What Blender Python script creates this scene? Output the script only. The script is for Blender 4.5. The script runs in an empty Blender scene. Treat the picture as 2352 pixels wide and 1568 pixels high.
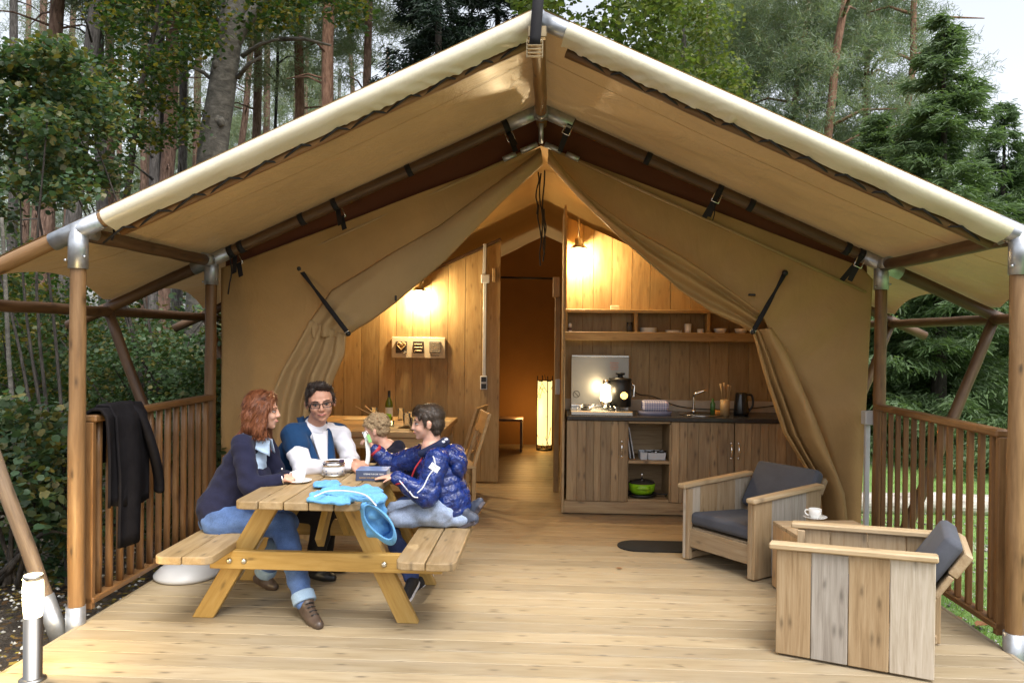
import bpy, math, random
import numpy as np
from mathutils import Vector, Matrix, noise

random.seed(7)
rng = np.random.default_rng(7)
PI = math.pi
SC = bpy.context.scene
COL = SC.collection

# ------------------------------------------------------------------ camera
FPX, CH = 1787.0, 1.65
YAW, PITCH, ROLL = (math.radians(v) for v in (2.79, -0.38, 0.612))
FW = Vector((-math.sin(YAW) * math.cos(PITCH), math.cos(YAW) * math.cos(PITCH), math.sin(PITCH)))
_R0 = Vector((math.cos(YAW), math.sin(YAW), 0))
_U0 = _R0.cross(FW)
RT = _R0 * math.cos(ROLL) + _U0 * math.sin(ROLL)
UP = -_R0 * math.sin(ROLL) + _U0 * math.cos(ROLL)
EYE = Vector((0, 0, CH))
cam_d = bpy.data.cameras.new('camera')
cam = bpy.data.objects.new('camera', cam_d)
COL.objects.link(cam)
cam_d.sensor_width = 36
cam_d.lens = 36 * FPX / 2352
cam_d.clip_start = 0.05
cam_d.clip_end = 900
cm = Matrix.Identity(4)
for i in range(3):
    cm[i][0], cm[i][1], cm[i][2], cm[i][3] = RT[i], UP[i], -FW[i], EYE[i]
cam.matrix_world = cm
SC.camera = cam

# ------------------------------------------------------------------ sky, sun, exposure
W = bpy.data.worlds.new('World')
SC.world = W
W.use_nodes = True
nt = W.node_tree
bg = nt.nodes['Background']
sky = nt.nodes.new('ShaderNodeTexSky')
sky.sky_type = 'NISHITA'
sky.sun_disc = False
SUN_EL, SUN_ROT = math.radians(60), math.radians(150)
sky.sun_elevation = SUN_EL
sky.sun_rotation = SUN_ROT
sky.air_density = 1.0
sky.dust_density = 4.0
sky.ozone_density = 1.0
hs = nt.nodes.new('ShaderNodeHueSaturation')      # overcast: the cloud cover takes most of the blue out
hs.inputs['Saturation'].default_value = 0.30
nt.links.new(sky.outputs[0], hs.inputs['Color'])
nt.links.new(hs.outputs[0], bg.inputs['Color'])
bg.inputs['Strength'].default_value = 0.15
sd = bpy.data.lights.new('sun', 'SUN')
sd.energy = 1.3
sd.angle = math.radians(34)
sd.color = (1.0, 0.97, 0.92)
sun = bpy.data.objects.new('sun', sd)
COL.objects.link(sun)
# the sun stands behind the camera, to the right
sdir = Vector((math.sin(SUN_ROT) * math.cos(SUN_EL), math.cos(SUN_ROT) * math.cos(SUN_EL), math.sin(SUN_EL)))
sun.rotation_euler = sdir.to_track_quat('Z', 'Y').to_euler()
sun.location = sdir * 30
SC.view_settings.view_transform = 'Standard'
SC.view_settings.look = 'None'
SC.view_settings.exposure = 1.15
SC.view_settings.gamma = 1
SC.view_settings.use_curve_mapping = False
SC.cycles.use_denoising = True
SC.cycles.max_bounces = 7
SC.cycles.diffuse_bounces = 4
SC.cycles.glossy_bounces = 3
SC.cycles.transmission_bounces = 4
SC.cycles.transparent_max_bounces = 6
SC.cycles.sample_clamp_indirect = 6
SC.cycles.caustics_reflective = False
SC.cycles.caustics_refractive = False
SC.cycles.blur_glossy = 1.0

# ------------------------------------------------------------------ measuring helpers (x, y are readings in the photo, the third is the real plane)
def ray(x, y):
    return FW + RT * ((x - 1176) / FPX) + UP * ((784 - y) / FPX)
def aY(x, y, Y):
    v = ray(x, y); return EYE + v * (Y / v.y)
def aZ(x, y, z=0.0):
    v = ray(x, y); return EYE + v * ((z - CH) / v.z)
def aX(x, y, X):
    v = ray(x, y); return EYE + v * (X / v.x)

# ------------------------------------------------------------------ mesh builder
class MB:
    def __init__(s):
        s.v = []; s.f = []; s.sm = []
    def add(s, verts, faces, smooth=False, M=None):
        o = len(s.v)
        if M is not None:
            verts = [M @ Vector(p) for p in verts]
        s.v.extend([tuple(p) for p in verts])
        s.f.extend([tuple(i + o for i in f) for f in faces])
        s.sm.extend([smooth] * len(faces))
        return s
    def box(s, c, size, bev=0.004, M=None):
        hx, hy, hz = size[0] / 2, size[1] / 2, size[2] / 2
        b = min(bev, hx * .45, hy * .45, hz * .45)
        h = (hx, hy, hz); idx = {}; vs = []
        for ax in range(3):
            for sx in (-1, 1):
                for sy in (-1, 1):
                    for sz in (-1, 1):
                        sg = (sx, sy, sz)
                        p = [c[k] + sg[k] * (h[k] if k == ax else h[k] - b) for k in range(3)]
                        idx[(ax, sg)] = len(vs); vs.append(p)
        fs = []
        for ax in range(3):
            u, w = (ax + 1) % 3, (ax + 2) % 3
            for sgn in (-1, 1):
                q = []
                for (a, d) in ((-1, -1), (1, -1), (1, 1), (-1, 1)):
                    g = [0, 0, 0]; g[ax] = sgn; g[u] = a; g[w] = d
                    q.append(idx[(ax, tuple(g))])
                fs.append(q if sgn > 0 else q[::-1])
        for ax in range(3):                     # edges run along ax
            u, w = (ax + 1) % 3, (ax + 2) % 3
            for a in (-1, 1):
                for d in (-1, 1):
                    g0 = [0, 0, 0]; g0[u] = a; g0[w] = d; g1 = list(g0); g0[ax] = -1; g1[ax] = 1
                    q = [idx[(u, tuple(g0))], idx[(u, tuple(g1))], idx[(w, tuple(g1))], idx[(w, tuple(g0))]]
                    fs.append(q if a * d < 0 else q[::-1])
        for sx in (-1, 1):
            for sy in (-1, 1):
                for sz in (-1, 1):
                    g = (sx, sy, sz); t = [idx[(0, g)], idx[(1, g)], idx[(2, g)]]
                    fs.append(t if sx * sy * sz > 0 else t[::-1])
        return s.add(vs, fs, False, M)
    def tube(s, pts, r, n=10, cap=True, smooth=True, M=None, flat=None):
        pts = [Vector(p) for p in pts]; k = len(pts)
        rs = list(r) if isinstance(r, (list, tuple)) else [r] * k
        t0 = (pts[1] - pts[0]).normalized()
        ref = Vector((0, 0, 1)) if abs(t0.z) < .9 else Vector((1, 0, 0))
        nx = t0.cross(ref).normalized(); vs = []
        for i, p in enumerate(pts):
            t = (pts[min(i + 1, k - 1)] - pts[max(i - 1, 0)]).normalized()
            nx = (nx - t * nx.dot(t)).normalized(); ny = t.cross(nx)
            for j in range(n):
                a = 2 * PI * j / n
                ca, sa = math.cos(a), math.sin(a)
                if flat: sa *= flat
                vs.append(p + (nx * ca + ny * sa) * rs[i])
        fs = [(i * n + j, i * n + (j + 1) % n, (i + 1) * n + (j + 1) % n, (i + 1) * n + j) for i in range(k - 1) for j in range(n)]
        s.add(vs, fs, smooth, M)
        if cap:
            o = len(s.v) - k * n
            s.f.append(tuple(range(o + n - 1, o - 1, -1))); s.sm.append(False)
            s.f.append(tuple(range(o + (k - 1) * n, o + k * n))); s.sm.append(False)
        return s
    def lathe(s, prof, n=24, c=(0, 0, 0), M=None, smooth=True):
        vs = []; k = len(prof)
        for (r, z) in prof:
            for j in range(n):
                a = 2 * PI * j / n
                vs.append((c[0] + r * math.cos(a), c[1] + r * math.sin(a), c[2] + z))
        fs = [(i * n + j, i * n + (j + 1) % n, (i + 1) * n + (j + 1) % n, (i + 1) * n + j) for i in range(k - 1) for j in range(n)]
        return s.add(vs, fs, smooth, M)
    def ball(s, c, r, n=12, m=8, M=None):
        if not isinstance(r, (tuple, list)): r = (r, r, r)
        vs = [(c[0], c[1], c[2] - r[2])]
        for i in range(1, m):
            ph = -PI / 2 + PI * i / m
            for j in range(n):
                a = 2 * PI * j / n
                vs.append((c[0] + r[0] * math.cos(ph) * math.cos(a), c[1] + r[1] * math.cos(ph) * math.sin(a), c[2] + r[2] * math.sin(ph)))
        vs.append((c[0], c[1], c[2] + r[2])); L = len(vs) - 1
        fs = [(0, 1 + (j + 1) % n, 1 + j) for j in range(n)]
        fs += [(1 + i * n + j, 1 + i * n + (j + 1) % n, 1 + (i + 1) * n + (j + 1) % n, 1 + (i + 1) * n + j) for i in range(m - 2) for j in range(n)]
        fs += [(L, 1 + (m - 2) * n + j, 1 + (m - 2) * n + (j + 1) % n) for j in range(n)]
        return s.add(vs, fs, True, M)
    def grid(s, fn, nu, nv, smooth=True):
        vs = [fn(i / nu, j / nv) for j in range(nv + 1) for i in range(nu + 1)]
        fs = [(j * (nu + 1) + i, j * (nu + 1) + i + 1, (j + 1) * (nu + 1) + i + 1, (j + 1) * (nu + 1) + i) for j in range(nv) for i in range(nu)]
        return s.add(vs, fs, smooth)
    def prism(s, poly, t, M=None, smooth=False):
        n = len(poly)
        vs = [(x, y, -t / 2) for x, y in poly] + [(x, y, t / 2) for x, y in poly]
        fs = [tuple(range(n - 1, -1, -1)), tuple(range(n, 2 * n))] + [(i, (i + 1) % n, n + (i + 1) % n, n + i) for i in range(n)]
        return s.add(vs, fs, smooth, M)
    def mesh(s, name):
        me = bpy.data.meshes.new(name)
        me.from_pydata(s.v, [], s.f)
        me.polygons.foreach_set('use_smooth', s.sm)
        me.update()
        return me

WM = {}
def link(o, parent, M):
    COL.objects.link(o)
    if parent is not None:
        o.parent = parent
        o.matrix_basis = WM[parent.name].inverted() @ M
    else:
        o.matrix_basis = M
    WM[o.name] = M.copy()
    return o
def tag(o, label=None, cat=None, group=None, kind=None):
    if label: o['label'] = label
    if cat: o['category'] = cat
    if group: o['group'] = group
    if kind: o['kind'] = kind
    return o
def obj(name, mb, mat, parent=None, M=None, solid=None):
    """mb in world coordinates when M is None (origin moved to the base of its box), else local to M"""
    me = mb.mesh(name) if isinstance(mb, MB) else mb
    if M is None:
        n = len(me.vertices); a = np.empty(n * 3, np.float32)
        me.vertices.foreach_get('co', a); a = a.reshape(-1, 3)
        lo, hi = a.min(0), a.max(0)
        c = np.array(((lo[0] + hi[0]) / 2, (lo[1] + hi[1]) / 2, lo[2]), np.float32)
        a -= c; me.vertices.foreach_set('co', a.ravel()); me.update()
        M = Matrix.Translation(Vector([float(q) for q in c]))
    me.materials.clear()
    for m in (mat if isinstance(mat, (list, tuple)) else [mat]): me.materials.append(m)
    o = link(bpy.data.objects.new(name, me), parent, M)
    if solid:
        md = o.modifiers.new('thick', 'SOLIDIFY'); md.thickness = solid; md.offset = 0
    return o
def thing(name, label, cat, loc, rz=0.0, group=None, kind=None):
    e = bpy.data.objects.new(name, None); e.empty_display_size = .1
    link(e, None, Matrix.Translation(Vector(loc)) @ Matrix.Rotation(rz, 4, 'Z'))
    return tag(e, label, cat, group, kind)
def frame(x, z, o):
    """matrix with local X along x, local Z close to z"""
    x = Vector(x).normalized(); z = Vector(z); z = (z - x * z.dot(x)).normalized(); y = z.cross(x)
    m = Matrix.Identity(4)
    for i in range(3):
        m[i][0], m[i][1], m[i][2], m[i][3] = x[i], y[i], z[i], o[i]
    return m
_pc = {}
def plank(name, p0, p1, w, t, up, mat, parent=None, bev=.004, T=None):
    """board from p0 to p1 (centre line), width w across, thickness t along up"""
    p0, p1 = Vector(p0), Vector(p1)
    L = (p1 - p0).length
    M = frame(p1 - p0, up, (p0 + p1) / 2)
    if T is not None: M = T @ M
    key = (round(L, 3), round(w, 3), round(t, 3), round(bev, 4), mat.name)
    if key not in _pc:
        me = MB().box((0, 0, 0), (L, w, t), bev).mesh('board'); me.materials.append(mat); _pc[key] = me
    o = bpy.data.objects.new(name, _pc[key])
    return link(o, parent, M)
def pole(name, p0, p1, r0, r1, mat, parent=None, n=14, wob=.003, T=None, seed=0):
    p0, p1 = Vector(p0), Vector(p1); L = (p1 - p0).length
    k = max(3, int(L / .18)); rr = random.Random(seed + int(L * 1000))
    pts = []; rs = []
    for i in range(k + 1):
        u = i / k
        pts.append((-L / 2 + L * u, rr.uniform(-wob, wob), rr.uniform(-wob, wob)))
        rs.append(r0 + (r1 - r0) * u + rr.uniform(-wob, wob) * .5)
    M = frame(p1 - p0, (0, 0, 1) if abs((p1 - p0).normalized().z) < .95 else (0, 1, 0), (p0 + p1) / 2)
    if T is not None: M = T @ M
    return obj(name, MB().tube(pts, rs, n), mat, parent, M)
def copy_tree(o, M, label=None, group=None, name=None):
    """a copy of a thing with copies of its parts and sub-parts"""
    def cp(src, par):
        c = src.copy(); COL.objects.link(c)
        if par is not None:
            c.parent = par
            WM[c.name] = WM[par.name] @ src.matrix_basis
        for ch in [k for k in bpy.data.objects if k.parent == src]: cp(ch, c)
        return c
    r = o.copy(); COL.objects.link(r)
    r.matrix_basis = M; WM[r.name] = M.copy()
    for ch in CH_OF.get(o.name) or [k for k in bpy.data.objects if k.parent == o]: cp(ch, r)
    if label: r['label'] = label
    if group: r['group'] = group
    return r
CH_OF = {}
def lerp(a, b, t): return a + (b - a) * t
def poly(pts, t):
    """point at parameter t of a polyline given as (t, Vector)"""
    for (t0, a), (t1, b) in zip(pts, pts[1:]):
        if t <= t1: return a.lerp(b, (t - t0) / max(1e-9, t1 - t0))
    return pts[-1][1].copy()
def spline(P, n):
    """Catmull-Rom through P, n points per span"""
    P = [Vector(p) for p in P]; Q = [P[0] * 2 - P[1]] + P + [P[-1] * 2 - P[-2]]; out = []
    for i in range(1, len(Q) - 2):
        a, b, c, d = Q[i - 1], Q[i], Q[i + 1], Q[i + 2]
        for k in range(n):
            t = k / n
            out.append(.5 * ((2 * b) + (c - a) * t + (2 * a - 5 * b + 4 * c - d) * t * t + (3 * b - a - 3 * c + d) * t ** 3))
    out.append(P[-1]); return out

# ------------------------------------------------------------------ materials
class N:
    """small node-graph writer"""
    def __init__(s, name):
        s.m = bpy.data.materials.new(name); s.m.use_nodes = True
        s.t = s.m.node_tree; s.b = s.t.nodes['Principled BSDF']; s.out = s.t.nodes['Material Output']
    def n(s, typ, **kw):
        x = s.t.nodes.new('ShaderNode' + typ)
        for k, v in kw.items():
            if k.startswith('i_'): x.inputs[k[2:].replace('_', ' ')].default_value = v
            else: setattr(x, k, v)
        return x
    def l(s, a, b): s.t.links.new(a, b)
    def set(s, **kw):
        for k, v in kw.items(): s.b.inputs[k.replace('_', ' ')].default_value = v
        return s
    def ramp(s, fac, stops, interp='LINEAR'):
        r = s.n('ValToRGB'); r.color_ramp.interpolation = interp
        e = r.color_ramp.elements
        while len(e) < len(stops): e.new(.5)
        for el, (p, c) in zip(e, stops):
            el.position = p; el.color = (*c, 1) if len(c) == 3 else c
        s.l(fac, r.inputs[0]); return r.outputs[0]
    def mapping(s, scale, rnd=True, coord='Object'):
        tc = s.n('TexCoord'); mp = s.n('Mapping'); mp.inputs['Scale'].default_value = scale
        if rnd:
            oi = s.n('ObjectInfo'); mu = s.n('VectorMath', operation='SCALE'); mu.inputs[0].default_value = (37., 61., 23.)
            s.l(oi.outputs['Random'], mu.inputs['Scale']); s.l(mu.outputs[0], mp.inputs['Location'])
        s.l(tc.outputs[coord], mp.inputs['Vector']); return mp.outputs[0]
    def noise(s, vec, scale=5., detail=4., rough=.55, dist=0.):
        x = s.n('TexNoise'); x.inputs['Scale'].default_value = scale; x.inputs['Detail'].default_value = detail
        x.inputs['Roughness'].default_value = rough; x.inputs['Distortion'].default_value = dist
        if vec is not None: s.l(vec, x.inputs['Vector'])
        return x.outputs['Fac']
    def mix(s, fac, a, b, blend='MIX'):
        x = s.n('Mix', data_type='RGBA', blend_type=blend)
        for k, v in ((0, fac), (6, a), (7, b)):
            if isinstance(v, (int, float)): x.inputs[k].default_value = v
            elif isinstance(v, (tuple, list)): x.inputs[k].default_value = (*v, 1) if len(v) == 3 else v
            else: s.l(v, x.inputs[k])
        return x.outputs[2]
    def math(s, op, a, b=None, clamp=False):
        x = s.n('Math', operation=op); x.use_clamp = clamp
        for k, v in ((0, a), (1, b)):
            if v is None: continue
            if isinstance(v, (int, float)): x.inputs[k].default_value = v
            else: s.l(v, x.inputs[k])
        return x.outputs[0]
    def bump(s, h, strength=.3, dist=.01):
        x = s.n('Bump'); x.inputs['Strength'].default_value = strength; x.inputs['Distance'].default_value = dist
        s.l(h, x.inputs['Height']); s.l(x.outputs[0], s.b.inputs['Normal'])
        s.bn = x.outputs[0]
    def base(s, c): s.l(c, s.b.inputs['Base Color'])
MATS = {}
def plain(name, col, rough=.6, metal=0., var=.12, scale=8., bump=0., bscale=60., **kw):
    g = N(name); v = g.mapping((1, 1, 1))
    f = g.noise(v, scale, 3)
    lo = tuple(c * (1 - var) for c in col); hi = tuple(min(1, c * (1 + var)) for c in col)
    g.base(g.ramp(f, [(.3, lo), (.7, hi)]))
    g.set(Roughness=rough, Metallic=metal, **kw)
    if bump: g.bump(g.noise(v, bscale, 4), bump, .004)
    MATS[name] = g.m; return g.m
def wood(name, c_dark, c_mid, c_light, rough=.6, grain=1., knots=.5, spread=.35, bump=.25, tones=None, wear=0., ringk=1.):
    """grain runs along local X; each piece gets its own tone and figure"""
    g = N(name)
    v = g.mapping((1.3, 16 * grain, 16 * grain))
    f1 = g.noise(v, 2.2, 5, .6, .6)
    v2 = g.mapping((3, 95 * grain, 95 * grain)); f2 = g.noise(v2, 1.5, 3, .6)
    f = g.math('ADD', g.math('MULTIPLY', f1, .72 * ringk), g.math('MULTIPLY', f2, .30))
    col = g.ramp(f, [(.30, c_dark), (.48, c_mid), (.70, c_light)])
    oi = g.n('ObjectInfo')
    if tones:
        tn = g.ramp(oi.outputs['Random'], [(i / len(tones), t) for i, t in enumerate(tones)], 'CONSTANT')
        col = g.mix(1.0, col, tn, 'MULTIPLY')
    r2 = g.math('FRACT', g.math('MULTIPLY', oi.outputs['Random'], 17.3))
    col = g.mix(1.0, col, g.ramp(r2, [(0, (1 - spread,) * 3), (1, (1 + spread * .35,) * 3)]), 'MULTIPLY')
    if knots:
        vk = g.mapping((4.2, 13., 13.)); vo = g.n('TexVoronoi'); vo.voronoi_dimensions = '2D'; vo.inputs['Scale'].default_value = 1.; vo.inputs['Randomness'].default_value = 1.
        wob = g.noise(vk, 4., 2)
        g.l(vk, vo.inputs['Vector'])
        d = g.math('ADD', vo.outputs['Distance'], g.math('MULTIPLY', g.math('SUBTRACT', wob, .5), .14))
        k = g.ramp(d, [(.04, (1, 1, 1)), (.10, (.5, .5, .5)), (.20, (0, 0, 0))])
        sp_ = g.n('SeparateColor'); g.l(vo.outputs['Color'], sp_.inputs[0]); msk = g.math('GREATER_THAN', sp_.outputs[0], .60)
        col = g.mix(g.math('MULTIPLY', g.math('MULTIPLY', k, msk), knots), col, tuple(c * .42 for c in c_dark))
    if wear:
        vw = g.mapping((1, 3, 3)); fw = g.noise(vw, 2.5, 4)
        col = g.mix(g.math('MULTIPLY', g.ramp(fw, [(.45, (0, 0, 0)), (.75, (1, 1, 1))]), wear), col, (.36, .34, .31))
    g.base(col); g.set(Roughness=rough)
    g.bump(g.math('ADD', f2, f1), bump, .003)
    MATS[name] = g.m; return g.m
def canvas(name, c, trans=.25, rough=.55, spec=.35, wr=.25, stain=.15, coat=0.):
    g = N(name); v = g.mapping((1, 1, 1), False)
    f = g.noise(v, 1.2, 5)
    col = g.ramp(f, [(.3, tuple(k * (1 - stain) for k in c)), (.7, tuple(min(1, k * (1 + stain * .6)) for k in c))])
    weave = g.noise(v, 420., 2)
    col = g.mix(.12, col, g.ramp(weave, [(.3, (.2, .14, .08)), (.7, (.9, .75, .5))]), 'OVERLAY')
    g.base(col); g.set(Roughness=rough, Specular_IOR_Level=spec)
    if coat: g.set(Coat_Weight=coat, Coat_Roughness=.22)
    big = g.noise(g.mapping((1.6, 1.6, .9), False), 2.2, 6, .58, .6)
    g.bump(g.math('ADD', g.math('MULTIPLY', big, 1.), g.math('MULTIPLY', weave, .02)), wr, .05)
    tr = g.n('BsdfTranslucent'); g.l(col, tr.inputs['Color'])
    mx = g.n('MixShader'); mx.inputs[0].default_value = trans
    g.l(g.b.outputs[0], mx.inputs[1]); g.l(tr.outputs[0], mx.inputs[2]); g.l(mx.outputs[0], g.out.inputs['Surface'])
    MATS[name] = g.m; return g.m
def leafmat(name, cols, trans=.35, rough=.5, spec=.3):
    """each leaf (mesh island) takes its own colour"""
    g = N(name); ge = g.n('NewGeometry')
    k = len(cols)
    col = g.ramp(ge.outputs['Random Per Island'], [(i / max(1, k - 1), c) for i, c in enumerate(cols)])
    oi = g.n('ObjectInfo')
    col = g.mix(1., col, g.ramp(oi.outputs['Random'], [(0, (.78, .82, .8)), (1, (1.15, 1.1, 1.05))]), 'MULTIPLY')
    g.base(col); g.set(Roughness=rough, Specular_IOR_Level=spec)
    tr = g.n('BsdfTranslucent'); g.l(g.mix(1., col, (1.5, 1.6, .8), 'MULTIPLY'), tr.inputs['Color'])
    mx = g.n('MixShader'); mx.inputs[0].default_value = trans
    g.l(g.b.outputs[0], mx.inputs[1]); g.l(tr.outputs[0], mx.inputs[2]); g.l(mx.outputs[0], g.out.inputs['Surface'])
    MATS[name] = g.m; return g.m
def emit(name, col, st):
    g = N(name); g.set(Base_Color=(*col, 1), Emission_Color=(*col, 1), Emission_Strength=st, Roughness=.4)
    MATS[name] = g.m; return g.m
def fabric(name, col, rough=.85, var=.15, weave=220., bump=.3, fold=.5, sheen=.03, spec=.2):
    g = N(name); v = g.mapping((1, 1, 1), False)
    f = g.noise(v, 9., 4); w = g.noise(v, weave, 2)
    c = g.ramp(g.math('ADD', g.math('MULTIPLY', f, .6), g.math('MULTIPLY', w, .4)), [(.35, tuple(k * (1 - var) for k in col)), (.65, tuple(min(1, k * (1 + var)) for k in col))])
    g.base(c); g.set(Roughness=rough, Sheen_Weight=min(.05, sheen), Specular_IOR_Level=spec)
    g.bump(g.math('ADD', g.math('MULTIPLY', g.noise(v, 11., 3, .5, 1.2), fold), g.math('MULTIPLY', w, .06)), bump, .02)
    MATS[name] = g.m; return g.m

WD_DECK = wood('deck_wood', (.25, .185, .108), (.335, .262, .160), (.39, .315, .205), .55, .7, .8, .22, .2, wear=.15)
WD_DECK_LAMPLIT = wood('deck_wood_lamplit', (.215, .145, .075), (.30, .215, .122), (.36, .275, .165), .45, .8, .7, .2, .15)  # deck boards again, with the warm indoor light put into the colour
WD_TABLE = wood('picnic_wood', (.29, .165, .036), (.38, .23, .058), (.45, .295, .095), .5, .7, .75, .18, .2)
WD_TOP = wood('picnic_top_wood', (.20, .13, .052), (.29, .195, .090), (.39, .28, .15), .5, .7, .7, .25, .25, wear=.15)
WD_POST = wood('post_wood', (.125, .066, .025), (.20, .108, .043), (.28, .165, .075), .5, .7, .9, .15, .2)
WD_RAFT = wood('rafter_wood', (.055, .027, .013), (.095, .048, .022), (.15, .085, .042), .5, .7, .6, .15, .2)
WD_RAIL = wood('railing_wood', (.105, .047, .014), (.17, .080, .026), (.24, .128, .048), .5, .8, .5, .3, .2)
WD_STRUT = wood('strut_wood', (.085, .058, .036), (.145, .10, .066), (.22, .165, .115), .65, .7, .5, .15, .25)
WD_WALL = wood('panel_wood', (.25, .145, .050), (.335, .21, .080), (.42, .285, .12), .55, .6, .45, .3, .2)
WD_CAB = wood('cabinet_wood', (.18, .108, .050), (.30, .195, .095), (.40, .285, .15), .6, .9, .8, .35, .3, wear=.08)
WD_CHAIR = wood('reclaimed_wood', (.33, .24, .145), (.47, .355, .235), (.58, .46, .33), .65, 1., .6, .18, .35,
                tones=[(1, .90, .74), (.66, .67, .70), (1.0, .80, .52), (1.1, 1.06, 1.0), (.85, .72, .56), (.74, .72, .74), (1., .86, .66)], wear=.25)
WD_TAN = wood('reclaimed_gold_wood', (.21, .13, .06), (.33, .225, .12), (.42, .31, .185), .65, 1.1, .65, .15, .4)
WD_GREYB = wood('reclaimed_grey_wood', (.20, .17, .14), (.31, .275, .235), (.41, .375, .33), .7, 1.1, .6, .15, .45)
WD_PALE = wood('reclaimed_pale_wood', (.30, .245, .175), (.42, .36, .28), (.53, .47, .39), .7, 1.1, .65, .12, .45)
WD_SIDE = wood('reclaimed_tan_wood', (.27, .18, .095), (.38, .27, .155), (.47, .36, .23), .65, 1., .6, .2, .35, wear=.1)
WD_CAP = wood('armrest_wood', (.28, .185, .095), (.41, .30, .17), (.52, .40, .26), .6, .8, .6, .12, .25)
WD_DINE = wood('dining_wood', (.32, .19, .075), (.44, .28, .12), (.52, .36, .18), .5, .8, .6, .15, .2)
CANVAS = canvas('roof_canvas', (.47, .32, .155), .06, .42, .4, .7, .18, .05)
CANVAS_HEM = canvas('hem_canvas', (.66, .61, .485), .05, .30, .6, .30, .05, .35)
CANVAS_W = canvas('facade_canvas', (.43, .272, .115), .12, .6, .25, .40, .20)
CANVAS_L = canvas('lining_canvas', (.42, .295, .155), .08, .7, .2, .30, .10)
CANVAS_IN = canvas('inner_canvas', (.58, .38, .15), .10, .7, .2, .20, .12)
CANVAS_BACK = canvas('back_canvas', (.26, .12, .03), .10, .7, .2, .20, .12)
GALV = plain('galvanised_steel', (.42, .44, .47), .38, .75, .18, 22.)
STEEL = plain('stainless_steel', (.60, .59, .57), .25, 1., .05, 5.)
CHROME = plain('chrome', (.8, .8, .8), .12, 1., .02)
BOLT = plain('zinc_bolt', (.6, .58, .52), .3, 1., .1)
BLACKM = plain('black_metal', (.02, .02, .02), .4, .3, .1)
STRAP = fabric('black_webbing', (.018, .017, .02), .7, .2, 300., .2, .1)
CORD = plain('black_cord', (.02, .017, .015), .8)
PLAST_W = plain('white_plastic', (.46, .47, .49), .4, 0, .03)
PLAST_G = plain('grey_plastic', (.55, .56, .57), .45, 0, .05)
PORC = plain('white_porcelain', (.82, .82, .80), .15, 0, .02)
STONE = plain('dark_worktop', (.03, .028, .028), .25, 0, .2, 40.)
GREY_CUSH = fabric('charcoal_cushion', (.075, .080, .098), .85, .12, 260., .15, .25, .3)

def quads(name, V, mat, parent=None, M=None, kind=None):
    """V: (N, 4, 3) array, one leaf or blade per row"""
    V = np.asarray(V, np.float32); n = len(V)
    me = bpy.data.meshes.new(name); me.vertices.add(n * 4); me.loops.add(n * 4); me.polygons.add(n)
    me.vertices.foreach_set('co', V.ravel()); me.loops.foreach_set('vertex_index', np.arange(n * 4, dtype=np.int32))
    me.polygons.foreach_set('loop_start', np.arange(0, n * 4, 4, dtype=np.int32)); me.polygons.foreach_set('use_smooth', np.zeros(n, bool)); me.update(calc_edges=True)
    me.materials.append(mat)
    if name is None: return me
    return me

# ------------------------------------------------------------------ the platform
X0, HW, YF, YI, ZE, ZR = -0.087, 2.578, 4.27, 6.0, 2.22, 3.39
SL = (ZR - ZE) / HW
XL, XR, DXB = X0 - HW, X0 + HW, 3.403
DL, DR = X0 - 2.525, X0 + 2.525
def roofz(x): return ZR - abs(x - X0) * SL
GZ = -0.13                                  # level of the soil around the deck
deck = tag(bpy.data.objects.new('deck', None), kind='structure')
link(deck, None, Matrix.Translation((X0, 6, 0)))
r = random.Random(3)
y = 2.2; BW = .142
while y < 11.95:
    front = y < 6.12
    if front:
        plank('deck_board', (DL, y + BW / 2, -.02 + r.uniform(-.001, .001)), (DR, y + BW / 2, -.02 + r.uniform(-.001, .001)), BW - .0045, .04, (0, 0, 1), WD_DECK, deck, .0015)
    else:
        plank('floor_board', (DL + .02, y + BW / 2, -.02), (DR - .02, y + BW / 2, -.02), BW - .004, .04, (0, 0, 1), WD_DECK_LAMPLIT, deck, .003)
    y += BW
for xx, s in ((DL - .015, -1), (DR + .015, 1)):
    plank('edge_board', (xx, 2.2, -.065), (xx, 11.9, -.065), .026, .128, (0, 0, 1), WD_DECK, deck, .003)
obj('joist_bed', MB().box((X0, 7, -.09), (4.9, 9.5, .09), .003), BLACKM, deck)

# ------------------------------------------------------------------ the tent
tent = thing('safari_tent', 'large tan canvas safari tent with open front over a wooden deck', 'tent', (X0, YI, 0))
def sleeve(mb, a, d, L, r=.052):
    a = Vector(a); d = Vector(d).normalized(); mb.tube([a, a + d * L], r, 16)
dn = {s: Vector((s, 0, -SL)).normalized() for s in (-1, 1)}      # down along each roof slope
REXT = {s: Vector((X0 + s * (DXB + .33), 0, ZR - (DXB + .33) * SL)) for s in (-1, 1)}
for yi, yy in enumerate((YF, YI, 7.75, 9.9)):
    for s in (-1, 1):
        a = Vector((X0, yy, ZR)); b = Vector((REXT[s].x, yy, REXT[s].z))
        if yi == 0: a = a + Vector((0, 0, -.0)); 
        pole('rafter', a, b, .044, .044, WD_RAFT if yi else WD_POST, tent, seed=yi)
        px = X0 + s * HW
        if yi < 2:
            pole('tent_post', (px, yy, -.10 if yi == 0 else -.1), (px, yy, ZE - .03), .046, .043, WD_POST if yi == 0 else WD_RAIL, tent, seed=yi * 3 + s)
        jn = Vector((X0 + s * DXB, yy, roofz(X0 + s * DXB) - .05))
        pole('brace', jn, (px + s * .07, yy, -.12), .04, .043, WD_STRUT if yi == 0 else WD_RAFT, tent, seed=yi + 11)
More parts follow.
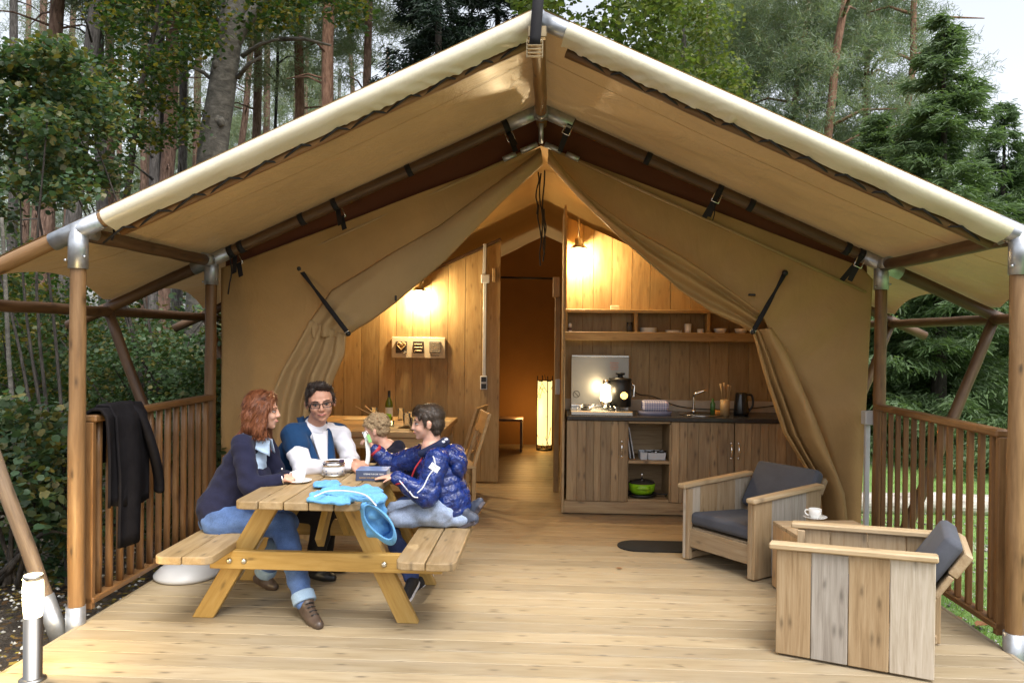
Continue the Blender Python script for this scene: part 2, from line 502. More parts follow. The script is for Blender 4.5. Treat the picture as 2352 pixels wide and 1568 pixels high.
for s in (-1, 1):
    px = X0 + s * HW
    pole('eave_beam', (px, YF + .06, ZE - .01), (px, YI - .05, ZE - .01), .042, .042, WD_RAFT, tent, seed=40 + s)
    pole('side_beam', (X0 + s * DXB, YF - .6, roofz(X0 + s * DXB) - .035), (X0 + s * DXB, 10.4, roofz(X0 + s * DXB) - .035), .04, .04, WD_RAFT, tent, seed=50 + s)
pole('ridge_beam', (X0, YF + .05, ZR - .035), (X0, 10.4, ZR - .035), .044, .044, WD_POST, tent, seed=5)
# galvanised joints
for yy, nm in ((YF, 0), (YI, 1)):
    for s in (-1, 1):
        c = Vector((X0 + s * HW, yy, ZE)); m = MB()
        sleeve(m, c + Vector((0, 0, .03)), (0, 0, -1), .245 if nm == 0 else .22, .053)
        sleeve(m, c - dn[s] * .15, dn[s], .31, .051)
        sleeve(m, c, (0, 1 if nm == 0 else -1, 0), .14, .05)
        if nm: m.ball(tuple(c), .056)
        for (dx, dz) in ((.055, -.15), (-.055, -.17)):
            m.ball((c.x + dx, c.y - .03, c.z + dz), .009, 6, 4)
        obj('pole_joint', m, GALV, tent)
        m = MB()
        if nm == 0:
            sleeve(m, (c.x, yy, -.14), (0, 0, 1), .24, .052)
            j = Vector((X0 + s * DXB, yy, roofz(X0 + s * DXB) - .05)); b0 = Vector((c.x + s * .07, yy, -.14))
            sleeve(m, b0, j - b0, .31, .05)
            obj('post_foot', m, GALV, tent)
    m = MB(); a = Vector((X0, yy, ZR))
    for s in (-1, 1): sleeve(m, a, dn[s], .27, .052 if nm else .047)
    sleeve(m, a + Vector((0, 0, -.035)), (0, -1 if nm else 1, 0), .11, .053); m.ball(tuple(a), .054)
    if nm: m.box((a.x, a.y - .02, a.z - .075), (.09, .05, .006), .001)
    obj('pole_joint', m, GALV, tent)

# roof sheet: pulled in between the frames along its lower edges
FR = (3.4, YF, YI, 7.75, 9.9, 12.0)
def between(y):
    for a, b in zip(FR, FR[1:]):
        if a <= y <= b: return math.sin(PI * (y - a) / (b - a))
    return 0
def roofpt(u, v, lift=.062):
    y = lerp(YF - .005, 10.6, v); dx = (u * 2 - 1)
    b = between(y)
    ext = (DXB + .03) * (1 - .035 * b)
    x = X0 + dx * ext
    z = ZR - abs(x - X0) * SL + lift
    z -= b * .035 * math.sin(min(1, abs(dx)) * PI)
    z += .012 * noise.noise(Vector((x * 1.3, y * 2.2, 0))) * min(1, (y - YF) * 3 + .1) + .10 * max(0, abs(dx) - .86) / .14 * b
    return (x, y, z)
m = MB(); m.grid(roofpt, 96, 64)
obj('roof_canvas', m, CANVAS, tent)
# sewn seams across the roof sheet, parallel to the front edge
for yy in (5.02,):
    for s in (-1, 1):
        m = MB(); pts = []
        for k in range(31):
            u = .5 + s * .5 * (k / 30) * .98
            p = roofpt(u, (yy - YF) / (10.6 - YF)); pts.append((p[0], p[1], p[2] - .006))
        m.tube(pts, .0012, 5); obj('seam', m, CANVAS, tent)
# hem that wraps the front rafters and is laced to them from below
HEMP = [(.10, .052), (.04, .053), (-.012, .050), (-.041, .031), (-.052, .002), (-.048, -.022), (-.028, -.042), (.015, -.056), (.055, -.068)]
for s, d0, d1 in ((-1, .0, 2.42), (1, .16, 2.52)):
    m = MB(); nrm = Vector((s * SL, 0, 1)).normalized()
    ph = 3.3 if s > 0 else 0
    def hem(u, v):
        d = lerp(d0, d1, v) ; c = Vector((X0 + s * d, YF, ZR - d * SL))
        t = u * (len(HEMP) - 1); i = min(len(HEMP) - 2, int(t)); w = t - i
        yy = lerp(HEMP[i][0], HEMP[i + 1][0], w); nn = lerp(HEMP[i][1], HEMP[i + 1][1], w)
        k = max(0, (u - .5) * 2)
        wr = noise.noise(Vector((d * 5 + ph, u * 2, 1))) * .006 * k + abs(noise.noise(Vector((d * 16 + u * 5 + ph, u * 3, 5)))) * .016 * k * (1 if (d < 1.1) else .12)
        rg_ = 1 - abs(noise.noise(Vector((d * 8 + u * 3.2 + ph, u * 2.2 + d * 1.5, 7)))); wr += max(0, rg_ - .80) * .040 * min(1, max(0, (u - .62) * 4)) * (1 if d < 1.1 else .08)
        sc = .003 * k * math.cos(d / .205 * PI) 
        return c + nrm * (nn - wr * max(0, min(1, (u - .4) * 3)) - sc) + Vector((0, yy - wr * .5, 0))
    m.grid(hem, 18, 170); obj('roof_hem', m, CANVAS_HEM, tent)
    # zig-zag cord
    m = MB(); pts = []
    k = 0; d = d0 + .12
    while d < d1 - .02:
        c = Vector((X0 + s * d, YF, ZR - d * SL))
        pts.append(c + nrm * -.071 + Vector((0, .047, 0)))
        c2 = Vector((X0 + s * (d + .155), YF, ZR - (d + .155) * SL))
        pts.append(c2 + nrm * -.088 + Vector((0, .103, 0)))
        d += .205
    for a, b in zip(pts, pts[1:]): m.tube([a, b], .0062, 6)
    obj('lacing_cord', m, CORD, tent)
    # edge batten that the cord ties to, just behind the hem
    a = Vector((X0 + s * (d0 + .03), YF + .11, ZR - (d0 + .03) * SL)) + nrm * -.068
    b = Vector((X0 + s * d1, YF + .11, ZR - d1 * SL)) + nrm * -.068
    pole('lacing_rail', a, b, .030, .030, WD_RAIL, tent, 10, seed=77)
# ridge strap with its buckle
m = MB(); m.grid(lambda u, v: (X0 - .012 + lerp(-.030, .030, u) + (1 - v) * .02, YF - .076 - .012 * math.sin(v * PI), ZR + lerp(.12, -.17, v)), 2, 8)
obj('ridge_strap', m, STRAP, tent, solid=.006)
m = MB()
for k in range(5): m.box((X0 - .012, YF - .072, ZR - .155 - k * .02), (.084, .016, .006), .001)
for q in (-1, 1): m.box((X0 - .012 + q * .042, YF - .068, ZR - .19), (.007, .016, .10), .001)
m.box((X0 + .0, YF - .05, ZR - .10), (.10, .05, .06), .004)
obj('ridge_buckle', m, plain('brass', (.22, .17, .10), .45, .8, .2), tent)

# straps that hold the inner tent from the second frame
YW = 6.22                                   # the front curtain's plane
for s, ds in ((-1, ((.27, 1), (1.02, 0), (1.60, 1), (1.86, 0), (2.34, 0), (2.42, 1))), (1, ((.23, 1), (.82, 0), (1.36, 1), (1.60, 0), (2.32, 0), (2.42, 1)))):
    for d, bk in ds:
        c = Vector((X0 + s * d, YI, ZR - d * SL)); nrm = Vector((s * SL, 0, 1)).normalized()
        M = frame(dn[s], nrm, c)
        m = MB()
        m.tube([(-.022, 0, 0), (.022, 0, 0)], .049, 16)
        if bk: m.grid(lambda u, v: (lerp(-.02, .02, u), lerp(-.052, .14, v), lerp(-.02, -.20, v)), 1, 4)
        so = obj('hanging_strap', m, STRAP, tent, M)
        if bk:
            m = MB(); y0 = -.056
            m.tube([(-.028, y0, -.035), (-.028, y0 - .004, -.105), (.028, y0 - .004, -.105), (.028, y0, -.035)], .005, 6)
            obj('buckle', m, CHROME, so, M)
            m = MB(); m.grid(lambda u, v: (lerp(-.02, .02, u) + .01 * v, y0 + .002 + .05 * v, -.09 - .12 * v), 1, 3)
            obj('strap_tail', m, STRAP, so, M)
m = MB()
for s in (-1, 1):
    for d0, d1 in ((.03, .16), (.20, .30)):
        a = Vector((X0 + s * d0, YW - .03, ZR - .20 - d0 * SL)); b = Vector((X0 + s * d1, YW - .03, ZR - .20 - d1 * SL))
        m.tube([a, b], .022, 10)
m.tube([(X0, YW - .02, ZR - .2), (X0, YW - .12, ZR - .06)], .02, 8)
obj('curtain_tube', m, GALV, tent)

# ------------------------------------------------------------------ inner tent: roof, sides, back
def inroof(u, v):
    y = lerp(YW + .01, 11.9, v); x = X0 + (u * 2 - 1) * (HW - .03)
    return (x, y, ZR - .20 - abs(x - X0) * SL - .03 * math.sin(u * 2 * PI) ** 2 + .01 * noise.noise(Vector((x * 2, y * 2, 3))))
m = MB(); m.grid(inroof, 40, 40); obj('inner_roof', m, CANVAS_IN, tent)
for s in (-1, 1):
    m = MB(); m.grid(lambda u, v: (X0 + s * (HW - .03) + .02 * noise.noise(Vector((u * 9, v * 2, s))), lerp(YW + .02, 11.9, u), lerp(0, roofz(X0 + s * HW) - .19, v)), 24, 6)
    obj('side_wall', m, CANVAS_W, tent)
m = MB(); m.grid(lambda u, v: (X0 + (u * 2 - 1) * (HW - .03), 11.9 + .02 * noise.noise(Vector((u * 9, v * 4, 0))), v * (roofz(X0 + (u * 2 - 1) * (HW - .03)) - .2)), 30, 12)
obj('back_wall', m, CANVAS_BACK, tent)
# added dark red band, painting shade into the gap above the inner roof
GAP_SHADE = canvas('gap_shade_red', (.115, .042, .022), .03, .7, .2, .2, .15)
for s in (-1, 1):
    m = MB(); m.grid(lambda u, v: (X0 + s * u * (HW - .01), YW + .02 + .01 * noise.noise(Vector((u * 8, v * 2, s))), ZR - u * (HW - .01) * SL + lerp(-.215, .075, v)), 30, 4)
    obj('gap_shade_band', m, GAP_SHADE, tent)
# thin hem along the top of the curtain
for s in (-1, 1):
    a = Vector((X0 + s * .05, YW - .012, ZR - .21 - .05 * SL)); b = Vector((X0 + s * (HW - .03), YW - .012, ZR - .21 - (HW - .03) * SL))
    m = MB(); m.tube([a, b], .012, 8); obj('curtain_hem', m, CANVAS_L, tent)

# ------------------------------------------------------------------ front curtain: a taut panel, a turned-back border and a gathered fall on each side
def fix(tab, Y): return [(t, aY(x, y, Y)) for t, x, y in tab]
def ruled(A, B, nu, nv, disp, name, mat, solid=.004):
    m = MB()
    def fn(u, v):
        p = poly(A, v).lerp(poly(B, v), u)
        return p + Vector((0, disp(u, v, p), 0))
    m.grid(fn, nu, nv); return obj(name, m, mat, tent, solid=solid)
nz = lambda x, y, z: noise.noise(Vector((x, y, z)))
# left side
A = fix([(0, 1240, 340), (.45, 548, 604), (.5, 512, 616), (.7, 511, 830), (1, 508, 1262)], YW)
B = fix([(0, 1243, 345), (.25, 1009, 520), (.36, 914, 575), (.5, 764, 668), (.57, 716, 737), (.68, 664, 838), (.78, 634, 906), (1, 585, 1262)], YW)
ruled(A, B, 30, 60, lambda u, v, p: .03 * nz(p.x * 1.5, p.z * 1.2, 2) + .02 * math.sin(u * PI) * math.sin((v * 9 + u * 3)) * (1 if v > .4 else .3) - .02, 'curtain_panel', CANVAS_W)
A = fix([(0, 1243, 345), (.25, 1009, 520), (.45, 914, 575), (.75, 764, 668), (.92, 716, 737), (1, 722, 775)], YW)
B = fix([(0, 1247, 378), (.12, 1150, 467), (.22, 1086, 534), (.32, 1022, 600), (.55, 906, 698), (.75, 850, 738), (.9, 806, 764), (1, 796, 772)], YW)
def lapL(u, v, p):
    roll = -.05 * math.sin(u * PI) ** .7 - .03 * (1 - u) * min(1, v * 2)
    cre = -.035 * max(0, 1 - abs((u - .35 - .5 * (v - .75)) * 6)) * max(0, v - .5) * 2
    return roll + cre + .03 * nz(p.x * 5, p.z * 5, 4) * v * v + .025 * math.sin(u * 16 + v * 5) * max(0, v - .72) * 3.5
ruled(A, B, 24, 60, lapL, 'curtain_border', CANVAS_L)
A = fix([(0, 716, 735), (.2, 682, 800), (.45, 655, 850), (.7, 636, 905), (1, 590, 1262)], YW)
B = fix([(0, 797, 770), (.2, 793, 815), (.45, 770, 868), (.7, 745, 960), (1, 715, 1262)], YW)
ruled(A, B, 72, 50, lambda u, v, p: -.045 - (.012 + .026 * min(1, v * 2.2)) * math.sin(u * (24 - 5 * v) + 1.5 * v + .8 * nz(u * 4, v * 2, 0)) - .03 * math.sin(u * 8 + 1) * v + .01 * nz(u * 12, v * 5, 1), 'curtain_fall', CANVAS_L)
# right side
A = fix([(0, 1262, 340), (.45, 1975, 612), (.5, 2003, 642), (.75, 1989, 930), (1, 1972, 1300)], YW)
B = fix([(0, 1260, 345), (.1, 1287, 383), (.2, 1347, 450), (.32, 1447, 525), (.42, 1561, 590), (.5, 1613, 624), (.62, 1750, 724), (.68, 1790, 800), (.78, 1866, 950), (.88, 1915, 1080), (1, 1950, 1300)], YW)
def panR(u, v, p):
    # strain lines from the tie towards the corner post
    d = .018 * math.sin((p.z * .9 + p.x * -.62) * 17) * max(0, 1 - abs(p.z - 1.75) * 1.3) * min(1, u * 3, (1 - u) * 5)
    return d + .03 * nz(p.x * 1.3, p.z * 1.0, 6) - .05 * math.exp(-((1 - u) / .12) ** 2) * (v > .66) * math.sin(min(1, (v - .66) * 6) * PI / 2) * -1.2
ruled(A, B, 60, 80, panR, 'curtain_panel', CANVAS_W)
A = fix([(0, 1260, 345), (.12, 1287, 383), (.25, 1347, 450), (.45, 1447, 525), (.63, 1561, 590), (.78, 1613, 624), (1, 1748, 722)], YW)
B = fix([(0, 1258, 378), (.12, 1328, 455), (.3, 1424, 547), (.55, 1561, 669), (.75, 1630, 717), (.92, 1696, 746), (1, 1723, 762)], YW)
ruled(A, B, 40, 60, lambda u, v, p: -.03 - .05 * math.sin(u * PI) ** .6 * (1 - .5 * v) - .030 * math.sin(u * (9 + 6 * v) + 1.2) * min(1, v * 1.8) + .012 * nz(p.x * 6, p.z * 6, 9), 'curtain_border', CANVAS_W)
A = fix([(0, 1724, 760), (.25, 1756, 877), (.5, 1793, 990), (.7, 1845, 1075), (1, 1868, 1300)], YW)
B = fix([(0, 1768, 752), (.12, 1800, 800), (.38, 1866, 955), (.62, 1905, 1058), (.8, 1932, 1128), (1, 1952, 1300)], YW)
def fallR(u, v, p):
    # two tight pleats on the inner side, then one wide roll
    w = min(1, v * 2.5)
    if u < .42: d = math.sin(u / .42 * 4 * PI) * .030 * (.5 + w)
    else: d = math.sin((u - .42) / .58 * PI) * (.05 + .10 * w)
    return -.05 - d + .012 * nz(u * 6, v * 9, 2) - .02 * v
ruled(A, B, 84, 60, fallR, 'curtain_fall', CANVAS_W)
# tie-back straps
for (x0, y0), (x1, y1), bx in (((688, 617), (800, 766), (801, 765)), ((1803, 627), (1729, 762), (1757, 714))):
    a, b = aY(x0, y0, YW - .02), aY(x1, y1, YW - .15); mid = a.lerp(b, .35) + Vector((0, -.02, 0))
    m = MB(); M = frame(b - a, (0, -1, .2), a); L = (b - a).length
    m.grid(lambda u, v: (v * L, lerp(-.018, .018, u) * (.55 + .45 * min(1, abs(v - .3) * 4)), .012 * math.sin(v * PI)), 1, 12)
    so = obj('tieback_strap', m, STRAP, tent, M, solid=.005)
    m = MB(); m.ball((L, 0, 0), .022, 8, 6); m.ball((0, 0, 0), .026, 8, 6); obj('strap_end', m, BLACKM, so, M)
    m = MB(); m.tube([(L * .98, -.02, .01), (L * .98, .02, .01)], .006, 6); obj('buckle', m, CHROME, so, M)
m = MB(); q = aY(1727, 677, YW - .03); m.box(tuple(q), (.055, .02, .016), .004); m.box(tuple(aY(909, 685, YW - .09)), (.016, .02, .045), .004); obj('toggle', m, BLACKM, tent)
# loose straps hanging at the inner posts and from the ridge inside
for pts in (((528, 590), (532, 625), (527, 652), (524, 676)), ((258, 512), (262, 535), (256, 552)), ((1640, 470), (1641, 490), (1637, 506))):
    P = [aY(x, y, YI - .06 if x != 262 and x > 300 and x != 258 else YF + .1) for x, y in pts]
    m = MB(); m.tube(spline(P, 3), .012, 6, flat=.3); obj('strap_tail', m, STRAP, tent)
for k, (x0, y0, x1, y1) in enumerate(((1236, 395, 1232, 492), (1249, 380, 1249, 600), (1240, 398, 1246, 560), (1237, 470, 1243, 610), (1252, 480, 1250, 585))):
    P = [aY(lerp(x0, x1, t) + 3 * math.sin(t * 9 + k), lerp(y0, y1, t), 7.2) for t in (0, .2, .4, .6, .8, 1)]
    m = MB(); m.tube(spline(P, 3), .007, 5); obj('hanging_cord', m, CORD, tent)

# ------------------------------------------------------------------ railings beside the deck
def rail(xc, y0, y1, label, n, flat):
    t = thing('railing', label, 'railing', (xc, (y0 + y1) / 2, 0), 0, 'railings along the deck sides')
    zt = 1.15; s = 1 if xc > 0 else -1
    plank('top_rail', (xc, y0, zt), (xc, y1, zt), .085, .042, (0, 0, 1), WD_RAIL, t, .012)
    plank('bottom_rail', (xc, y0, .10), (xc, y1, .10), .07, .036, (0, 0, 1), WD_RAIL, t, .006)
    for i in range(n):
        yy = lerp(y0 + .10, y1 - .08, i / (n - 1))
        if not flat:
            pole('baluster', (xc, yy, .112), (xc, yy, zt - .018), .0225, .0225, WD_RAIL, t, 10, .002, seed=i); continue
        plank('baluster', (xc, yy, .118), (xc, yy, zt - .021), .066 if flat else .056, .030 if flat else .020, (s * (1 if not flat else .9), -.0 if not flat else -.30, 0), WD_RAIL, t, .008 if not flat else .003)
    plank('end_stile', (xc - s * .0, y0 + .018, .05), (xc, y0 + .018, zt - .02), .036, .05, (1, 0, 0), WD_RAIL, t)
    return t
rail(XL + .02, YF + .08, YI - .05, 'brown wooden railing with a black coat hung over it', 13, False)
rail(XR - .02, YF + .08, YI - .05, 'brown wooden railing behind the armchairs beside the grass', 13, True)

# ------------------------------------------------------------------ wooden partitions inside
def wallboards(root, xs, Y, ztop, mat, name='wall_plank', z0=.02, t=.022):
    for a, b in zip(xs, xs[1:]):
        g = .0022; x0, x1 = a + g, b - g
        za, zb = ztop(x0), ztop(x1); zm = (za + zb + 2 * z0) / 4
        xm = (x0 + x1) / 2
        # local X runs up the plank
        M = frame((0, 0, 1), (0, -1, 0), (xm, Y + random.uniform(-.0015, .0015), zm))
        Mi = M.inverted(); v = []
        for yy in (Y - t / 2, Y + t / 2):
            v += [Mi @ Vector(p) for p in ((x0, yy, z0), (x1, yy, z0), (x1, yy, zb), (x0, yy, za))]
        m = MB().add(v, [(0, 1, 2, 3), (7, 6, 5, 4), (0, 4, 5, 1), (1, 5, 6, 2), (2, 6, 7, 3), (3, 7, 4, 0)])
        obj(name, m, mat, root, M)
YLW, YKW, YKF = 8.70, 7.86, 7.26
lw = thing('partition_wall', 'wood panelled wall behind the dining table with three picture blocks on it', 'wall', (-1.6, YLW, 0), kind='structure')
xs = [-2.62] + [aY(x, 900, YLW).x for x in (790, 830, 870, 909, 947, 988, 1027.6, 1067, 1105, 1147)]
xs = [xs[0], lerp(xs[0], xs[1], .28), lerp(xs[0], xs[1], .62)] + xs[1:]
wallboards(lw, xs, YLW, lambda x: roofz(x) - .465, WD_WALL)
plank('wall_cap', (xs[0], YLW + .0, roofz(xs[0]) - .44), (xs[-1], YLW, roofz(xs[-1]) - .44), .06, .03, (0, 0, 1), WD_RAFT, lw)
kw = thing('partition_wall', 'wood panelled kitchen wall behind the shelf and worktop', 'wall', (1.3, YKW, 0), kind='structure')
kx0 = aY(1300, 800, YKW).x
xs = [kx0] + [aY(x, 900, YKW).x for x in (1336, 1360, 1402.5, 1448, 1490, 1537, 1583, 1628, 1672, 1718, 1762)] + [2.2, 2.33, 2.45]
wallboards(kw, xs, YKW, lambda x: roofz(x) - .425, WD_WALL)
plank('wall_end_board', (aY(1295, 800, YKF + .2).x, YKF + .02, 1.45), (aY(1295, 800, YKF + .2).x, YKW - .012, 1.45), 2.86, .022, (1, 0, 0), WD_WALL, kw)
# the long side board seen edge-on beside the doorway, narrow above, standing on the floor
plank('wall_end_post', (kx0 - .02, YKW + .03, .0), (kx0 - .02, YKW + .03, roofz(kx0) - .40), .05, .045, (0, 1, 0), WD_CAP, kw)
# doorway jamb further in
jx = aY(1279, 900, 8.25).x
jb = thing('door_jamb', 'narrow wooden door jamb between doorway and kitchen with a block on top', 'door frame', (jx, 8.25, 0))
plank('jamb_post', (jx, 8.25, .01), (jx, 8.25, aY(1279, 640, 8.25).z), .06, .05, (0, -1, 0), WD_WALL, jb)
plank('block', tuple(aY(1278, 682, 8.2)), tuple(aY(1278, 637, 8.2)), .075, .11, (0, -1, 0), WD_DINE, jb)
m = MB(); q = aY(1281, 888, 8.18); m.box(tuple(q), (.05, .03, .16), .006)
tag(obj('socket', m, PLAST_W), 'white double socket low on the wooden door jamb', 'socket')
m = MB(); a, b = aY(1150, 637, 8.9), aY(1284, 640, 8.9); m.tube([a, b], .012, 8); tag(obj('curtain_rod', m, BLACKM), 'thin dark rod across the dark doorway', 'rod')
m = MB(); q = aY(1135, 632, YLW - .04); m.box(tuple(q), (.035, .05, .155), .004)
tag(obj('hook_block', m, WD_DINE), 'small upright wooden block on the wall edge by the doorway', 'block')
# cable duct with junction box and switches
cd = thing('cable_duct', 'pale cable duct running up the wall beside the doorway', 'cable duct', aY(1114, 870, YLW - .02))
for ya, yb in ((560, 632), (648, 862)):
    a, b = aY(1114, ya, YLW - .022), aY(1112, yb, YLW - .022); plank('duct_cover', tuple(a), tuple(b), .035, .02, (0, -1, 0), PLAST_G, cd, .003)
m = MB(); m.box(tuple(aY(1115, 640, YLW - .03)), (.095, .04, .095), .006); obj('junction_box', m, PLAST_G, cd)
sw = thing('switch_plate', 'black double switch in a pale frame below the cable duct', 'switch', aY(1111, 878, YLW - .03))
for yy in (871, 886.5):
    m = MB(); m.box(tuple(aY(1111, yy, YLW - .03)), (.078, .03, .078), .006); f = obj('frame', m, PLAST_G, sw)
    m = MB(); m.box(tuple(aY(1111, yy, YLW - .045)), (.055, .012, .055), .004); obj('rocker', m, BLACKM, f)

# ------------------------------------------------------------------ lamps with their own light
E_BULB = emit('bulb_glow', (1., .82, .48), 12)
E_PAPER = emit('paper_glow', (1., .74, .26), .85)
def plight(name, p, col, w, r=.04, parent=None):
    l = bpy.data.lights.new(name, 'POINT'); l.energy = w; l.color = col; l.shadow_soft_size = r
    o = bpy.data.objects.new(name, l)
    return link(o, parent, Matrix.Translation(Vector(p)))
def dome_lamp(px, py, Y, label, w, up):
    c = aY(px, py, Y)                        # bottom rim centre
    t = thing('wall_lamp', label, 'lamp', (c.x, c.y, c.z), 0, 'dome lamps on the inside walls')
    m = MB(); m.lathe([(.090, 0), (.088, .004), (.044, .040), (.040, .045), (.038, .094), (.033, .100), (.0, .102)], 28, tuple(c)); obj('lamp_shade', m, STEEL, t)
    m = MB(); m.ball((c.x, c.y, c.z - .012), (.036, .036, .045), 16, 10); obj('bulb', m, E_BULB, t)
    m = MB()
    if up: m.tube([c + Vector((0, 0, .095)), c + Vector((0, .02, .30)), c + Vector((0, .10, .32))], .008, 8)
    else: m.tube([c + Vector((.02, 0, .08)), c + Vector((.04, .04, .12)), c + Vector((.04, .10, .12))], .008, 8)
    obj('arm', m, STEEL, t)
    plight('lamp_light', c + Vector((0, -.01, -.085)), (1., .77, .44), w, .035, t)
dome_lamp(963, 668, YLW - .13, 'small metal dome lamp glowing above the picture blocks', 42, False)
dome_lamp(1329, 571, YKW - .15, 'small metal dome lamp glowing above the kitchen shelf', 42, True)
# floor lamp in the back room
c = aZ(1250, 1033); Yl = c.y
t = thing('floor_lamp', 'tall glowing paper floor lamp in a twig cage in the back room', 'lamp', tuple(c))
m = MB()
def fl(u, v):
    a = u * 2 * PI; rr = .098 * (1 + .06 * math.cos(a * 4))
    return (c.x + rr * math.cos(a), c.y + rr * math.sin(a), c.z + .08 + v * .93)
m.grid(fl, 32, 10); obj('lamp_shade', m, E_PAPER, t)
m = MB()
for k in range(4):
    a = k * PI / 2 + .35; dx, dy = .115 * math.cos(a), .115 * math.sin(a)
    m.tube([(c.x + dx, c.y + dy, c.z), (c.x + dx * 1.04, c.y + dy * 1.04, c.z + .5), (c.x + dx, c.y + dy, c.z + 1.08)], .008, 6)
rr = random.Random(5)
for k in range(46):
    a = rr.uniform(0, 2 * PI); z0 = rr.uniform(.06, .98); pts = []
    da, dz = rr.uniform(-.9, .9), rr.uniform(-.18, .18)
    for j in range(5):
        aa = a + da * j / 4; pts.append((c.x + .112 * math.cos(aa), c.y + .112 * math.sin(aa), c.z + z0 + dz * j / 4))
    m.tube(pts, .0035, 4)
obj('twig_cage', m, BLACKM, t)
m = MB(); m.lathe([(0, .0), (.11, .0), (.11, .02), (0, .02)], 20, tuple(c)); m.lathe([(0, 1.0), (.1, 1.0), (.1, 1.015), (0, 1.015)], 20, tuple(c)); obj('base', m, BLACKM, t)
plight('lamp_light', c + Vector((-.30, -.15, .55)), (1., .56, .18), 8, .15, t)
# dark low bench in the back room
p0, p1 = aZ(1150, 1035), aZ(1201, 1035)
t = thing('low_bench', 'dark low wooden bench at the back of the doorway', 'bench', (p1.x - .3, 11.0, 0))
zt = aY(1200, 961, 11.2).z
plank('seat', (p1.x - .9, 11.15, zt), (p1.x, 11.15, zt), .4, .03, (0, 0, 1), WD_RAFT, t)
plank('side_panel', (p1.x - .02, 11.15, .02), (p1.x - .02, 11.15, zt - .015), .4, .03, (1, 0, 0), WD_RAFT, t)

# ------------------------------------------------------------------ picture blocks
t = thing('picture_board', 'pale wooden board with a gingerbread heart, white strips and a text block', 'wall art', aY(962, 798, YLW - .03))
q0, q1 = aY(900, 798, YLW - .03), aY(1022.5, 798, YLW - .03); cxm = (q0 + q1) / 2; bw = (q1 - q0).length; bh = .232
wb = plain('pale_board', (.62, .52, .36), .5); dk = plain('slate_square', (.055, .045, .04), .7); gr = plain('grey_print', (.22, .20, .17), .8)
ging = plain('gingerbread', (.42, .22, .07), .7, 0, .3, 40); icing = plain('icing', (.75, .55, .28), .5)
m = MB(); m.box(tuple(cxm), (bw, .024, bh), .004); obj('board', m, wb, t)
def sq(px, mat, nm, w=.125):
    q = aY(px, 797, YLW - .052); m = MB(); m.box(tuple(q), (w, .028, .132), .003); return obj(nm, m, mat, t), q
s1, q = sq(922, dk, 'heart_square')
hp = []
for k in range(28):
    a = 2 * PI * k / 28; hp.append((.0033 * 16 * math.sin(a) ** 3, .0033 * (13 * math.cos(a) - 5 * math.cos(2 * a) - 2 * math.cos(3 * a) - math.cos(4 * a))))
M = frame((1, 0, 0), (0, -1, 0), (q.x + .004, q.y - .022, q.z + .018)); m = MB(); m.prism([(x, y) for x, y in hp], .018, M); obj('heart', m, ging, s1)
m = MB(); pts = [M @ Vector((x * .86, y * .86, .012)) for x, y in hp]; m.tube(pts + [pts[0]], .005, 6)
m.tube(spline([M @ Vector(p) for p in ((-.02, .0, .012), (.0, .012, .014), (.018, .02, .012), (.012, .002, .014), (-.012, .02, .012))], 3), .004, 5); obj('icing_line', m, icing, s1)
s2, q = sq(961, dk, 'strip_square', .118)
for zz, w, ben in ((.032, .08, 0), (-.002, .095, .006), (-.038, .085, .012)):
    m = MB(); m.tube([(q.x - w / 2, q.y - .018, q.z + zz - ben), (q.x - w / 3, q.y - .02, q.z + zz), (q.x + w / 3, q.y - .02, q.z + zz), (q.x + w / 2, q.y - .018, q.z + zz - ben * .3)], .006, 6); obj('strip', m, plain('cream_strip', (.8, .62, .36), .5) if zz < .02 else icing, s2)
s3, q = sq(999, gr, 'text_square', .125)
def text(body, size, M, mat, parent, ext=.0008, name='lettering', align='CENTER'):
    cu = bpy.data.curves.new(name, 'FONT'); cu.body = body; cu.size = size; cu.extrude = ext; cu.align_x = align; cu.align_y = 'CENTER'
    o0 = bpy.data.objects.new('tmp', cu); COL.objects.link(o0)
    dg = bpy.context.evaluated_depsgraph_get(); me = bpy.data.meshes.new_from_object(o0.evaluated_get(dg))
    bpy.data.objects.remove(o0); bpy.data.curves.remove(cu)
    return obj(name, me, mat, parent, M)
inkw = plain('white_ink', (.75, .66, .5), .7, 0, .02); inkd = plain('dark_ink', (.05, .04, .03), .7, 0, .02)
def facing(p): return frame((1, 0, 0), (0, -1, 0), p)
qh = aY(930, 809, YLW - .069); text('LOVE', .030, facing(qh), inkw, s1)
qb = aY(999, 816, YLW - .044); text('Believe', .032, facing(qb), inkd, t)
for k, (tx) in enumerate(('my love is yours', 'and you are mine', 'dream and hope', 'every day anew', 'as long as we live')):
    text(tx, .015, facing((q.x, q.y - .0155, q.z + .048 - k * .023)), inkw, s3)

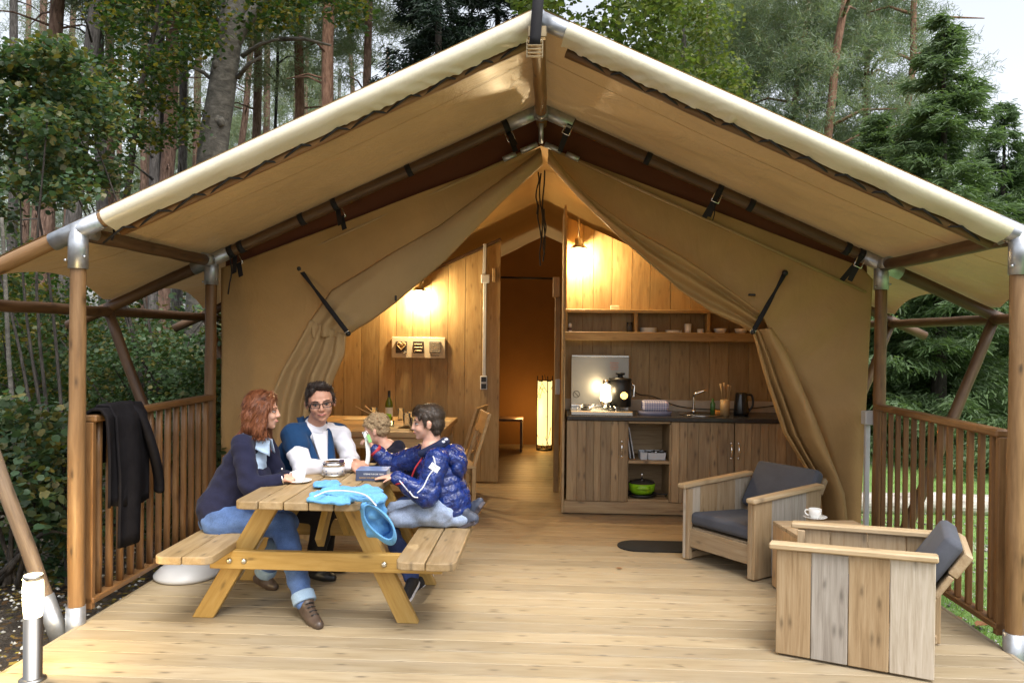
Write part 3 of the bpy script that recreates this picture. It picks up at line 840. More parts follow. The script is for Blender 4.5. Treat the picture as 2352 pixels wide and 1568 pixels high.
# ------------------------------------------------------------------ kitchen
kc = thing('kitchen_cabinet', 'rough wooden kitchen cabinet with black worktop and open niche', 'cabinet', (1.3, YKF, 0))
def kx(px, Y=YKF): return aY(px, 1060, Y).x
def kz(py, Y=YKF, px=1450): return aY(px, py, Y).z
cx0, cx1 = kx(1296), 2.43
zt = kz(966); zp = kz(1152)
plank('side_panel', (cx0 - .012, YKF + .29, .01), (cx0 - .012, YKF + .29, zt), .58, .024, (1, 0, 0), WD_CAB, kc)
plank('plinth', (cx0, YKF + .02, zp / 2 + .005), (cx1, YKF + .02, zp / 2 + .005), zp - .01, .02, (0, -1, 0), WD_CAB, kc)
def door(pa, pb, n, hx, label=None):
    xa, xb = kx(pa), kx(pb); e = bpy.data.objects.new('door', None)
    link(e, kc, Matrix.Translation((xa, YKF, zp)))
    if label: e['label'] = label
    rr = random.Random(pa); ws = [rr.uniform(.7, 1.3) for _ in range(n)]; tot = sum(ws); x = xa
    for w in ws:
        w = w / tot * (xb - xa)
        plank('plank', (x + w / 2, YKF, zp + .004), (x + w / 2, YKF, zt - .004), w - .002, .020 + rr.uniform(-.001, .001), (0, -1, 0), WD_CAB, e, .002); x += w
    m = MB(); h = kx(hx); z0 = kz(1030)
    m.tube([(h, YKF - .012, z0 + .07), (h, YKF - .04, z0 + .05), (h, YKF - .045, z0), (h, YKF - .04, z0 - .05), (h, YKF - .012, z0 - .07)], [.004, .006, .008, .006, .004], 8)
    m.ball((h, YKF - .016, z0 + .07), .011, 8, 6); m.ball((h, YKF - .016, z0 - .07), .011, 8, 6); obj('handle', m, CHROME, e)
door(1301, 1440, 7, 1427)
door(1541, 1685, 7, 1678)
door(1687, 1830, 7, 1695)
plank('plank', (kx(1845), YKF, zp), (kx(1845), YKF, zt - .004), .12, .02, (0, -1, 0), WD_CAB, kc)
na, nb = kx(1442), kx(1539)
plank('niche_side', (na - .004, YKF + .25, zp), (na - .004, YKF + .25, zt - .03), .48, .018, (1, 0, 0), WD_CAB, kc)
plank('niche_side', (nb + .004, YKF + .25, zp), (nb + .004, YKF + .25, zt - .03), .48, .018, (1, 0, 0), WD_CAB, kc)
plank('rail', (na, YKF + .01, zt - .012), (nb, YKF + .01, zt - .012), .03, .022, (0, 0, 1), WD_CAB, kc)
zs = kz(1061)
for z_ in (zs, zp + .012):
    plank('shelf', (na + .006, YKF + .24, z_), (nb - .006, YKF + .24, z_), .46, .03 if z_ > .3 else .022, (0, 0, 1), WD_CAB, kc)
plank('back_panel', (na, YKF + .49, (zp + zt) / 2), (nb, YKF + .49, (zp + zt) / 2), zt - zp, .012, (0, -1, 0), WD_CAB, kc)
m = MB(); m.box(((cx0 + cx1) / 2 + .01, YKF + .28, zt + .021), (cx1 - cx0 - .02, .63, .042), .006); obj('worktop', m, STONE, kc)
ZT = zt + .042
m = MB(); m.box(((cx0 + cx1) / 2, YKW - .022, ZT + .055), (cx1 - cx0, .018, .11), .003); obj('splash_rail', m, plain('rail_paint', (.42, .36, .27), .5), kc)
def on(px, py=950, dy=.25):
    """spot on the worktop at the reading px, dy behind the cabinet front"""
    q = aY(px, py, YKF + dy); return Vector((q.x, YKF + dy, ZT))
# shelf on the wall
YS0, YS1 = YKW - .20, YKW - .012
sh = thing('wall_shelf', 'open wooden wall shelf with three bays of crockery over the worktop', 'shelf', aY(1465, 770, YS0))
sx0, sx1 = aY(1297, 740, YS0).x, 2.43
ztop_, zbot = aY(1400, 714, YS0).z, aY(1400, 772, YS0).z
plank('shelf_top', (sx0, (YS0 + YS1) / 2, ztop_), (sx1, (YS0 + YS1) / 2, ztop_), YS1 - YS0, .032, (0, 0, 1), WD_WALL, sh)
plank('shelf_board', (sx0, (YS0 + YS1) / 2, zbot + .01), (sx1, (YS0 + YS1) / 2, zbot + .01), YS1 - YS0 - .002, .03, (0, 0, 1), WD_WALL, sh)
plank('shelf_front', (sx0 - .002, YS0 - .012, zbot), (sx1, YS0 - .012, zbot), .085, .02, (0, -1, 0), WD_WALL, sh)
for px in (1300, 1461, 1628, 1775):
    xx = aY(px, 740, YS0).x; plank('divider', (xx, (YS0 + YS1) / 2, zbot + .026), (xx, (YS0 + YS1) / 2, ztop_ - .017), YS1 - YS0 - .006, .032, (1, 0, 0), WD_WALL, sh)
ZS = zbot + .026
def sp(px): q = aY(px, 755, YKW - .10); return Vector((q.x, YKW - .10, ZS))
GLASS = N('clear_glass'); GLASS.set(Base_Color=(.95, .97, .95, 1), Roughness=.03, Transmission_Weight=.92, IOR=1.15); GLASS = GLASS.m
def lathe_thing(name, label, cat, c, prof, mat, n=24, group=None):
    m = MB(); m.lathe(prof, n, tuple(c)); return tag(obj(name, m, mat), label, cat, group)
def plates(px, n, r, label):
    c = sp(px); t = thing('plate_stack', label, 'plates', tuple(c), 0, 'crockery on the kitchen shelf')
    for k in range(n):
        m = MB(); z = k * .011; m.lathe([(0, z), (r * .6, z), (r, z + .014), (r, z + .018), (r * .6, z + .005), (0, z + .005)], 28, tuple(c)); obj('plate', m, PORC, t)
plates(1489, 5, .085, 'stack of white plates in the middle bay of the shelf')
plates(1545, 3, .072, 'lower stack of white saucers beside the plates')
CUP = lambda r, h: [(0, 0), (r * .7, 0), (r * .95, h * .25), (r, h), (r - .004, h), (r * .9, h * .28), (0, .008)]
lathe_thing('jug', 'tall white jug in the middle bay of the shelf', 'jug', sp(1580), CUP(.034, .105), PORC, group='crockery on the kitchen shelf')
lathe_thing('cup', 'low white cup to the right of the jug', 'cup', sp(1609), CUP(.034, .055), PORC, group='crockery on the kitchen shelf')
lathe_thing('cup', 'small silver cup to the left of the jug', 'cup', sp(1563), CUP(.014, .045), STEEL, group='crockery on the kitchen shelf')
lathe_thing('bowl', 'white bowl in the right bay of the shelf', 'bowl', sp(1654), [(0, 0), (.03, 0), (.055, .03), (.066, .062), (.062, .062), (.05, .03), (0, .006)], PORC, group='crockery on the kitchen shelf')
lathe_thing('bowl', 'white bowl half hidden by the tied back curtain', 'bowl', sp(1702), [(0, 0), (.03, 0), (.055, .03), (.066, .062), (.062, .062), (.05, .03), (0, .006)], PORC, group='crockery on the kitchen shelf')
lathe_thing('drinking_glass', 'upright drinking glass at the end of the left shelf bay', 'glass', sp(1446), [(0, 0), (.026, 0), (.03, .115), (.027, .115), (.023, .006), (0, .006)], GLASS)
t = thing('spice_jar', 'small white and dark spice jar in the left shelf corner', 'jar', tuple(sp(1309)))
c = sp(1309); m = MB(); m.lathe([(0, 0), (.02, 0), (.02, .03), (0, .03)], 14, tuple(c)); m.lathe([(0, .055), (.02, .055), (.02, .085), (.012, .1), (0, .1)], 14, tuple(c)); obj('jar_body', m, PORC, t)
m = MB(); m.lathe([(.019, .03), (.0195, .055)], 14, tuple(c)); obj('jar_band', m, plain('jar_band', (.12, .05, .03), .5), t)
lathe_thing('plate', 'thin brown plate lying in the left shelf bay', 'plate', sp(1365), [(0, 0), (.06, 0), (.085, .012), (.06, .006), (0, .006)], plain('brown_plate', (.35, .16, .07), .4))
m = MB(); q = aY(1412, 703, YKW - .08); m.box((q.x, q.y, ztop_ + .016 + .021), (.085, .05, .042), .003); tag(obj('match_box', m, plain('box_card', (.62, .54, .38), .6)), 'small pale box lying on top of the shelf', 'box')
# hob with raised lid
hb = thing('hob', 'steel gas hob with a raised glass lid on the worktop', 'stove', tuple(on(1380)))
a, b = aY(1311, 950, YKF + .02).x, aY(1454, 950, YKF + .02).x
m = MB(); m.box(((a + b) / 2, YKF + .24, ZT + .02), (b - a, .46, .04), .006); obj('hob_plate', m, STEEL, hb)
lz1 = aY(1378, 815, YKF + .47).z; lm = plain('lid_glass', (.27, .26, .24), .3, .5, .03)
la, lb = aY(1312, 880, YKF + .47).x, aY(1444, 880, YKF + .47).x
m = MB(); m.box(((la + lb) / 2, YKF + .475, (ZT + .05 + lz1) / 2), (lb - la, .012, lz1 - ZT - .05), .002); obj('lid', m, lm, hb)
m = MB(); m.box(((la + lb) / 2, YKF + .468, lz1 - .012), (lb - la, .02, .022), .004); m2 = MB(); m2.box(((la + lb) / 2, YKF + .468, ZT + .055), (lb - la, .02, .022), .004)
obj('lid_trim', m, STEEL, hb); obj('lid_trim', m2, STEEL, hb)
q = aY(1324, 905, YKF + .465); m = MB(); M = facing(q); pts = [M @ Vector((.032 * math.cos(k * PI / 10), .032 * math.sin(k * PI / 10), 0)) for k in range(21)]
m.tube(pts, .003, 5); m.tube([M @ Vector((-.022, .022, 0)), M @ Vector((.022, -.022, 0))], .003, 5); obj('warning_symbol', m, inkd, hb)
for k in range(4):
    q = aY(1411, 833 + k * 5, YKF + .4655); m = MB(); m.box((q.x, q.y, q.z), (.085 - .012 * (k % 2), .002, .006), .0005); obj('warning_print', m, plain('red_ink', (.42, .16, .10), .7), hb)
for px, dy in ((1345, .15), (1405, .15), (1350, .36)):
    c = on(px, 945, dy); c.z = ZT + .04; m = MB(); m.lathe([(0, .0), (.045, .0), (.04, .014), (0, .016)], 18, tuple(c)); bu = obj('burner', m, BLACKM, hb)
    m = MB()
    for k in range(4):
        aa = k * PI / 2 + .4; m.tube([c + Vector((.09 * math.cos(aa), .09 * math.sin(aa), .0)), c + Vector((.085 * math.cos(aa), .085 * math.sin(aa), .028)), c + Vector((.02 * math.cos(aa), .02 * math.sin(aa), .03))], .005, 6)
    obj('pan_support', m, CHROME, bu)
# lantern and black pot on the hob
c = on(1392, 930, .22); c.z = ZT + .07
t = thing('lantern', 'brightly lit glass lantern standing on the hob', 'lantern', tuple(c))
m = MB(); m.lathe([(0, 0), (.045, 0), (.055, .03), (.055, .05), (0, .05)], 18, tuple(c)); m.lathe([(.0, .205), (.032, .205), (.036, .225), (.03, .25), (0, .255)], 18, tuple(c)); obj('base', m, STEEL, t)
m = MB(); m.lathe([(.052, .045), (.057, .08), (.048, .13), (.034, .205)], 20, tuple(c)); obj('glow_glass', m, emit('lantern_glow', (1., .86, .55), 5), t)
plight('lamp_light', c + Vector((-.04, -.10, .15)), (1., .76, .42), 3.5, .05, t)
c = on(1424, 930, .24); c.z = ZT + .07
t = thing('stock_pot', 'tall black pot with a lid and a small round lit window', 'pot', tuple(c))
m = MB(); m.lathe([(0, 0), (.105, 0), (.105, .24), (.095, .25), (0, .25)], 28, tuple(c)); obj('pot_body', m, BLACKM, t)
m = MB(); m.lathe([(.11, .25), (.108, .268), (.03, .275), (.022, .295), (.045, .305), (.045, .32), (0, .322)], 28, tuple(c)); obj('lid', m, BLACKM, t)
q = c + Vector((.028, -.105, .11)); m = MB(); M = facing(q); m.lathe([(0, 0), (.034, 0), (.034, .004), (0, .004)], 20, M=M @ Matrix.Rotation(0, 4, 'X')); obj('window', m, emit('window_glow', (1., .55, .14), 2.2), t)
m = MB()
for k in range(5): m.box(tuple(q + Vector((0, -.006, -.024 + k * .012))), (.06, .003, .003), .0005)
obj('window_grille', m, BLACKM, t)
m = MB(); m.tube([c + Vector((.10, -.02, .22)), c + Vector((.135, -.02, .20)), c + Vector((.13, -.02, .10)), c + Vector((.10, -.02, .09))], .008, 8); obj('handle', m, CHROME, t)
# cable along the wall
P = [aY(x, y, YKW - .06) for x, y in ((1448, 893), (1470, 906), (1500, 910), (1560, 933), (1640, 940), (1720, 938), (1790, 930))]
m = MB(); m.tube(spline(P, 4), .005, 6); tag(obj('cable', m, CORD), 'thin black cable drooping along the kitchen wall behind the worktop', 'cable')
# folded tea towel on a tray
c = on(1504, 950, .20)
tw = N('check_towel'); v = tw.mapping((1, 1, 1), False); ck = tw.n('TexBrick')
w1 = tw.n('TexWave', wave_type='BANDS', bands_direction='X'); w1.inputs['Scale'].default_value = 14; tw.l(v, w1.inputs['Vector'])
w2 = tw.n('TexWave', wave_type='BANDS', bands_direction='Z'); w2.inputs['Scale'].default_value = 14; tw.l(v, w2.inputs['Vector'])
tw.base(tw.mix(tw.math('MULTIPLY', tw.math('ADD', w1.outputs['Fac'], w2.outputs['Fac']), .5), (.62, .60, .66), (.16, .17, .36))); tw.set(Roughness=.9)
t = thing('dish_tray', 'blue grey dish tray with a folded checked towel on the worktop', 'tray', tuple(c))
m = MB(); m.lathe([(0, 0), (.15, 0), (.165, .035), (.16, .035), (.145, .006), (0, .006)], 32, tuple(c), Matrix.Translation((c.x, c.y, 0)) @ Matrix.Diagonal((1, .62, 1, 1)) @ Matrix.Translation((-c.x, -c.y, 0))); obj('tray', m, plain('tray_blue', (.22, .22, .32), .5), t)
m = MB(); m.box((c.x, c.y, ZT + .085), (.25, .17, .10), .025)
tag(obj('tea_towel', m, tw.m), 'folded blue and white checked tea towel on the worktop tray', 'towel')
# sink, tap, utensils, kettle
c = on(1610, 950, .26)
t = thing('sink', 'shallow steel sink basin let into the dark worktop', 'sink', tuple(c))
m = MB(); m.lathe([(.20, .002), (.205, .008), (.185, .008), (.15, -.02), (0, -.025)], 32, tuple(c)); obj('basin', m, STEEL, t)
c = on(1593, 950, .36); m = MB()
m.tube(spline([c, c + Vector((0, 0, .16)), c + Vector((.01, -.02, .19)), c + Vector((.10, -.05, .23))], 4), .012, 8); m.ball(tuple(c + Vector((0, 0, .02))), .022)
tag(obj('tap', m, CHROME), 'slim chrome tap over the sink', 'tap')
c = on(1665, 950, .22)
t = thing('utensil_pot', 'wooden pot of spatulas and spoons on the worktop', 'utensil pot', tuple(c))
m = MB(); m.lathe([(0, 0), (.042, 0), (.045, .15), (.038, .15), (.036, .01), (0, .01)], 18, tuple(c)); obj('pot', m, WD_DINE, t)
for k, (dx, h, w) in enumerate(((-.05, .30, .032), (-.015, .31, .022), (.03, .29, .028), (.055, .28, .018))):
    m = MB(); m.tube([c + Vector((dx * .3, .0, .02)), c + Vector((dx * .8, .01 * k - .02, h - .07)), c + Vector((dx, .01 * k - .02, h))], [.006, .007, w], 8, flat=.3); obj('utensil', m, WD_DINE, t)
c = on(1702, 950, .24)
t = thing('kettle', 'tall black kettle with a bright edge beside the utensil pot', 'kettle', tuple(c))
m = MB(); m.lathe([(0, 0), (.07, 0), (.072, .04), (.055, .20), (.05, .215), (0, .22)], 24, tuple(c)); obj('kettle_body', m, plain('kettle_black', (.02, .02, .02), .15, .2), t)
m = MB(); m.tube(spline([c + Vector((.05, 0, .20)), c + Vector((.10, 0, .19)), c + Vector((.11, 0, .10)), c + Vector((.07, 0, .04))], 4), .011, 8); obj('handle', m, BLACKM, t)
c = on(1637, 945, .34); t = thing('soap_bottle', 'small green soap bottle with an orange sponge by the tap', 'bottle', tuple(c))
m = MB(); m.lathe([(0, 0), (.025, 0), (.025, .10), (.012, .12), (.012, .15), (0, .15)], 14, tuple(c)); obj('bottle', m, plain('green_soap', (.06, .16, .04), .2), t)
m = MB(); m.box((c.x + .05, c.y - .04, ZT + .02), (.07, .05, .04), .008); tag(obj('sponge', m, plain('sponge_orange', (.55, .22, .04), .9)), 'orange sponge lying beside the sink', 'sponge')
# niche contents
c = aY(1497, 1050, YKF + .16); zz = zs + .016
t = thing('cutlery_tray', 'white plastic cutlery tray on the niche shelf', 'tray', (c.x, c.y, zz))
m = MB(); wx, wy, hh = .235, .20, .065
for (ox, w_) in ((-.086, .062), (.034, .165)):
    m.add([(c.x + ox + sx * w_ / 2 * k, c.y + sy * wy / 2 * k2, zz + z_) for z_, k, k2 in ((0.001, .92, .94), (hh, 1, 1)) for sx, sy in ((-1, -1), (1, -1), (1, 1), (-1, 1))], [(3, 2, 1, 0), (0, 1, 5, 4), (1, 2, 6, 5), (2, 3, 7, 6), (3, 0, 4, 7)])
obj('tray_body', m, PLAST_W, t, solid=.005)
for k, (dx, dy) in enumerate(((-.03, .0), (.04, .03), (.08, -.02))):
    m = MB(); m.ball((c.x + dx, c.y + dy, zz + .055), (.028, .03, .012), 12, 6); m.tube([(c.x + dx, c.y + dy, zz + .055), (c.x + dx + .06, c.y + dy + .04, zz + .07)], .005, 6); tag(obj('ladle', m, BLACKM if k != 1 else STEEL), ('dark ladle in the left of the white cutlery tray', 'shiny steel spoon in the white cutlery tray', 'dark ladle in the right of the white cutlery tray')[k], 'ladle', 'spoons in the cutlery tray')
for k in range(2):
    m = MB(); M = Matrix.Translation((na + .035 + k * .035, YKF + .2, zs + .016)) @ Matrix.Rotation(-.13 - .05 * k, 4, 'Y'); m.box((0, 0, .155), (.010, .22, .30), .003, M)
    tag(obj('cutting_board', m, PLAST_W), ('white cutting board leaning at the niche side wall', 'second white cutting board leaning in front of the first')[k], 'cutting board', 'cutting boards in the niche')
c = aY(1474, 1130, YKF + .16); zz = zp + .024 + .028
m = MB(); c2 = (c.x + .0, c.y, zp + .024)
m.lathe([(0, .0), (.125, .0), (.148, .03), (.142, .03), (.12, .006), (0, .006)], 28, c2); m.tube([(c2[0] + .14, c2[1] - .03, c2[2] + .03), (c2[0] + .25, c2[1] - .07, c2[2] + .035)], .012, 8, flat=.5)
tag(obj('frying_pan', m, BLACKM), 'black frying pan under the green pot in the niche', 'pan')
t = thing('green_pot', 'lime green cooking pot with dark lid in the lower niche', 'pot', (c.x, c.y, zz))
GRN = plain('lime_enamel', (.22, .46, .015), .25, 0, .05)
m = MB(); m.lathe([(0, 0), (.095, 0), (.118, .03), (.126, .10), (0, .10)], 30, (c.x, c.y, zz)); obj('pot_body', m, GRN, t)
m = MB(); m.lathe([(.124, .10), (.11, .118), (.03, .135), (0, .137)], 30, (c.x, c.y, zz)); obj('lid', m, plain('lid_dark', (.04, .035, .03), .15), t)
m = MB(); m.lathe([(0, .13), (.007, .13), (.007, .16), (.014, .175), (.01, .19), (0, .192)], 12, (c.x, c.y, zz)); obj('knob', m, CHROME, t)
m = MB(); m.tube(spline([(c.x - .055, c.y - .112, zz + .075), (c.x - .05, c.y - .14, zz + .07), (c.x + .05, c.y - .14, zz + .07), (c.x + .055, c.y - .112, zz + .075)], 4), .010, 8); obj('handle', m, GRN, t)

# ------------------------------------------------------------------ dining table with chairs, further in on the left
dt = thing('dining_table', 'long wooden dining table laid behind the family inside the tent', 'table', (-1.75, 7.5, 0))
tx0, tx1, ty0, ty1, tz = -2.35, -.98, 6.95, 8.3, .775
for k in range(5):
    w = (ty1 - ty0) / 5; plank('top_board', (tx0, ty0 + w * (k + .5), tz - .025), (tx1, ty0 + w * (k + .5), tz - .025), w - .003, .05, (0, 0, 1), WD_DINE, dt)
plank('apron', (tx0 + .06, ty0 + .05, tz - .105), (tx1 - .06, ty0 + .05, tz - .105), .10, .03, (0, -1, 0), WD_DINE, dt)
plank('apron', (tx1 - .06, ty0 + .05, tz - .105), (tx1 - .06, ty1 - .05, tz - .105), .10, .03, (1, 0, 0), WD_DINE, dt)
for xx in (tx0 + .07, tx1 - .07):
    for yy in (ty0 + .07, ty1 - .07): plank('leg', (xx, yy, .005), (xx, yy, tz - .055), .08, .08, (0, 1, 0), WD_DINE, dt)
def dining_chair(loc, rz, label):
    t = thing('dining_chair', label, 'chair', loc, rz, 'chairs at the dining table'); T = WM[t.name]
    for sx in (-1, 1):
        plank('rear_leg', (sx * .19, .20, .01), (sx * .19, .20, .46), .04, .04, (0, 1, 0), WD_DINE, t, T=T)
        plank('back_post', (sx * .19, .20, .46), (sx * .19, .34, .93), .045, .03, (0, 1, 0), WD_DINE, t, T=T)
        plank('front_leg', (sx * .19, -.18, .01), (sx * .19, -.18, .43), .04, .04, (0, 1, 0), WD_DINE, t, T=T)
    plank('seat', (0, -.21, .45), (0, .22, .45), .43, .028, (0, 0, 1), WD_DINE, t, T=T)
    plank('back_rest', (-.215, .315, .84), (.215, .315, .84), .20, .025, (0, 1, -.3), WD_DINE, t, T=T)
    plank('stretcher', (-.19, 0, .2), (-.19, .2, .2), .03, .02, (1, 0, 0), WD_DINE, t, T=T)
dining_chair((-.93, 7.25, 0), -1.30, 'nearest wooden dining chair with a leaning back behind the boy')
dining_chair((-1.02, 7.95, 0), -1.75, 'wooden dining chair further back against the table end')
# bench with striped cushion on the near side
bz = thing('dining_bench', 'low wooden bench with an orange striped cushion in front of dining table', 'bench', (-1.5, 6.6, 0))
plank('seat', (-2.2, 6.62, .43), (-.95, 6.62, .43), .30, .035, (0, 0, 1), WD_DINE, bz)
for xx in (-2.1, -1.05): plank('leg', (xx, 6.62, .005), (xx, 6.62, .41), .28, .03, (1, 0, 0), WD_DINE, bz)
st = N('striped_cushion'); v = st.mapping((1, 1, 1), False); w1 = st.n('TexWave', wave_type='BANDS', bands_direction='Y'); w1.inputs['Scale'].default_value = 7; st.l(v, w1.inputs['Vector'])
st.base(st.ramp(w1.outputs['Fac'], [(0, (.45, .06, .02)), (.35, (.55, .16, .03)), (.5, (.55, .32, .08)), (.7, (.30, .03, .02)), (1, (.06, .03, .02))], 'CONSTANT')); st.set(Roughness=.9)
m = MB(); m.box((-1.55, 6.62, .485), (1.15, .32, .07), .03); tag(obj('bench_cushion', m, st.m), 'orange and red striped cushion on the indoor bench', 'cushion')
# on the dining table
def dtop(px, Y): q = aY(px, 980, Y); return Vector((q.x, Y, tz))
c = dtop(893, 7.75)
t = thing('wine_bottle', 'green wine bottle with pale label on the dining table', 'bottle', tuple(c))
BGL = N('bottle_glass'); BGL.set(Base_Color=(.20, .26, .03, 1), Roughness=.08, Transmission_Weight=.5, IOR=1.3)
m = MB(); m.lathe([(0, 0), (.037, 0), (.038, .17), (.034, .20), (.014, .245), (.013, .30), (0, .30)], 22, tuple(c)); obj('bottle', m, BGL.m, t)
m = MB(); m.lathe([(.0385, .06), (.0385, .15)], 22, tuple(c)); obj('paper_label', m, plain('label_paper', (.62, .57, .50), .7), t)
m = MB(); m.lathe([(.0145, .25), (.0145, .315), (0, .317)], 16, tuple(c)); obj('foil_cap', m, BLACKM, t)
c = dtop(873, 7.5)
t = thing('salad_bowl', 'lime green salad bowl with wooden servers on the dining table', 'bowl', tuple(c))
m = MB(); m.lathe([(0, 0), (.07, 0), (.105, .05), (.11, .10), (.104, .10), (.09, .03), (0, .012)], 28, tuple(c)); obj('bowl_body', m, GRN, t)
for k, (ex) in enumerate((-.24, -.16)):
    m = MB(); m.tube([c + Vector((.02, 0, .06)), c + Vector((ex * .6, -.02 + .05 * k, .13)), c + Vector((ex, -.02 + .06 * k, .175))], [.006, .007, .014], 8, flat=.5); obj('server', m, WD_DINE, t)
for k, (px, Y, h, r_) in enumerate(((934, 7.4, .125, .036), (950, 7.15, .115, .036), (920, 7.95, .12, .033), (858, 8.0, .12, .034), (941, 7.7, .11, .033))):
    c = dtop(px, Y)
    lathe_thing('drinking_glass', ('clear glass in front of the wine bottle on the dining table', 'clear glass close to the older boy at the table edge', 'clear glass just right of the wine bottle', 'clear glass left of the green salad bowl', 'clear glass between bottle and dining chairs')[k], 'glass', c,
                [(0, 0), (r_ * .85, 0), (r_, h), (r_ - .003, h), (r_ * .8, .008), (0, .008)], GLASS, group='glasses on the dining table')
for k, (px, Y) in enumerate(((955, 7.3), (905, 7.2), (830, 8.0), (1000, 7.9))):
    c = dtop(px, Y); m = MB(); m.box((c.x, c.y, tz + .003), (.32, .24, .005), .001)
    tag(obj('place_mat', m, plain('mat_straw%s' % 'abcd'[k], (.55, .43, .24), .8)), ('straw place mat near the older boy', 'straw place mat in front of the green bowl', 'straw place mat at the far left of the table', 'straw place mat at the far right of the table')[k], 'place mat', 'straw place mats on the dining table')
c = dtop(898, 7.35); t = thing('candle_glass', 'small glass with a lit candle beside the wine bottle', 'candle', tuple(c))
m = MB(); m.lathe([(0, 0), (.03, 0), (.033, .06), (.03, .06), (.028, .006), (0, .006)], 18, tuple(c)); obj('holder', m, GLASS, t)
m = MB(); m.ball((c.x, c.y, tz + .03), (.012, .012, .018)); obj('flame', m, emit('flame', (1, .75, .25), 6), t)

# ------------------------------------------------------------------ picnic table on the deck
PX, PY0, PY1 = -1.345, 4.10, 5.42
pt = thing('picnic_table', 'weathered yellow wooden picnic table with attached benches where the family sits', 'table', (PX, 4.75, 0))
def rplank(name, x0, x1, ya, yb, z, t, mat, cl=False, cr=False, rad=.055):
    """top board along Y with rounded outer corners"""
    pl = []
    def corner(cx, cy, a0):
        return [(cx + rad * math.cos(a0 + k * PI / 8), cy + rad * math.sin(a0 + k * PI / 8)) for k in range(5)]
    w, L = x1 - x0, yb - ya
    # local X along Y(world), local Y = -X(world)
    hw, hl = w / 2, L / 2
    pl += corner(hl - rad, hw - rad, 0) if cl else [(hl, hw)]
    pl += corner(-hl + rad, hw - rad, PI / 2) if cl else [(-hl, hw)]
    pl += corner(-hl + rad, -hw + rad, PI) if cr else [(-hl, -hw)]
    pl += corner(hl - rad, -hw + rad, 1.5 * PI) if cr else [(hl, -hw)]
    M = frame((0, 1, 0), (0, 0, 1), ((x0 + x1) / 2, (ya + yb) / 2, z))
    o = obj(name, MB().prism(pl, t, M=None), mat, pt, M)
    b = o.modifiers.new('edge', 'BEVEL'); b.width = .006; b.segments = 2; b.limit_method = 'ANGLE'
    return o
tw_ = .69; bw_ = tw_ / 5
for k in range(5):
    xa = PX - .005 - tw_ / 2 + k * bw_
    rplank('top_board', xa + .003, xa + bw_ - .003, PY0 + random.uniform(-.006, .006), PY1 + random.uniform(-.006, .006), .728 + random.uniform(-.002, .002), .044, WD_TOP, k == 0, k == 4)
for s in (-1, 1):
    for k in range(2):
        xa = PX + .04 + (s * .66 - .165) + k * .165 if s > 0 else PX + .045 + (s * .66 - .165) + k * .165
        rplank('bench_board', xa + .003, xa + .162, PY0 - .03, PY1 + .03, .428 + random.uniform(-.002, .002), .044, WD_TOP, k == 0, k == 1)
for yy, fy in ((4.43, -1), (5.12, 1)):
    for s in (-1, 1):
        a = Vector((PX - .05 + s * .60, yy, .0)); b = Vector((PX - .02 + s * .22, yy, .706))
        d = (b - a).normalized(); M = frame((b - a), (0, -1, 0), (a + b) / 2); L = (b - a).length
        # mitred on the floor and under the top
        Mi = M.inverted(); hw = .055; nx = .11 / 2 / abs(d.z)
        vs = [Mi @ Vector(q) for q in [(a.x - nx, yy - .0225, 0.001), (a.x + nx, yy - .0225, 0.001), (b.x + nx, yy - .0225, .704), (b.x - nx, yy - .0225, .704),
              (a.x - nx, yy + .0225, 0.001), (a.x + nx, yy + .0225, 0.001), (b.x + nx, yy + .0225, .704), (b.x - nx, yy + .0225, .704)]]
        o = obj('leg', MB().add(vs, [(0, 1, 2, 3), (7, 6, 5, 4), (0, 4, 5, 1), (1, 5, 6, 2), (2, 6, 7, 3), (3, 7, 4, 0)]), WD_TABLE, pt, M)
        b_ = o.modifiers.new('edge', 'BEVEL'); b_.width = .004; b_.segments = 1
    y2 = yy + fy * .046
    xa, xb = PX - .73, PX + .80
    cross = plank('crossbar', (xa + .14 if yy < 5 else xa, y2, .355), (xb - .05, y2, .355), .105, .045, (0, -1, 0), WD_TABLE, pt, .004)
    plank('bench_bearer', (xa, yy, .375), (xa + .22, yy, .375), .06, .045, (0, -1, 0), WD_TABLE, pt)
    plank('top_bearer', (PX - .32, y2, .680), (PX + .31, y2, .680), .05, .045, (0, -1, 0), WD_TABLE, pt)
    for xx in (PX - .555, PX - .475, PX - .39, PX + .42, PX + .51, PX + .595):
        m = MB(); m.ball((xx, y2 + fy * .0225, .362 - (.012 if abs(xx - PX) < .48 else 0)), (.017, .014, .017), 12, 6); obj('bolt', m, BOLT, pt)
plank('long_brace', (PX, 4.52, .42), (PX, 4.80, .70), .085, .04, (1, 0, 0), WD_TABLE, pt)
plank('long_brace', (PX + .03, 5.06, .36), (PX - .02, 4.82, .70), .085, .04, (1, 0, 0), WD_TABLE, pt)

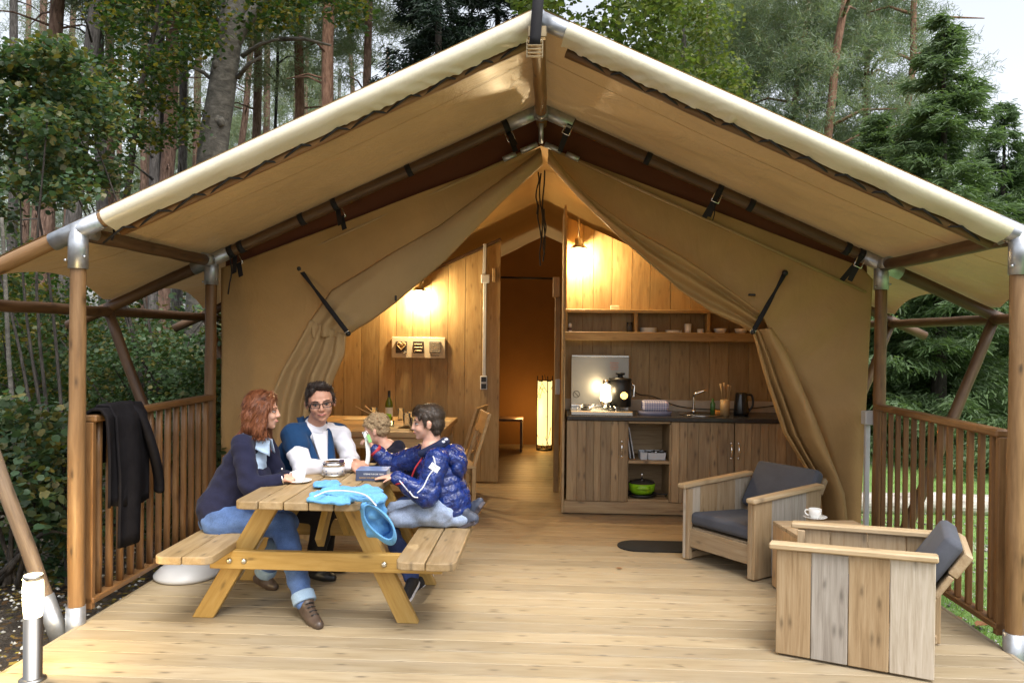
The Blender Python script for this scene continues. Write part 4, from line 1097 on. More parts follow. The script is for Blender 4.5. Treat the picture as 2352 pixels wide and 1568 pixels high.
# ------------------------------------------------------------------ armchairs of reclaimed boards
def cushion(name, size, M, parent):
    m = MB()
    def f(u, v):
        x, y = u * 2 - 1, v * 2 - 1
        return (x, y)
    o = obj(name, MB().box((0, 0, 0), size, .03), GREY_CUSH, parent, M)
    b = o.modifiers.new('edge', 'BEVEL'); b.width = .018; b.segments = 3
    for p in o.data.polygons: p.use_smooth = True
    return o
def armchair(label, o, xd, D, Wd, H, seed, slope, seat_h, back_top, far=0.):
    rz = math.atan2(xd[1], xd[0])
    t = thing('armchair', label, 'armchair', (o[0], o[1], 0), rz, 'armchairs of reclaimed boards on the deck'); T = WM[t.name]
    rr = random.Random(seed)
    for y_ in (.014, Wd - .014):
        n = 4; ws = [rr.uniform(.9, 1.12) for _ in range(n)]; tot = sum(ws); fo = far if y_ > .1 else 0; x = fo
        for i, w in enumerate(ws):
            w = w / tot * D; h = H + slope * ((x + w / 2) / D)
            WQ = (WD_TAN, WD_GREYB, WD_TAN, WD_PALE)[i] if (seed == 31 and y_ < .1) else rr.choice((WD_TAN, WD_SIDE, WD_PALE, WD_GREYB, WD_SIDE))
            plank('side_board', (x + w / 2, y_ + rr.uniform(-.002, .002), .012), (x + w / 2, y_, h - .001), w - .0025, .026, (0, 1, 0), WQ, t, .004, T); x += w
        plank('armrest', (-.035 + fo, y_, H + .016), (D + .01 + fo, y_, H + slope + .016), .075, .032, (0, 0, 1), WD_CAP, t, .008, T)
        for zz in (.04,):
            plank('inner_batten', (.02 + fo, y_ + (.03 if y_ < .1 else -.03), zz), (D - .02 + fo, y_ + (.03 if y_ < .1 else -.03), zz), .045, .03, (0, 1, 0), WD_SIDE, t, .003, T)
        plank('front_post', (.022 + fo, y_ + (.031 if y_ < .1 else -.031), .012), (.022 + fo, y_ + (.031 if y_ < .1 else -.031), H - .004), .042, .034, (0, 1, 0), WD_SIDE, t, .003, T)
    plank('seat_rail', (.03, .05, seat_h - .16), (.03, Wd - .05, seat_h - .16), .135, .024, (-1, 0, 0), WD_SIDE, t, .004, T)
    for k in range(3):
        plank('seat_slat', (.12 + k * .16, .035, seat_h - .10 - k * .012), (.12 + k * .16, Wd - .035, seat_h - .10 - k * .012), .14, .02, (.08, 0, 1), WD_SIDE, t, .003, T)
    # tilted back
    bx, bz = D - .11, seat_h - .06
    tx, tz_ = D + .11, back_top - .02
    d = Vector((tx - bx, 0, tz_ - bz)); L = d.length; d.normalize(); nrm = Vector((-d.z, 0, d.x))
    for k in range(3):
        c0 = Vector((bx, 0, bz)) + d * (L * (k + .5) / 3 + .03) - nrm * .02
        plank('back_board', (c0.x, .05, c0.z), (c0.x, Wd - .05, c0.z), L / 3 - .004, .045 if k == 2 else .03, tuple(nrm), WD_SIDE, t, .005, T)
    M = T @ Matrix.Translation((D * .43, Wd / 2, seat_h - .035)) @ Matrix.Rotation(.07, 4, 'Y')
    cushion('seat_cushion', (D * .80, Wd - .10, .095), M, t)
    c0 = Vector((bx, Wd / 2, bz)) + d * (L * .56 + .03) + nrm * .058
    M = T @ frame(d, nrm, (c0.x, c0.y, c0.z))
    cushion('back_cushion', (L * .98, Wd - .10, .095), M, t)
    return t
armchair('reclaimed wood armchair with charcoal cushions facing the camera by the kitchen', (1.40, 5.335), (.80, .60), .74, .66, .535, 12, .03, .33, .615)
armchair('reclaimed wood armchair in front, seen from its four board side', (1.194, 4.123), (.918, -.397), .735, .56, .555, 31, .03, .33, .63, .05)
# box table between them
t = thing('coffee_table', 'square box table of brown boards with a white cup on it between the armchairs', 'table', (1.56, 4.70, 0), .12)
T = WM[t.name]; S = .56
for k in range(4): plank('top_board', (0.002 + 0, S * (k + .5) / 4, .43), (S, S * (k + .5) / 4, .43), S / 4 - .003, .024, (0, 0, 1), WD_SIDE, t, .003, T)
for k in range(4):
    plank('side_board', (.014, S * (k + .5) / 4, .012), (.014, S * (k + .5) / 4, .417), S / 4 - .003, .024, (-1, 0, 0), WD_CHAIR, t, .003, T)
    plank('side_board', (.03 + (S - .06) * (k + .5) / 4, .013, .012), (.03 + (S - .06) * (k + .5) / 4, .013, .417), (S - .06) / 4 - .003, .024, (0, -1, 0), WD_SIDE, t, .003, T)
    plank('side_board', (S - .013, S * (k + .5) / 4, .012), (S - .013, S * (k + .5) / 4, .417), S / 4 - .003, .024, (1, 0, 0), WD_SIDE, t, .003, T)
def cup_saucer(c, label, ang, group='white coffee cups'):
    t = thing('coffee_cup', label, 'cup', tuple(c), ang, group)
    m = MB(); m.lathe([(0, 0), (.045, 0), (.078, .013), (.078, .016), (.045, .005), (0, .005)], 30, tuple(c)); obj('saucer', m, PORC, t)
    m = MB(); m.lathe([(0, .006), (.026, .006), (.030, .012), (.040, .034), (.042, .066), (.039, .066), (.037, .034), (0, .012)], 28, tuple(c))
    cu = obj('cup', m, PORC, t)
    d = Vector((math.cos(ang), math.sin(ang), 0)); b = Vector(c) + d * .037
    m = MB(); m.tube(spline([b + Vector((0, 0, .055)), b + d * .022 + Vector((0, 0, .055)), b + d * .027 + Vector((0, 0, .038)), b + d * .012 + Vector((0, 0, .022)), b + d * -.002 + Vector((0, 0, .022))], 4), .0045, 8); obj('handle', m, PORC, cu)
    m = MB(); m.lathe([(0, .050), (.0405, .050)], 24, tuple(c)); obj('coffee', m, plain('coffee_%d' % int(ang * 10), (.06, .025, .01), .1), cu)
q = aZ(1872, 1190, .442); cup_saucer((q.x, q.y, .442), 'white cup and saucer on the box table between the armchairs', PI * .93)
q = aZ(686, 1107, .75); CUPW = Vector((q.x, q.y, .75)); cup_saucer(CUPW, "white cup and saucer at the woman's hand on the picnic table", PI * .9)

# ------------------------------------------------------------------ lamp post, parasol foot, mat, coat, box
c = aZ(75, 1560)
t = thing('bollard_light', 'lit steel bollard light with a glowing white cylinder on the deck edge', 'bollard light', tuple(c))
BRUSH = N('brushed_steel'); BRUSH.set(Base_Color=(.27, .26, .24, 1), Metallic=1., Roughness=.32, Anisotropic=.6); BRUSH = BRUSH.m
m = MB(); m.lathe([(0, 0), (.060, 0), (.060, .006), (.046, .014), (.041, .016), (.041, .30), (0, .30)], 36, tuple(c)); obj('post', m, BRUSH, t)
m = MB(); m.lathe([(.0385, .30), (.042, .33), (.045, .37), (.045, .44), (.043, .468), (0, .468)], 36, tuple(c)); obj('lamp_glass', m, emit('bollard_glow', (1., .88, .55), 1.5), t)
m = MB(); m.lathe([(.030, .468), (.030, .478), (.044, .480), (.044, .494), (.042, .497), (0, .497)], 36, tuple(c)); obj('cap', m, STEEL, t)
m = MB(); m.lathe([(.0, .4985), (.0405, .4985)], 28, tuple(c)); obj('cap_disc', m, MATS['bollard_glow'], t)
plight('lamp_light', c + Vector((-.10, .05, .40)), (1., .72, .30), 14, .06, t)
c = aZ(430, 1322)
t = thing('parasol_base', 'round white plastic parasol foot with a short tube under the bench end', 'parasol base', tuple(c))
m = MB(); m.lathe([(0, .001), (.20, .001), (.212, .012), (.212, .028), (.203, .036), (.200, .042), (.16, .075), (.10, .090), (.03, .094), (0, .094)], 44, tuple(c)); obj('dish', m, PLAST_W, t)
m = MB(); m.lathe([(.03, .09), (.026, .10), (.024, .24), (.021, .24), (.021, .2)], 18, tuple(c)); obj('tube', m, PLAST_W, t)
a, b = aZ(1418, 1254), aZ(1566, 1258); r_ = .16
pts = [];
for k in range(13): an = PI / 2 + PI * k / 12; pts.append((r_ * math.cos(an) + r_, r_ * math.sin(an)))
for k in range(13): an = -PI / 2 + PI * k / 12; pts.append((r_ * math.cos(an) + .55, r_ * math.sin(an)))
M = Matrix.Translation((a.x, a.y + .01, .005)); m = MB(); m.prism(pts, .009)
tag(obj('door_mat', m, fabric('mat_black', (.012, .012, .012), .95, .3, 90., .5, .1), None, M), 'black oval door mat half under the armchair', 'door mat')
c = aY(1992, 958, YI + .12)
t = thing('power_box', 'grey electrical box on a slim grey post beside the tent corner', 'power box', (c.x, c.y, -.12))
m = MB(); m.box((c.x, c.y - .03, c.z), (.085, .09, .105), .006); obj('box', m, PLAST_G, t)
m = MB(); m.box((c.x + .0, c.y, (c.z - .05 - .12) / 2), (.035, .035, c.z - .05 + .12), .003); obj('post', m, PLAST_G, t)
# coat hung over the left rail
ct = thing('coat', 'black wool coat hung over the wooden railing', 'coat', (XL + .1, 4.65, .35))
WOOL = fabric('black_wool', (.013, .012, .0135), .98, .25, 240., .35, .5, .0, .03)
xr = XL + .02
def sheet(name, path, y0, y1, y0b, y1b, amp, nf, ph, th=.016):
    """cloth over the rail: path is a list of (x, z) from outside, over the top, to the hem"""
    m = MB(); P = [(i / (len(path) - 1), Vector((a_, 0, b_))) for i, (a_, b_) in enumerate(path)]
    def fn(u, v):
        p = poly(P, v); w = max(0, v - .35) / .65
        yy = lerp(lerp(y0, y0b, w), lerp(y1, y1b, w), u)
        return (p.x + amp * (.25 + w) * math.sin(u * nf + ph + v * 2) + .006 * nz(yy * 9, v * 6, ph) + amp, yy, p.z + .02 * nz(yy * 7, 0, ph + 3) * (v > .9))
    m.grid(fn, 26, 36); o = obj(name, m, WOOL, ct, solid=th); return o
top = [(xr - .06, .86), (xr - .066, 1.02), (xr - .058, 1.165), (xr - .02, 1.20), (xr + .035, 1.20), (xr + .062, 1.15)]
sheet('coat_back', top + [(xr + .07, .95), (xr + .072, .62)], 4.36, 4.78, 4.40, 4.60, .014, 7, .5)
sheet('coat_front', [(xr - .07, .95), (xr - .062, 1.18), (xr - .02, 1.216), (xr + .04, 1.215), (xr + .08, 1.14), (xr + .10, .80), (xr + .098, .36)], 4.45, 4.72, 4.50, 4.72, .012, 6, 2)
sheet('coat_lining', [(xr - .07, 1.0), (xr - .06, 1.17), (xr - .02, 1.205), (xr + .04, 1.205), (xr + .075, 1.14), (xr + .085, .9), (xr + .08, .59)], 4.60, 4.82, 4.62, 4.86, .012, 6, 4)
m = MB(); P = spline([(xr + .02, 4.72, 1.215), (xr + .09, 4.76, 1.12), (xr + .125, 4.84, .90), (xr + .12, 4.92, .72), (xr + .115, 4.94, .63)], 6)
m.tube(P, [.05 + .02 * math.sin(min(1, i / len(P) * 2) * PI / 2) for i in range(len(P))], 14, flat=.45); obj('sleeve', m, WOOL, ct)

# ------------------------------------------------------------------ things on the picnic table
q = aZ(766, 1091, .75); c = Vector((q.x, q.y, .75))
t = thing('biscuit_tin', 'round white patterned tin with a shiny lid on the picnic table', 'tin', tuple(c))
tp = N('tin_print'); v = tp.mapping((1, 1, 1), False); vo = tp.n('TexVoronoi'); vo.inputs['Scale'].default_value = 42; tp.l(v, vo.inputs['Vector'])
tp.base(tp.ramp(vo.outputs['Distance'], [(.22, (.25, .32, .50)), (.30, (.74, .75, .78))])); tp.set(Roughness=.3)
R_ = .072
m = MB(); m.lathe([(0, .012), (R_, .012), (R_, .062), (R_ - .004, .066)], 36, tuple(c)); obj('tin_body', m, tp.m, t)
m = MB(); m.lathe([(0, .001), (R_ + .003, .001), (R_ + .003, .012), (R_, .014)], 36, tuple(c)); obj('bottom_rim', m, BOLT, t)
m = MB(); m.lathe([(R_ - .002, .062), (R_ + .003, .064), (R_ + .003, .084), (R_ - .004, .087), (R_ - .012, .081), (0, .081)], 36, tuple(c)); obj('lid', m, CHROME, t)
m = MB(); m.box((c.x + .055, c.y - .01, .75 + .094), (.03, .025, .018), .006); obj('clasp', m, plain('dark_clasp', (.04, .02, .05), .4), t)
# book lying on the table
q0, q1 = aZ(817, 1104, .75), aZ(895, 1103, .75)
bl = thing('book', 'thick dark blue book lying at the table corner under a hand', 'book', (q0.x, q0.y, .75))
bt = aY(817, 1079, q0.y).z - .75
bw2 = .19
NAVY = plain('book_navy', (.05, .065, .12), .45, 0, .06); PAGES = plain('book_pages', (.62, .60, .55), .8)
M = Matrix.Translation((q0.x, q0.y, .75)) @ Matrix.Rotation(.03, 4, 'Z')
m = MB(); m.box((bw2 / 2, .0755, bt / 2), (bw2 - .006, .139, bt - .008), .001, M); obj('pages', m, PAGES, bl)
m = MB(); m.box((bw2 / 2, .003, bt / 2), (bw2, .006, bt - .0045), .001, M); obj('spine', m, NAVY, bl)
m = MB(); m.box((bw2 / 2, .075, bt - .002), (bw2 + .004, .15, .0035), .001, M); obj('cover', m, plain('cover_blue', (.14, .22, .42), .35), bl)
m = MB(); m.box((bw2 / 2, .075, .0025), (bw2 + .004, .15, .0035), .001, M); obj('cover', m, NAVY, bl)
text('STERNE FUR DIE TIEFE', .0125, M @ frame((1, 0, 0), (0, -1, 0), (bw2 * .58, -.0008, bt * .64)), plain('spine_white', (.7, .7, .7), .6), bl)
text('ROMAN VON DER KUSTE', .0115, M @ frame((1, 0, 0), (0, -1, 0), (bw2 * .46, -.0008, bt * .30)), plain('spine_gold', (.55, .33, .10), .6), bl)

# ------------------------------------------------------------------ people: each body is one continuous surface, clothes and hair are its children
def cap(p0, p1, r0, r1): return ('c', Vector(p0), Vector(p1), r0, r1)
def ell(c, r, R=None): return ('e', Vector(c), r, R)
def blob_mesh(prims, voxel, smooth=6, post=None, name='blob'):
    mb = MB()
    for p in prims:
        if p[0] == 'c':
            _, a, b, r0, r1 = p; d = b - a; L = d.length
            if L < 1e-5: mb.ball(tuple(a), r0, 14, 10); continue
            M = frame(d, (0, 0, 1) if abs(d.normalized().z) < .9 else (1, 0, 0), a); prof = []
            n = 14; rows = []
            for k in range(0, 5): th = PI / 2 * k / 4; rows.append((-r0 * math.cos(th), r0 * math.sin(th)))
            for k in range(0, 5): th = PI / 2 * k / 4; rows.append((L + r1 * math.sin(th), r1 * math.cos(th)))
            vs = []
            for (x, r) in rows:
                for j in range(n):
                    an = 2 * PI * j / n; vs.append(M @ Vector((x, max(r, 1e-5) * math.cos(an), max(r, 1e-5) * math.sin(an))))
            K = len(rows)
            fs = [(i * n + j, (i + 1) * n + j, (i + 1) * n + (j + 1) % n, i * n + (j + 1) % n) for i in range(K - 1) for j in range(n)]
            fs.append(tuple(range(n))); fs.append(tuple(range(K * n - 1, (K - 1) * n - 1, -1)))
            mb.add(vs, [f[::-1] for f in fs], True)
        else:
            _, c, r, R = p
            M = Matrix.Translation(c) @ (R.to_4x4() if R is not None else Matrix.Identity(4))
            mb.ball((0, 0, 0), r, 18, 12, M)
    me = mb.mesh('tmp'); o = bpy.data.objects.new('tmp', me); COL.objects.link(o)
    md = o.modifiers.new('r', 'REMESH'); md.mode = 'VOXEL'; md.voxel_size = voxel; md.use_smooth_shade = True
    if smooth:
        s = o.modifiers.new('s', 'SMOOTH'); s.factor = .5; s.iterations = smooth
    dg = bpy.context.evaluated_depsgraph_get(); out = bpy.data.meshes.new_from_object(o.evaluated_get(dg))
    bpy.data.objects.remove(o); bpy.data.meshes.remove(me); out.name = name
    if post:
        n = len(out.vertices); co = np.empty(n * 3, np.float32); no = np.empty(n * 3, np.float32)
        out.vertices.foreach_get('co', co); out.vertex_normals.foreach_get('vector', no)
        co = co.reshape(-1, 3); no = no.reshape(-1, 3)
        out.vertices.foreach_set('co', post(co, no).astype(np.float32).ravel()); out.update()
    out.polygons.foreach_set('use_smooth', [True] * len(out.polygons))
    return out
def wrinkle(amp, sc, stretch=(1, 1, 1), seed=0.):
    def f(co, no):
        q = co * np.array(stretch) * sc + seed
        w = np.sin(q[:, 0] * 2.1 + 1.7 * np.sin(q[:, 1] * 1.3 + q[:, 2] * .9)) * np.sin(q[:, 2] * 2.7 + 1.3 * np.sin(q[:, 0] * 1.1)) + .5 * np.sin(q[:, 2] * 5.1 + q[:, 1] * 3.3 + 2 * np.sin(q[:, 0] * 2.2))
        return co + no * (amp * w)[:, None]
    return f
def skin_mat(name, col, lip=False):
    g = N(name); v = g.mapping((1, 1, 1), False)
    f = g.noise(v, 14., 3)
    g.base(g.ramp(f, [(.3, tuple(c * k for c, k in zip(col, (.93, .86, .84)))), (.7, col)])); g.set(Roughness=.48, Subsurface_Weight=.12, Specular_IOR_Level=.4)
    g.b.inputs['Subsurface Radius'].default_value = (.012, .005, .003); return g.m
def hair_mat(name, c0, c1, sc=(60, 60, 5), rough=.42):
    g = N(name); v = g.mapping(sc, False); f = g.noise(v, 1.6, 4, .6, .4)
    g.base(g.ramp(f, [(.32, c0), (.68, c1)])); g.set(Roughness=rough, Specular_IOR_Level=.45); g.bump(f, .8, .012); return g.m
SKIN_A = skin_mat('skin_light', (.62, .36, .26)); SKIN_M = skin_mat('skin_man', (.52, .28, .19)); SKIN_K = skin_mat('skin_child', (.64, .38, .28))
LIPS = plain('lips', (.40, .13, .11), .4, 0, .05); EYEW = plain('eye_white', (.42, .40, .38), .2, 0, .02); IRIS = plain('iris_dark', (.03, .025, .025), .15, 0, .02)
HAND_CURL = dict(relaxed=(.35, .35), grip=(.9, .9), flat=(.10, .10))
def hand(w, d, pn, side, curl='relaxed', sc=1.):
    """palm plus five fingers; w wrist, d pointing direction, pn palm-facing normal, side +1 when the thumb is on d x pn"""
    w = Vector(w); d = Vector(d).normalized(); pn = Vector(pn); pn = (pn - d * pn.dot(d)).normalized(); t = d.cross(pn) * side
    P = [cap(w, w + d * .03 * sc, .024 * sc, .026 * sc)]
    for k in range(4):
        o = (.030 - .020 * k) * sc
        P.append(cap(w + d * .015 * sc + t * o * .6, w + d * .082 * sc + t * o, .014 * sc, .0115 * sc))
    c1, c2 = HAND_CURL[curl]
    for k, L in enumerate((.068, .076, .070, .056)):
        o = (.030 - .020 * k) * sc; b = w + d * .084 * sc + t * o
        a = c1; p = b; dirs = []
        for seg, fr in ((0, .45), (1, .32), (2, .23)):
            dd = (d * math.cos(a) + pn * math.sin(a)).normalized(); q = p + dd * L * fr * sc
            P.append(cap(p, q, (.0100 - .001 * seg) * sc, (.0094 - .001 * seg) * sc)); p = q; a += c2
    b = w + d * .025 * sc + t * .030 * sc; m = b + (d * .7 + t * .65 + pn * .25).normalized() * .038 * sc; e = m + (d * .85 + t * .05 + pn * .5).normalized() * .032 * sc
    P += [cap(b, m, .0125 * sc, .0108 * sc), cap(m, e, .0105 * sc, .0088 * sc)]
    return P
def strands(name, ob, H, n, flow, L, w, lift, cols):
    """fine separate strands lying on a hair mesh, following the combing direction"""
    me = ob.data; M = WM[ob.name]; rg = np.random.default_rng(n); k = rg.integers(0, len(me.vertices), n); Mi = H.M.inverted(); V = []
    for i in k:
        v = me.vertices[int(i)]; p = M @ v.co; nn = v.normal.copy(); q = Mi @ p
        f = H.R @ (flow(q) + Vector(rg.normal(size=3) * .22)); t = f - nn * f.dot(nn)
        if t.length < .15: continue
        t.normalize(); s_ = t.cross(nn).normalized() * (w * rg.uniform(.6, 1.3)); l = L * rg.uniform(.5, 1.2) * H.sc; up = lift * rg.uniform(0, 1)
        a = p + nn * .0005; b = p + t * l * .5 + nn * (up * .8 + .001); c = p + t * l + nn * up * .5 - nn * l * .10
        V.append((a - s_, a + s_, b + s_, b - s_)); V.append((b - s_, b + s_, c + s_ * .3, c - s_ * .3))
    me2 = quads(name, np.array([[tuple(x) for x in r_] for r_ in V]), leafmat('strand_' + ob.name.replace('.', '_'), cols, .1, .4, .4))
    return obj(name, me2, me2.materials[0], ob, Matrix.Identity(4))
class Head:
    def __init__(s, c, yaw, pitch=0., roll=0., sc=1., child=0., wide=1.04):
        s.sc = sc; s.child = child
        s.M = Matrix.Translation(Vector(c)) @ Matrix.Rotation(yaw, 4, 'Z') @ Matrix.Rotation(pitch, 4, 'Y') @ Matrix.Rotation(roll, 4, 'X') @ Matrix.Diagonal((sc, sc * wide, sc, 1))
        s.R = s.M.to_3x3().normalized(); s.wide = wide
    def p(s, x, y, z): return s.M @ Vector((x, y, z))
    def e(s, c, r): return ell(s.p(*c), (r[0] * s.sc, r[1] * s.sc * s.wide, r[2] * s.sc), s.R)
    def k(s, a, b, r0, r1): return cap(s.p(*a), s.p(*b), r0 * s.sc, r1 * s.sc)
    def prims(s):
        j = 1 - .12 * s.child
        P = [s.e((-.012, 0, .035), (.096, .076, .086)), s.e((.022, 0, -.030), (.066, .062 * (1 + .05 * s.child), .080 * j)), s.e((.038, 0, -.072 * j), (.044, .046, .036)),
             s.e((.062, 0, -.098 * j), (.022, .024, .018)), s.k((.082, .0, .022), (.102, 0, -.026), .009, .0125), s.e((.094, .012, -.030), (.012, .009, .008)), s.e((.094, -.012, -.030), (.012, .009, .008)),
             s.k((.078, .012, .028), (.066, .045, .028), .012, .011), s.k((.078, -.012, .028), (.066, -.045, .028), .012, .011),
             s.e((.056, .036, -.030), (.030, .024, .024)), s.e((.056, -.036, -.030), (.030, .024, .024)),
             s.e((.082, 0, -.058 * j), (.014, .025, .0075)), s.e((.079, 0, -.069 * j), (.014, .022, .0075))]
        for y in (-1, 1):
            P += [s.e((-.008, y * .078, -.004), (.020, .010, .032)), s.e((-.012, y * .084, .006), (.016, .008, .020))]
        return P
    def face(s, parent, brow, lips=LIPS):
        for y in (-1, 1):
            m = MB(); m.ball((0, 0, 0), 1, 14, 10, Matrix.Translation(s.p(.0705, y * .031, .004)) @ s.R.to_4x4() @ Matrix.Diagonal((.0125 * s.sc, .0145 * s.sc, .0066 * s.sc, 1))); ey = obj('eye', m, EYEW, parent)
            m = MB(); m.ball((0, 0, 0), 1, 12, 8, Matrix.Translation(s.p(.0815, y * .031, .004)) @ s.R.to_4x4() @ Matrix.Diagonal((.004 * s.sc, .0072 * s.sc, .0064 * s.sc, 1))); obj('iris', m, IRIS, ey)
            m = MB(); m.tube([s.p(.087, y * .014, .027), s.p(.083, y * .034, .033), s.p(.070, y * .052, .027)], [.0035 * s.sc, .0042 * s.sc, .0025 * s.sc], 6); obj('eyebrow', m, brow, parent)
            m = MB(); m.tube([s.p(.0815, y * .016, .008), s.p(.0835, y * .031, .0135), s.p(.074, y * .046, .008)], .0022 * s.sc, 6); obj('eyelid', m, brow, parent)
        j = 1 - .12 * s.child
        m = MB(); m.tube([s.p(.083, -.025, -.0595 * j), s.p(.0945, -.008, -.0605 * j), s.p(.0955, 0, -.062 * j), s.p(.0945, .008, -.0605 * j), s.p(.083, .025, -.0595 * j)], [.002 * s.sc, .0052 * s.sc, .0055 * s.sc, .0052 * s.sc, .002 * s.sc], 8); obj('mouth', m, lips, parent)
def rig(px): return {k: (aY(*v) if isinstance(v, tuple) and len(v) == 3 else v) for k, v in px.items()}
def limb(a, b, c, r): return [cap(a, b, r[0], r[1]), cap(b, c, r[1] * .98, r[2])]
def shoe(an, toe, r=.042, heel=.02, name='shoe', mat=None, parent=None, sole=None):
    an, toe = Vector(an), Vector(toe); d = (toe - an); L = d.length; d.normalize()
    up = Vector((0, 0, 1)); up = (up - d * up.dot(d)).normalized()
    hl = an - d * .05
    P = [cap(an + up * .02, an - up * .01, r * 1.05, r * 1.0), cap(hl - up * .03, an + d * L * .55 - up * .032, r * .80, r * .92), cap(an + d * L * .5 - up * .034, toe - up * .03 - d * .03, r * .93, r * .68), cap(an + up * .01, an + d * L * .6 - up * .012, r * .9, r * .55)]
    o = obj(name, blob_mesh(P, .0075, 4), mat, parent)
    if sole:
        zb = -.03 - r * .62
        s2 = d.cross(up); M = frame(d, up, an + up * zb)
        pts = []
        for (x, w) in ((-.085, .018), (-.075, .030), (-.03, .034), (.05, .034), (L * .6, .042), (L - .05, .036), (L - .02, .015)): pts.append((x, w))
        pl = pts + [(x, -w) for x, w in pts[::-1]]
        m = MB(); m.prism(pl, .024, M); so = obj('sole', m, sole, o); b = so.modifiers.new('e', 'BEVEL'); b.width = .006; b.segments = 2
    return o
LEATHER = plain('brown_leather', (.075, .050, .036), .42, 0, .25, 14., .15, 40)

# ---- the woman
J = rig(dict(pel=(503, 1186, 4.75), che=(560, 1075, 4.76), nek=(590, 1002, 4.76), shR=(556, 1022, 4.61), shL=(608, 1022, 4.91),
             elR=(574, 1118, 4.52), wrR=(646, 1100, 4.57), elL=(640, 1105, 4.96), wrL=(664, 1094, 4.80),
             hipR=(512, 1196, 4.66), hipL=(524, 1190, 4.86), knR=(650, 1205, 4.66), knL=(660, 1200, 4.86), anR=(702, 1388, 4.44), anL=(606, 1320, 4.97)))
hd = Head(aY(605, 944, 4.76), .22, .05, 0, .93)
chin_w = hd.p(-.02, 0, -.06)
body = hd.prims() + [cap(J['nek'] + Vector((0, 0, -.03)), chin_w, .052, .048), cap(J['nek'] + Vector((-.01, 0, -.04)), J['che'], .05, .09), cap(J['che'], J['pel'] + Vector((0, 0, .06)), .11, .12),
        cap(J['nek'] + Vector((-.02, 0, -.075)), J['shR'], .04, .045), cap(J['nek'] + Vector((-.02, 0, -.075)), J['shL'], .04, .045), cap(J['hipR'], J['hipL'], .10, .10)]
body += limb(J['shR'], J['elR'], J['wrR'], (.045, .04, .026)) + limb(J['shL'], J['elL'], J['wrL'], (.045, .04, .026))
body += limb(J['hipR'], J['knR'], J['anR'], (.085, .055, .038)) + limb(J['hipL'], J['knL'], J['anL'], (.085, .055, .038))
cupd = (CUPW + Vector((-.035, .0, .035)) - J['wrR'])
body += hand(J['wrR'], cupd, (.25, .75, -.45), -1, 'relaxed', .95)
body += hand(J['wrL'], (.9, -.35, -.1), (0, -.2, -1), 1, 'relaxed', .92)
wo = obj('person', blob_mesh(body, .0058, 5), SKIN_A); tag(wo, 'woman with red bob and navy cardigan seated on the left bench', 'person', 'people at the picnic table')
RED = hair_mat('red_hair', (.075, .021, .010), (.235, .080, .034), (45, 45, 6)); BROWR = plain('brow_red', (.20, .09, .05), .7)
hd.face(wo, BROWR)
def smooth_hair(h, prims, name, mat, parent, amp=.004, vox=.0065, sm=4, sc=(95, 95, 12)):
    Mi = np.array(h.M.inverted())
    def post(co, no):
        q = co @ Mi[:3, :3].T + Mi[:3, 3]
        an = np.arctan2(q[:, 1], q[:, 0])
        w = np.sin(an * 34 + 3 * np.sin(q[:, 2] * 40)) * .6 + np.sin(an * 71 + q[:, 2] * 25) * .4
        return co + no * (amp * w)[:, None]
    return obj(name, blob_mesh(prims, vox, sm, post), mat, parent)
H = hd
hair = [H.e((-.028, 0, .052), (.106, .094, .094)), H.e((-.060, 0, -.015), (.075, .094, .100)), H.e((-.065, 0, -.085), (.066, .092, .075)), H.k((-.07, .03, -.09), (-.125, .0, -.165), .055, .03),
        H.k((.028, -.083, .055), (.018, -.092, -.075), .020, .026), H.k((-.01, -.088, .05), (-.015, -.096, -.11), .030, .034), H.k((-.03, -.08, -.08), (.025, -.082, -.130), .032, .022),
        H.k((.028, .083, .055), (.018, .090, -.075), .020, .026), H.k((-.01, .088, .05), (-.015, .092, -.11), .030, .034), H.k((.03, .07, -.09), (.045, .075, -.21), .025, .014),
        H.k((.045, 0, .125), (.062, -.052, .085), .018, .017), H.k((.045, 0, .125), (.062, .052, .085), .018, .017), H.k((.02, -.05, .12), (.052, -.07, .06), .022, .017)]
hr = smooth_hair(H, hair, 'hair', RED, wo, .0018, sm=7)
strands('loose_strands', hr, H, 4200, lambda q: Vector((-.25, 0, -1)) if q.z < .09 else Vector((-.5, 1.2 * (1 if q.y > 0 else -1), -.55)), .075, .0017, .0045, [(.10, .030, .013), (.20, .066, .028), (.30, .11, .05), (.16, .05, .022)])
JEAN = fabric('blue_jeans', (.085, .15, .33), .8, .35, 260., .35, 1.0, .1); JEAN_D = fabric('dark_jeans', (.02, .026, .05), .85, .2, 260., .3, .8, .1)
KNIT = fabric('navy_knit', (.016, .017, .038), .95, .2, 420., .35, .8, .5, .1); SHIRT = fabric('blue_shirt', (.42, .55, .72), .8, .08, 300., .3, .6, .1)
CUFF = fabric('jean_cuff', (.30, .42, .56), .8, .2, 260., .3)
dn_ = (J['anR'] - J['knR']).normalized(); dl_ = (J['anL'] - J['knL']).normalized()
jeans = [cap(J['hipR'], J['hipL'], .128, .128), cap(J['pel'] + Vector((.02, 0, .03)), J['pel'] + Vector((.02, 0, -.02)), .135, .14)]
jeans += [cap(J['hipR'], J['knR'], .108, .076), cap(J['knR'], J['anR'] - dn_ * .03, .075, .060), cap(J['hipL'], J['knL'], .108, .076), cap(J['knL'], J['anL'] - dl_ * .03, .075, .060)]
obj('jeans', blob_mesh(jeans, .009, 5, wrinkle(.0042, 11, (1, 1, 1.3))), JEAN, wo)
for a, d in ((J['anR'], dn_), (J['anL'], dl_)):
    m = MB(); m.tube([a - d * .075, a - d * .07, a - d * .018, a - d * .012], [.062, .067, .069, .064], 20); obj('turn_up', m, CUFF, wo)
shoe(J['anR'] + Vector((.005, 0, -.01)), aZ(738, 1428, .045), .044, .02, 'shoe', LEATHER, wo)
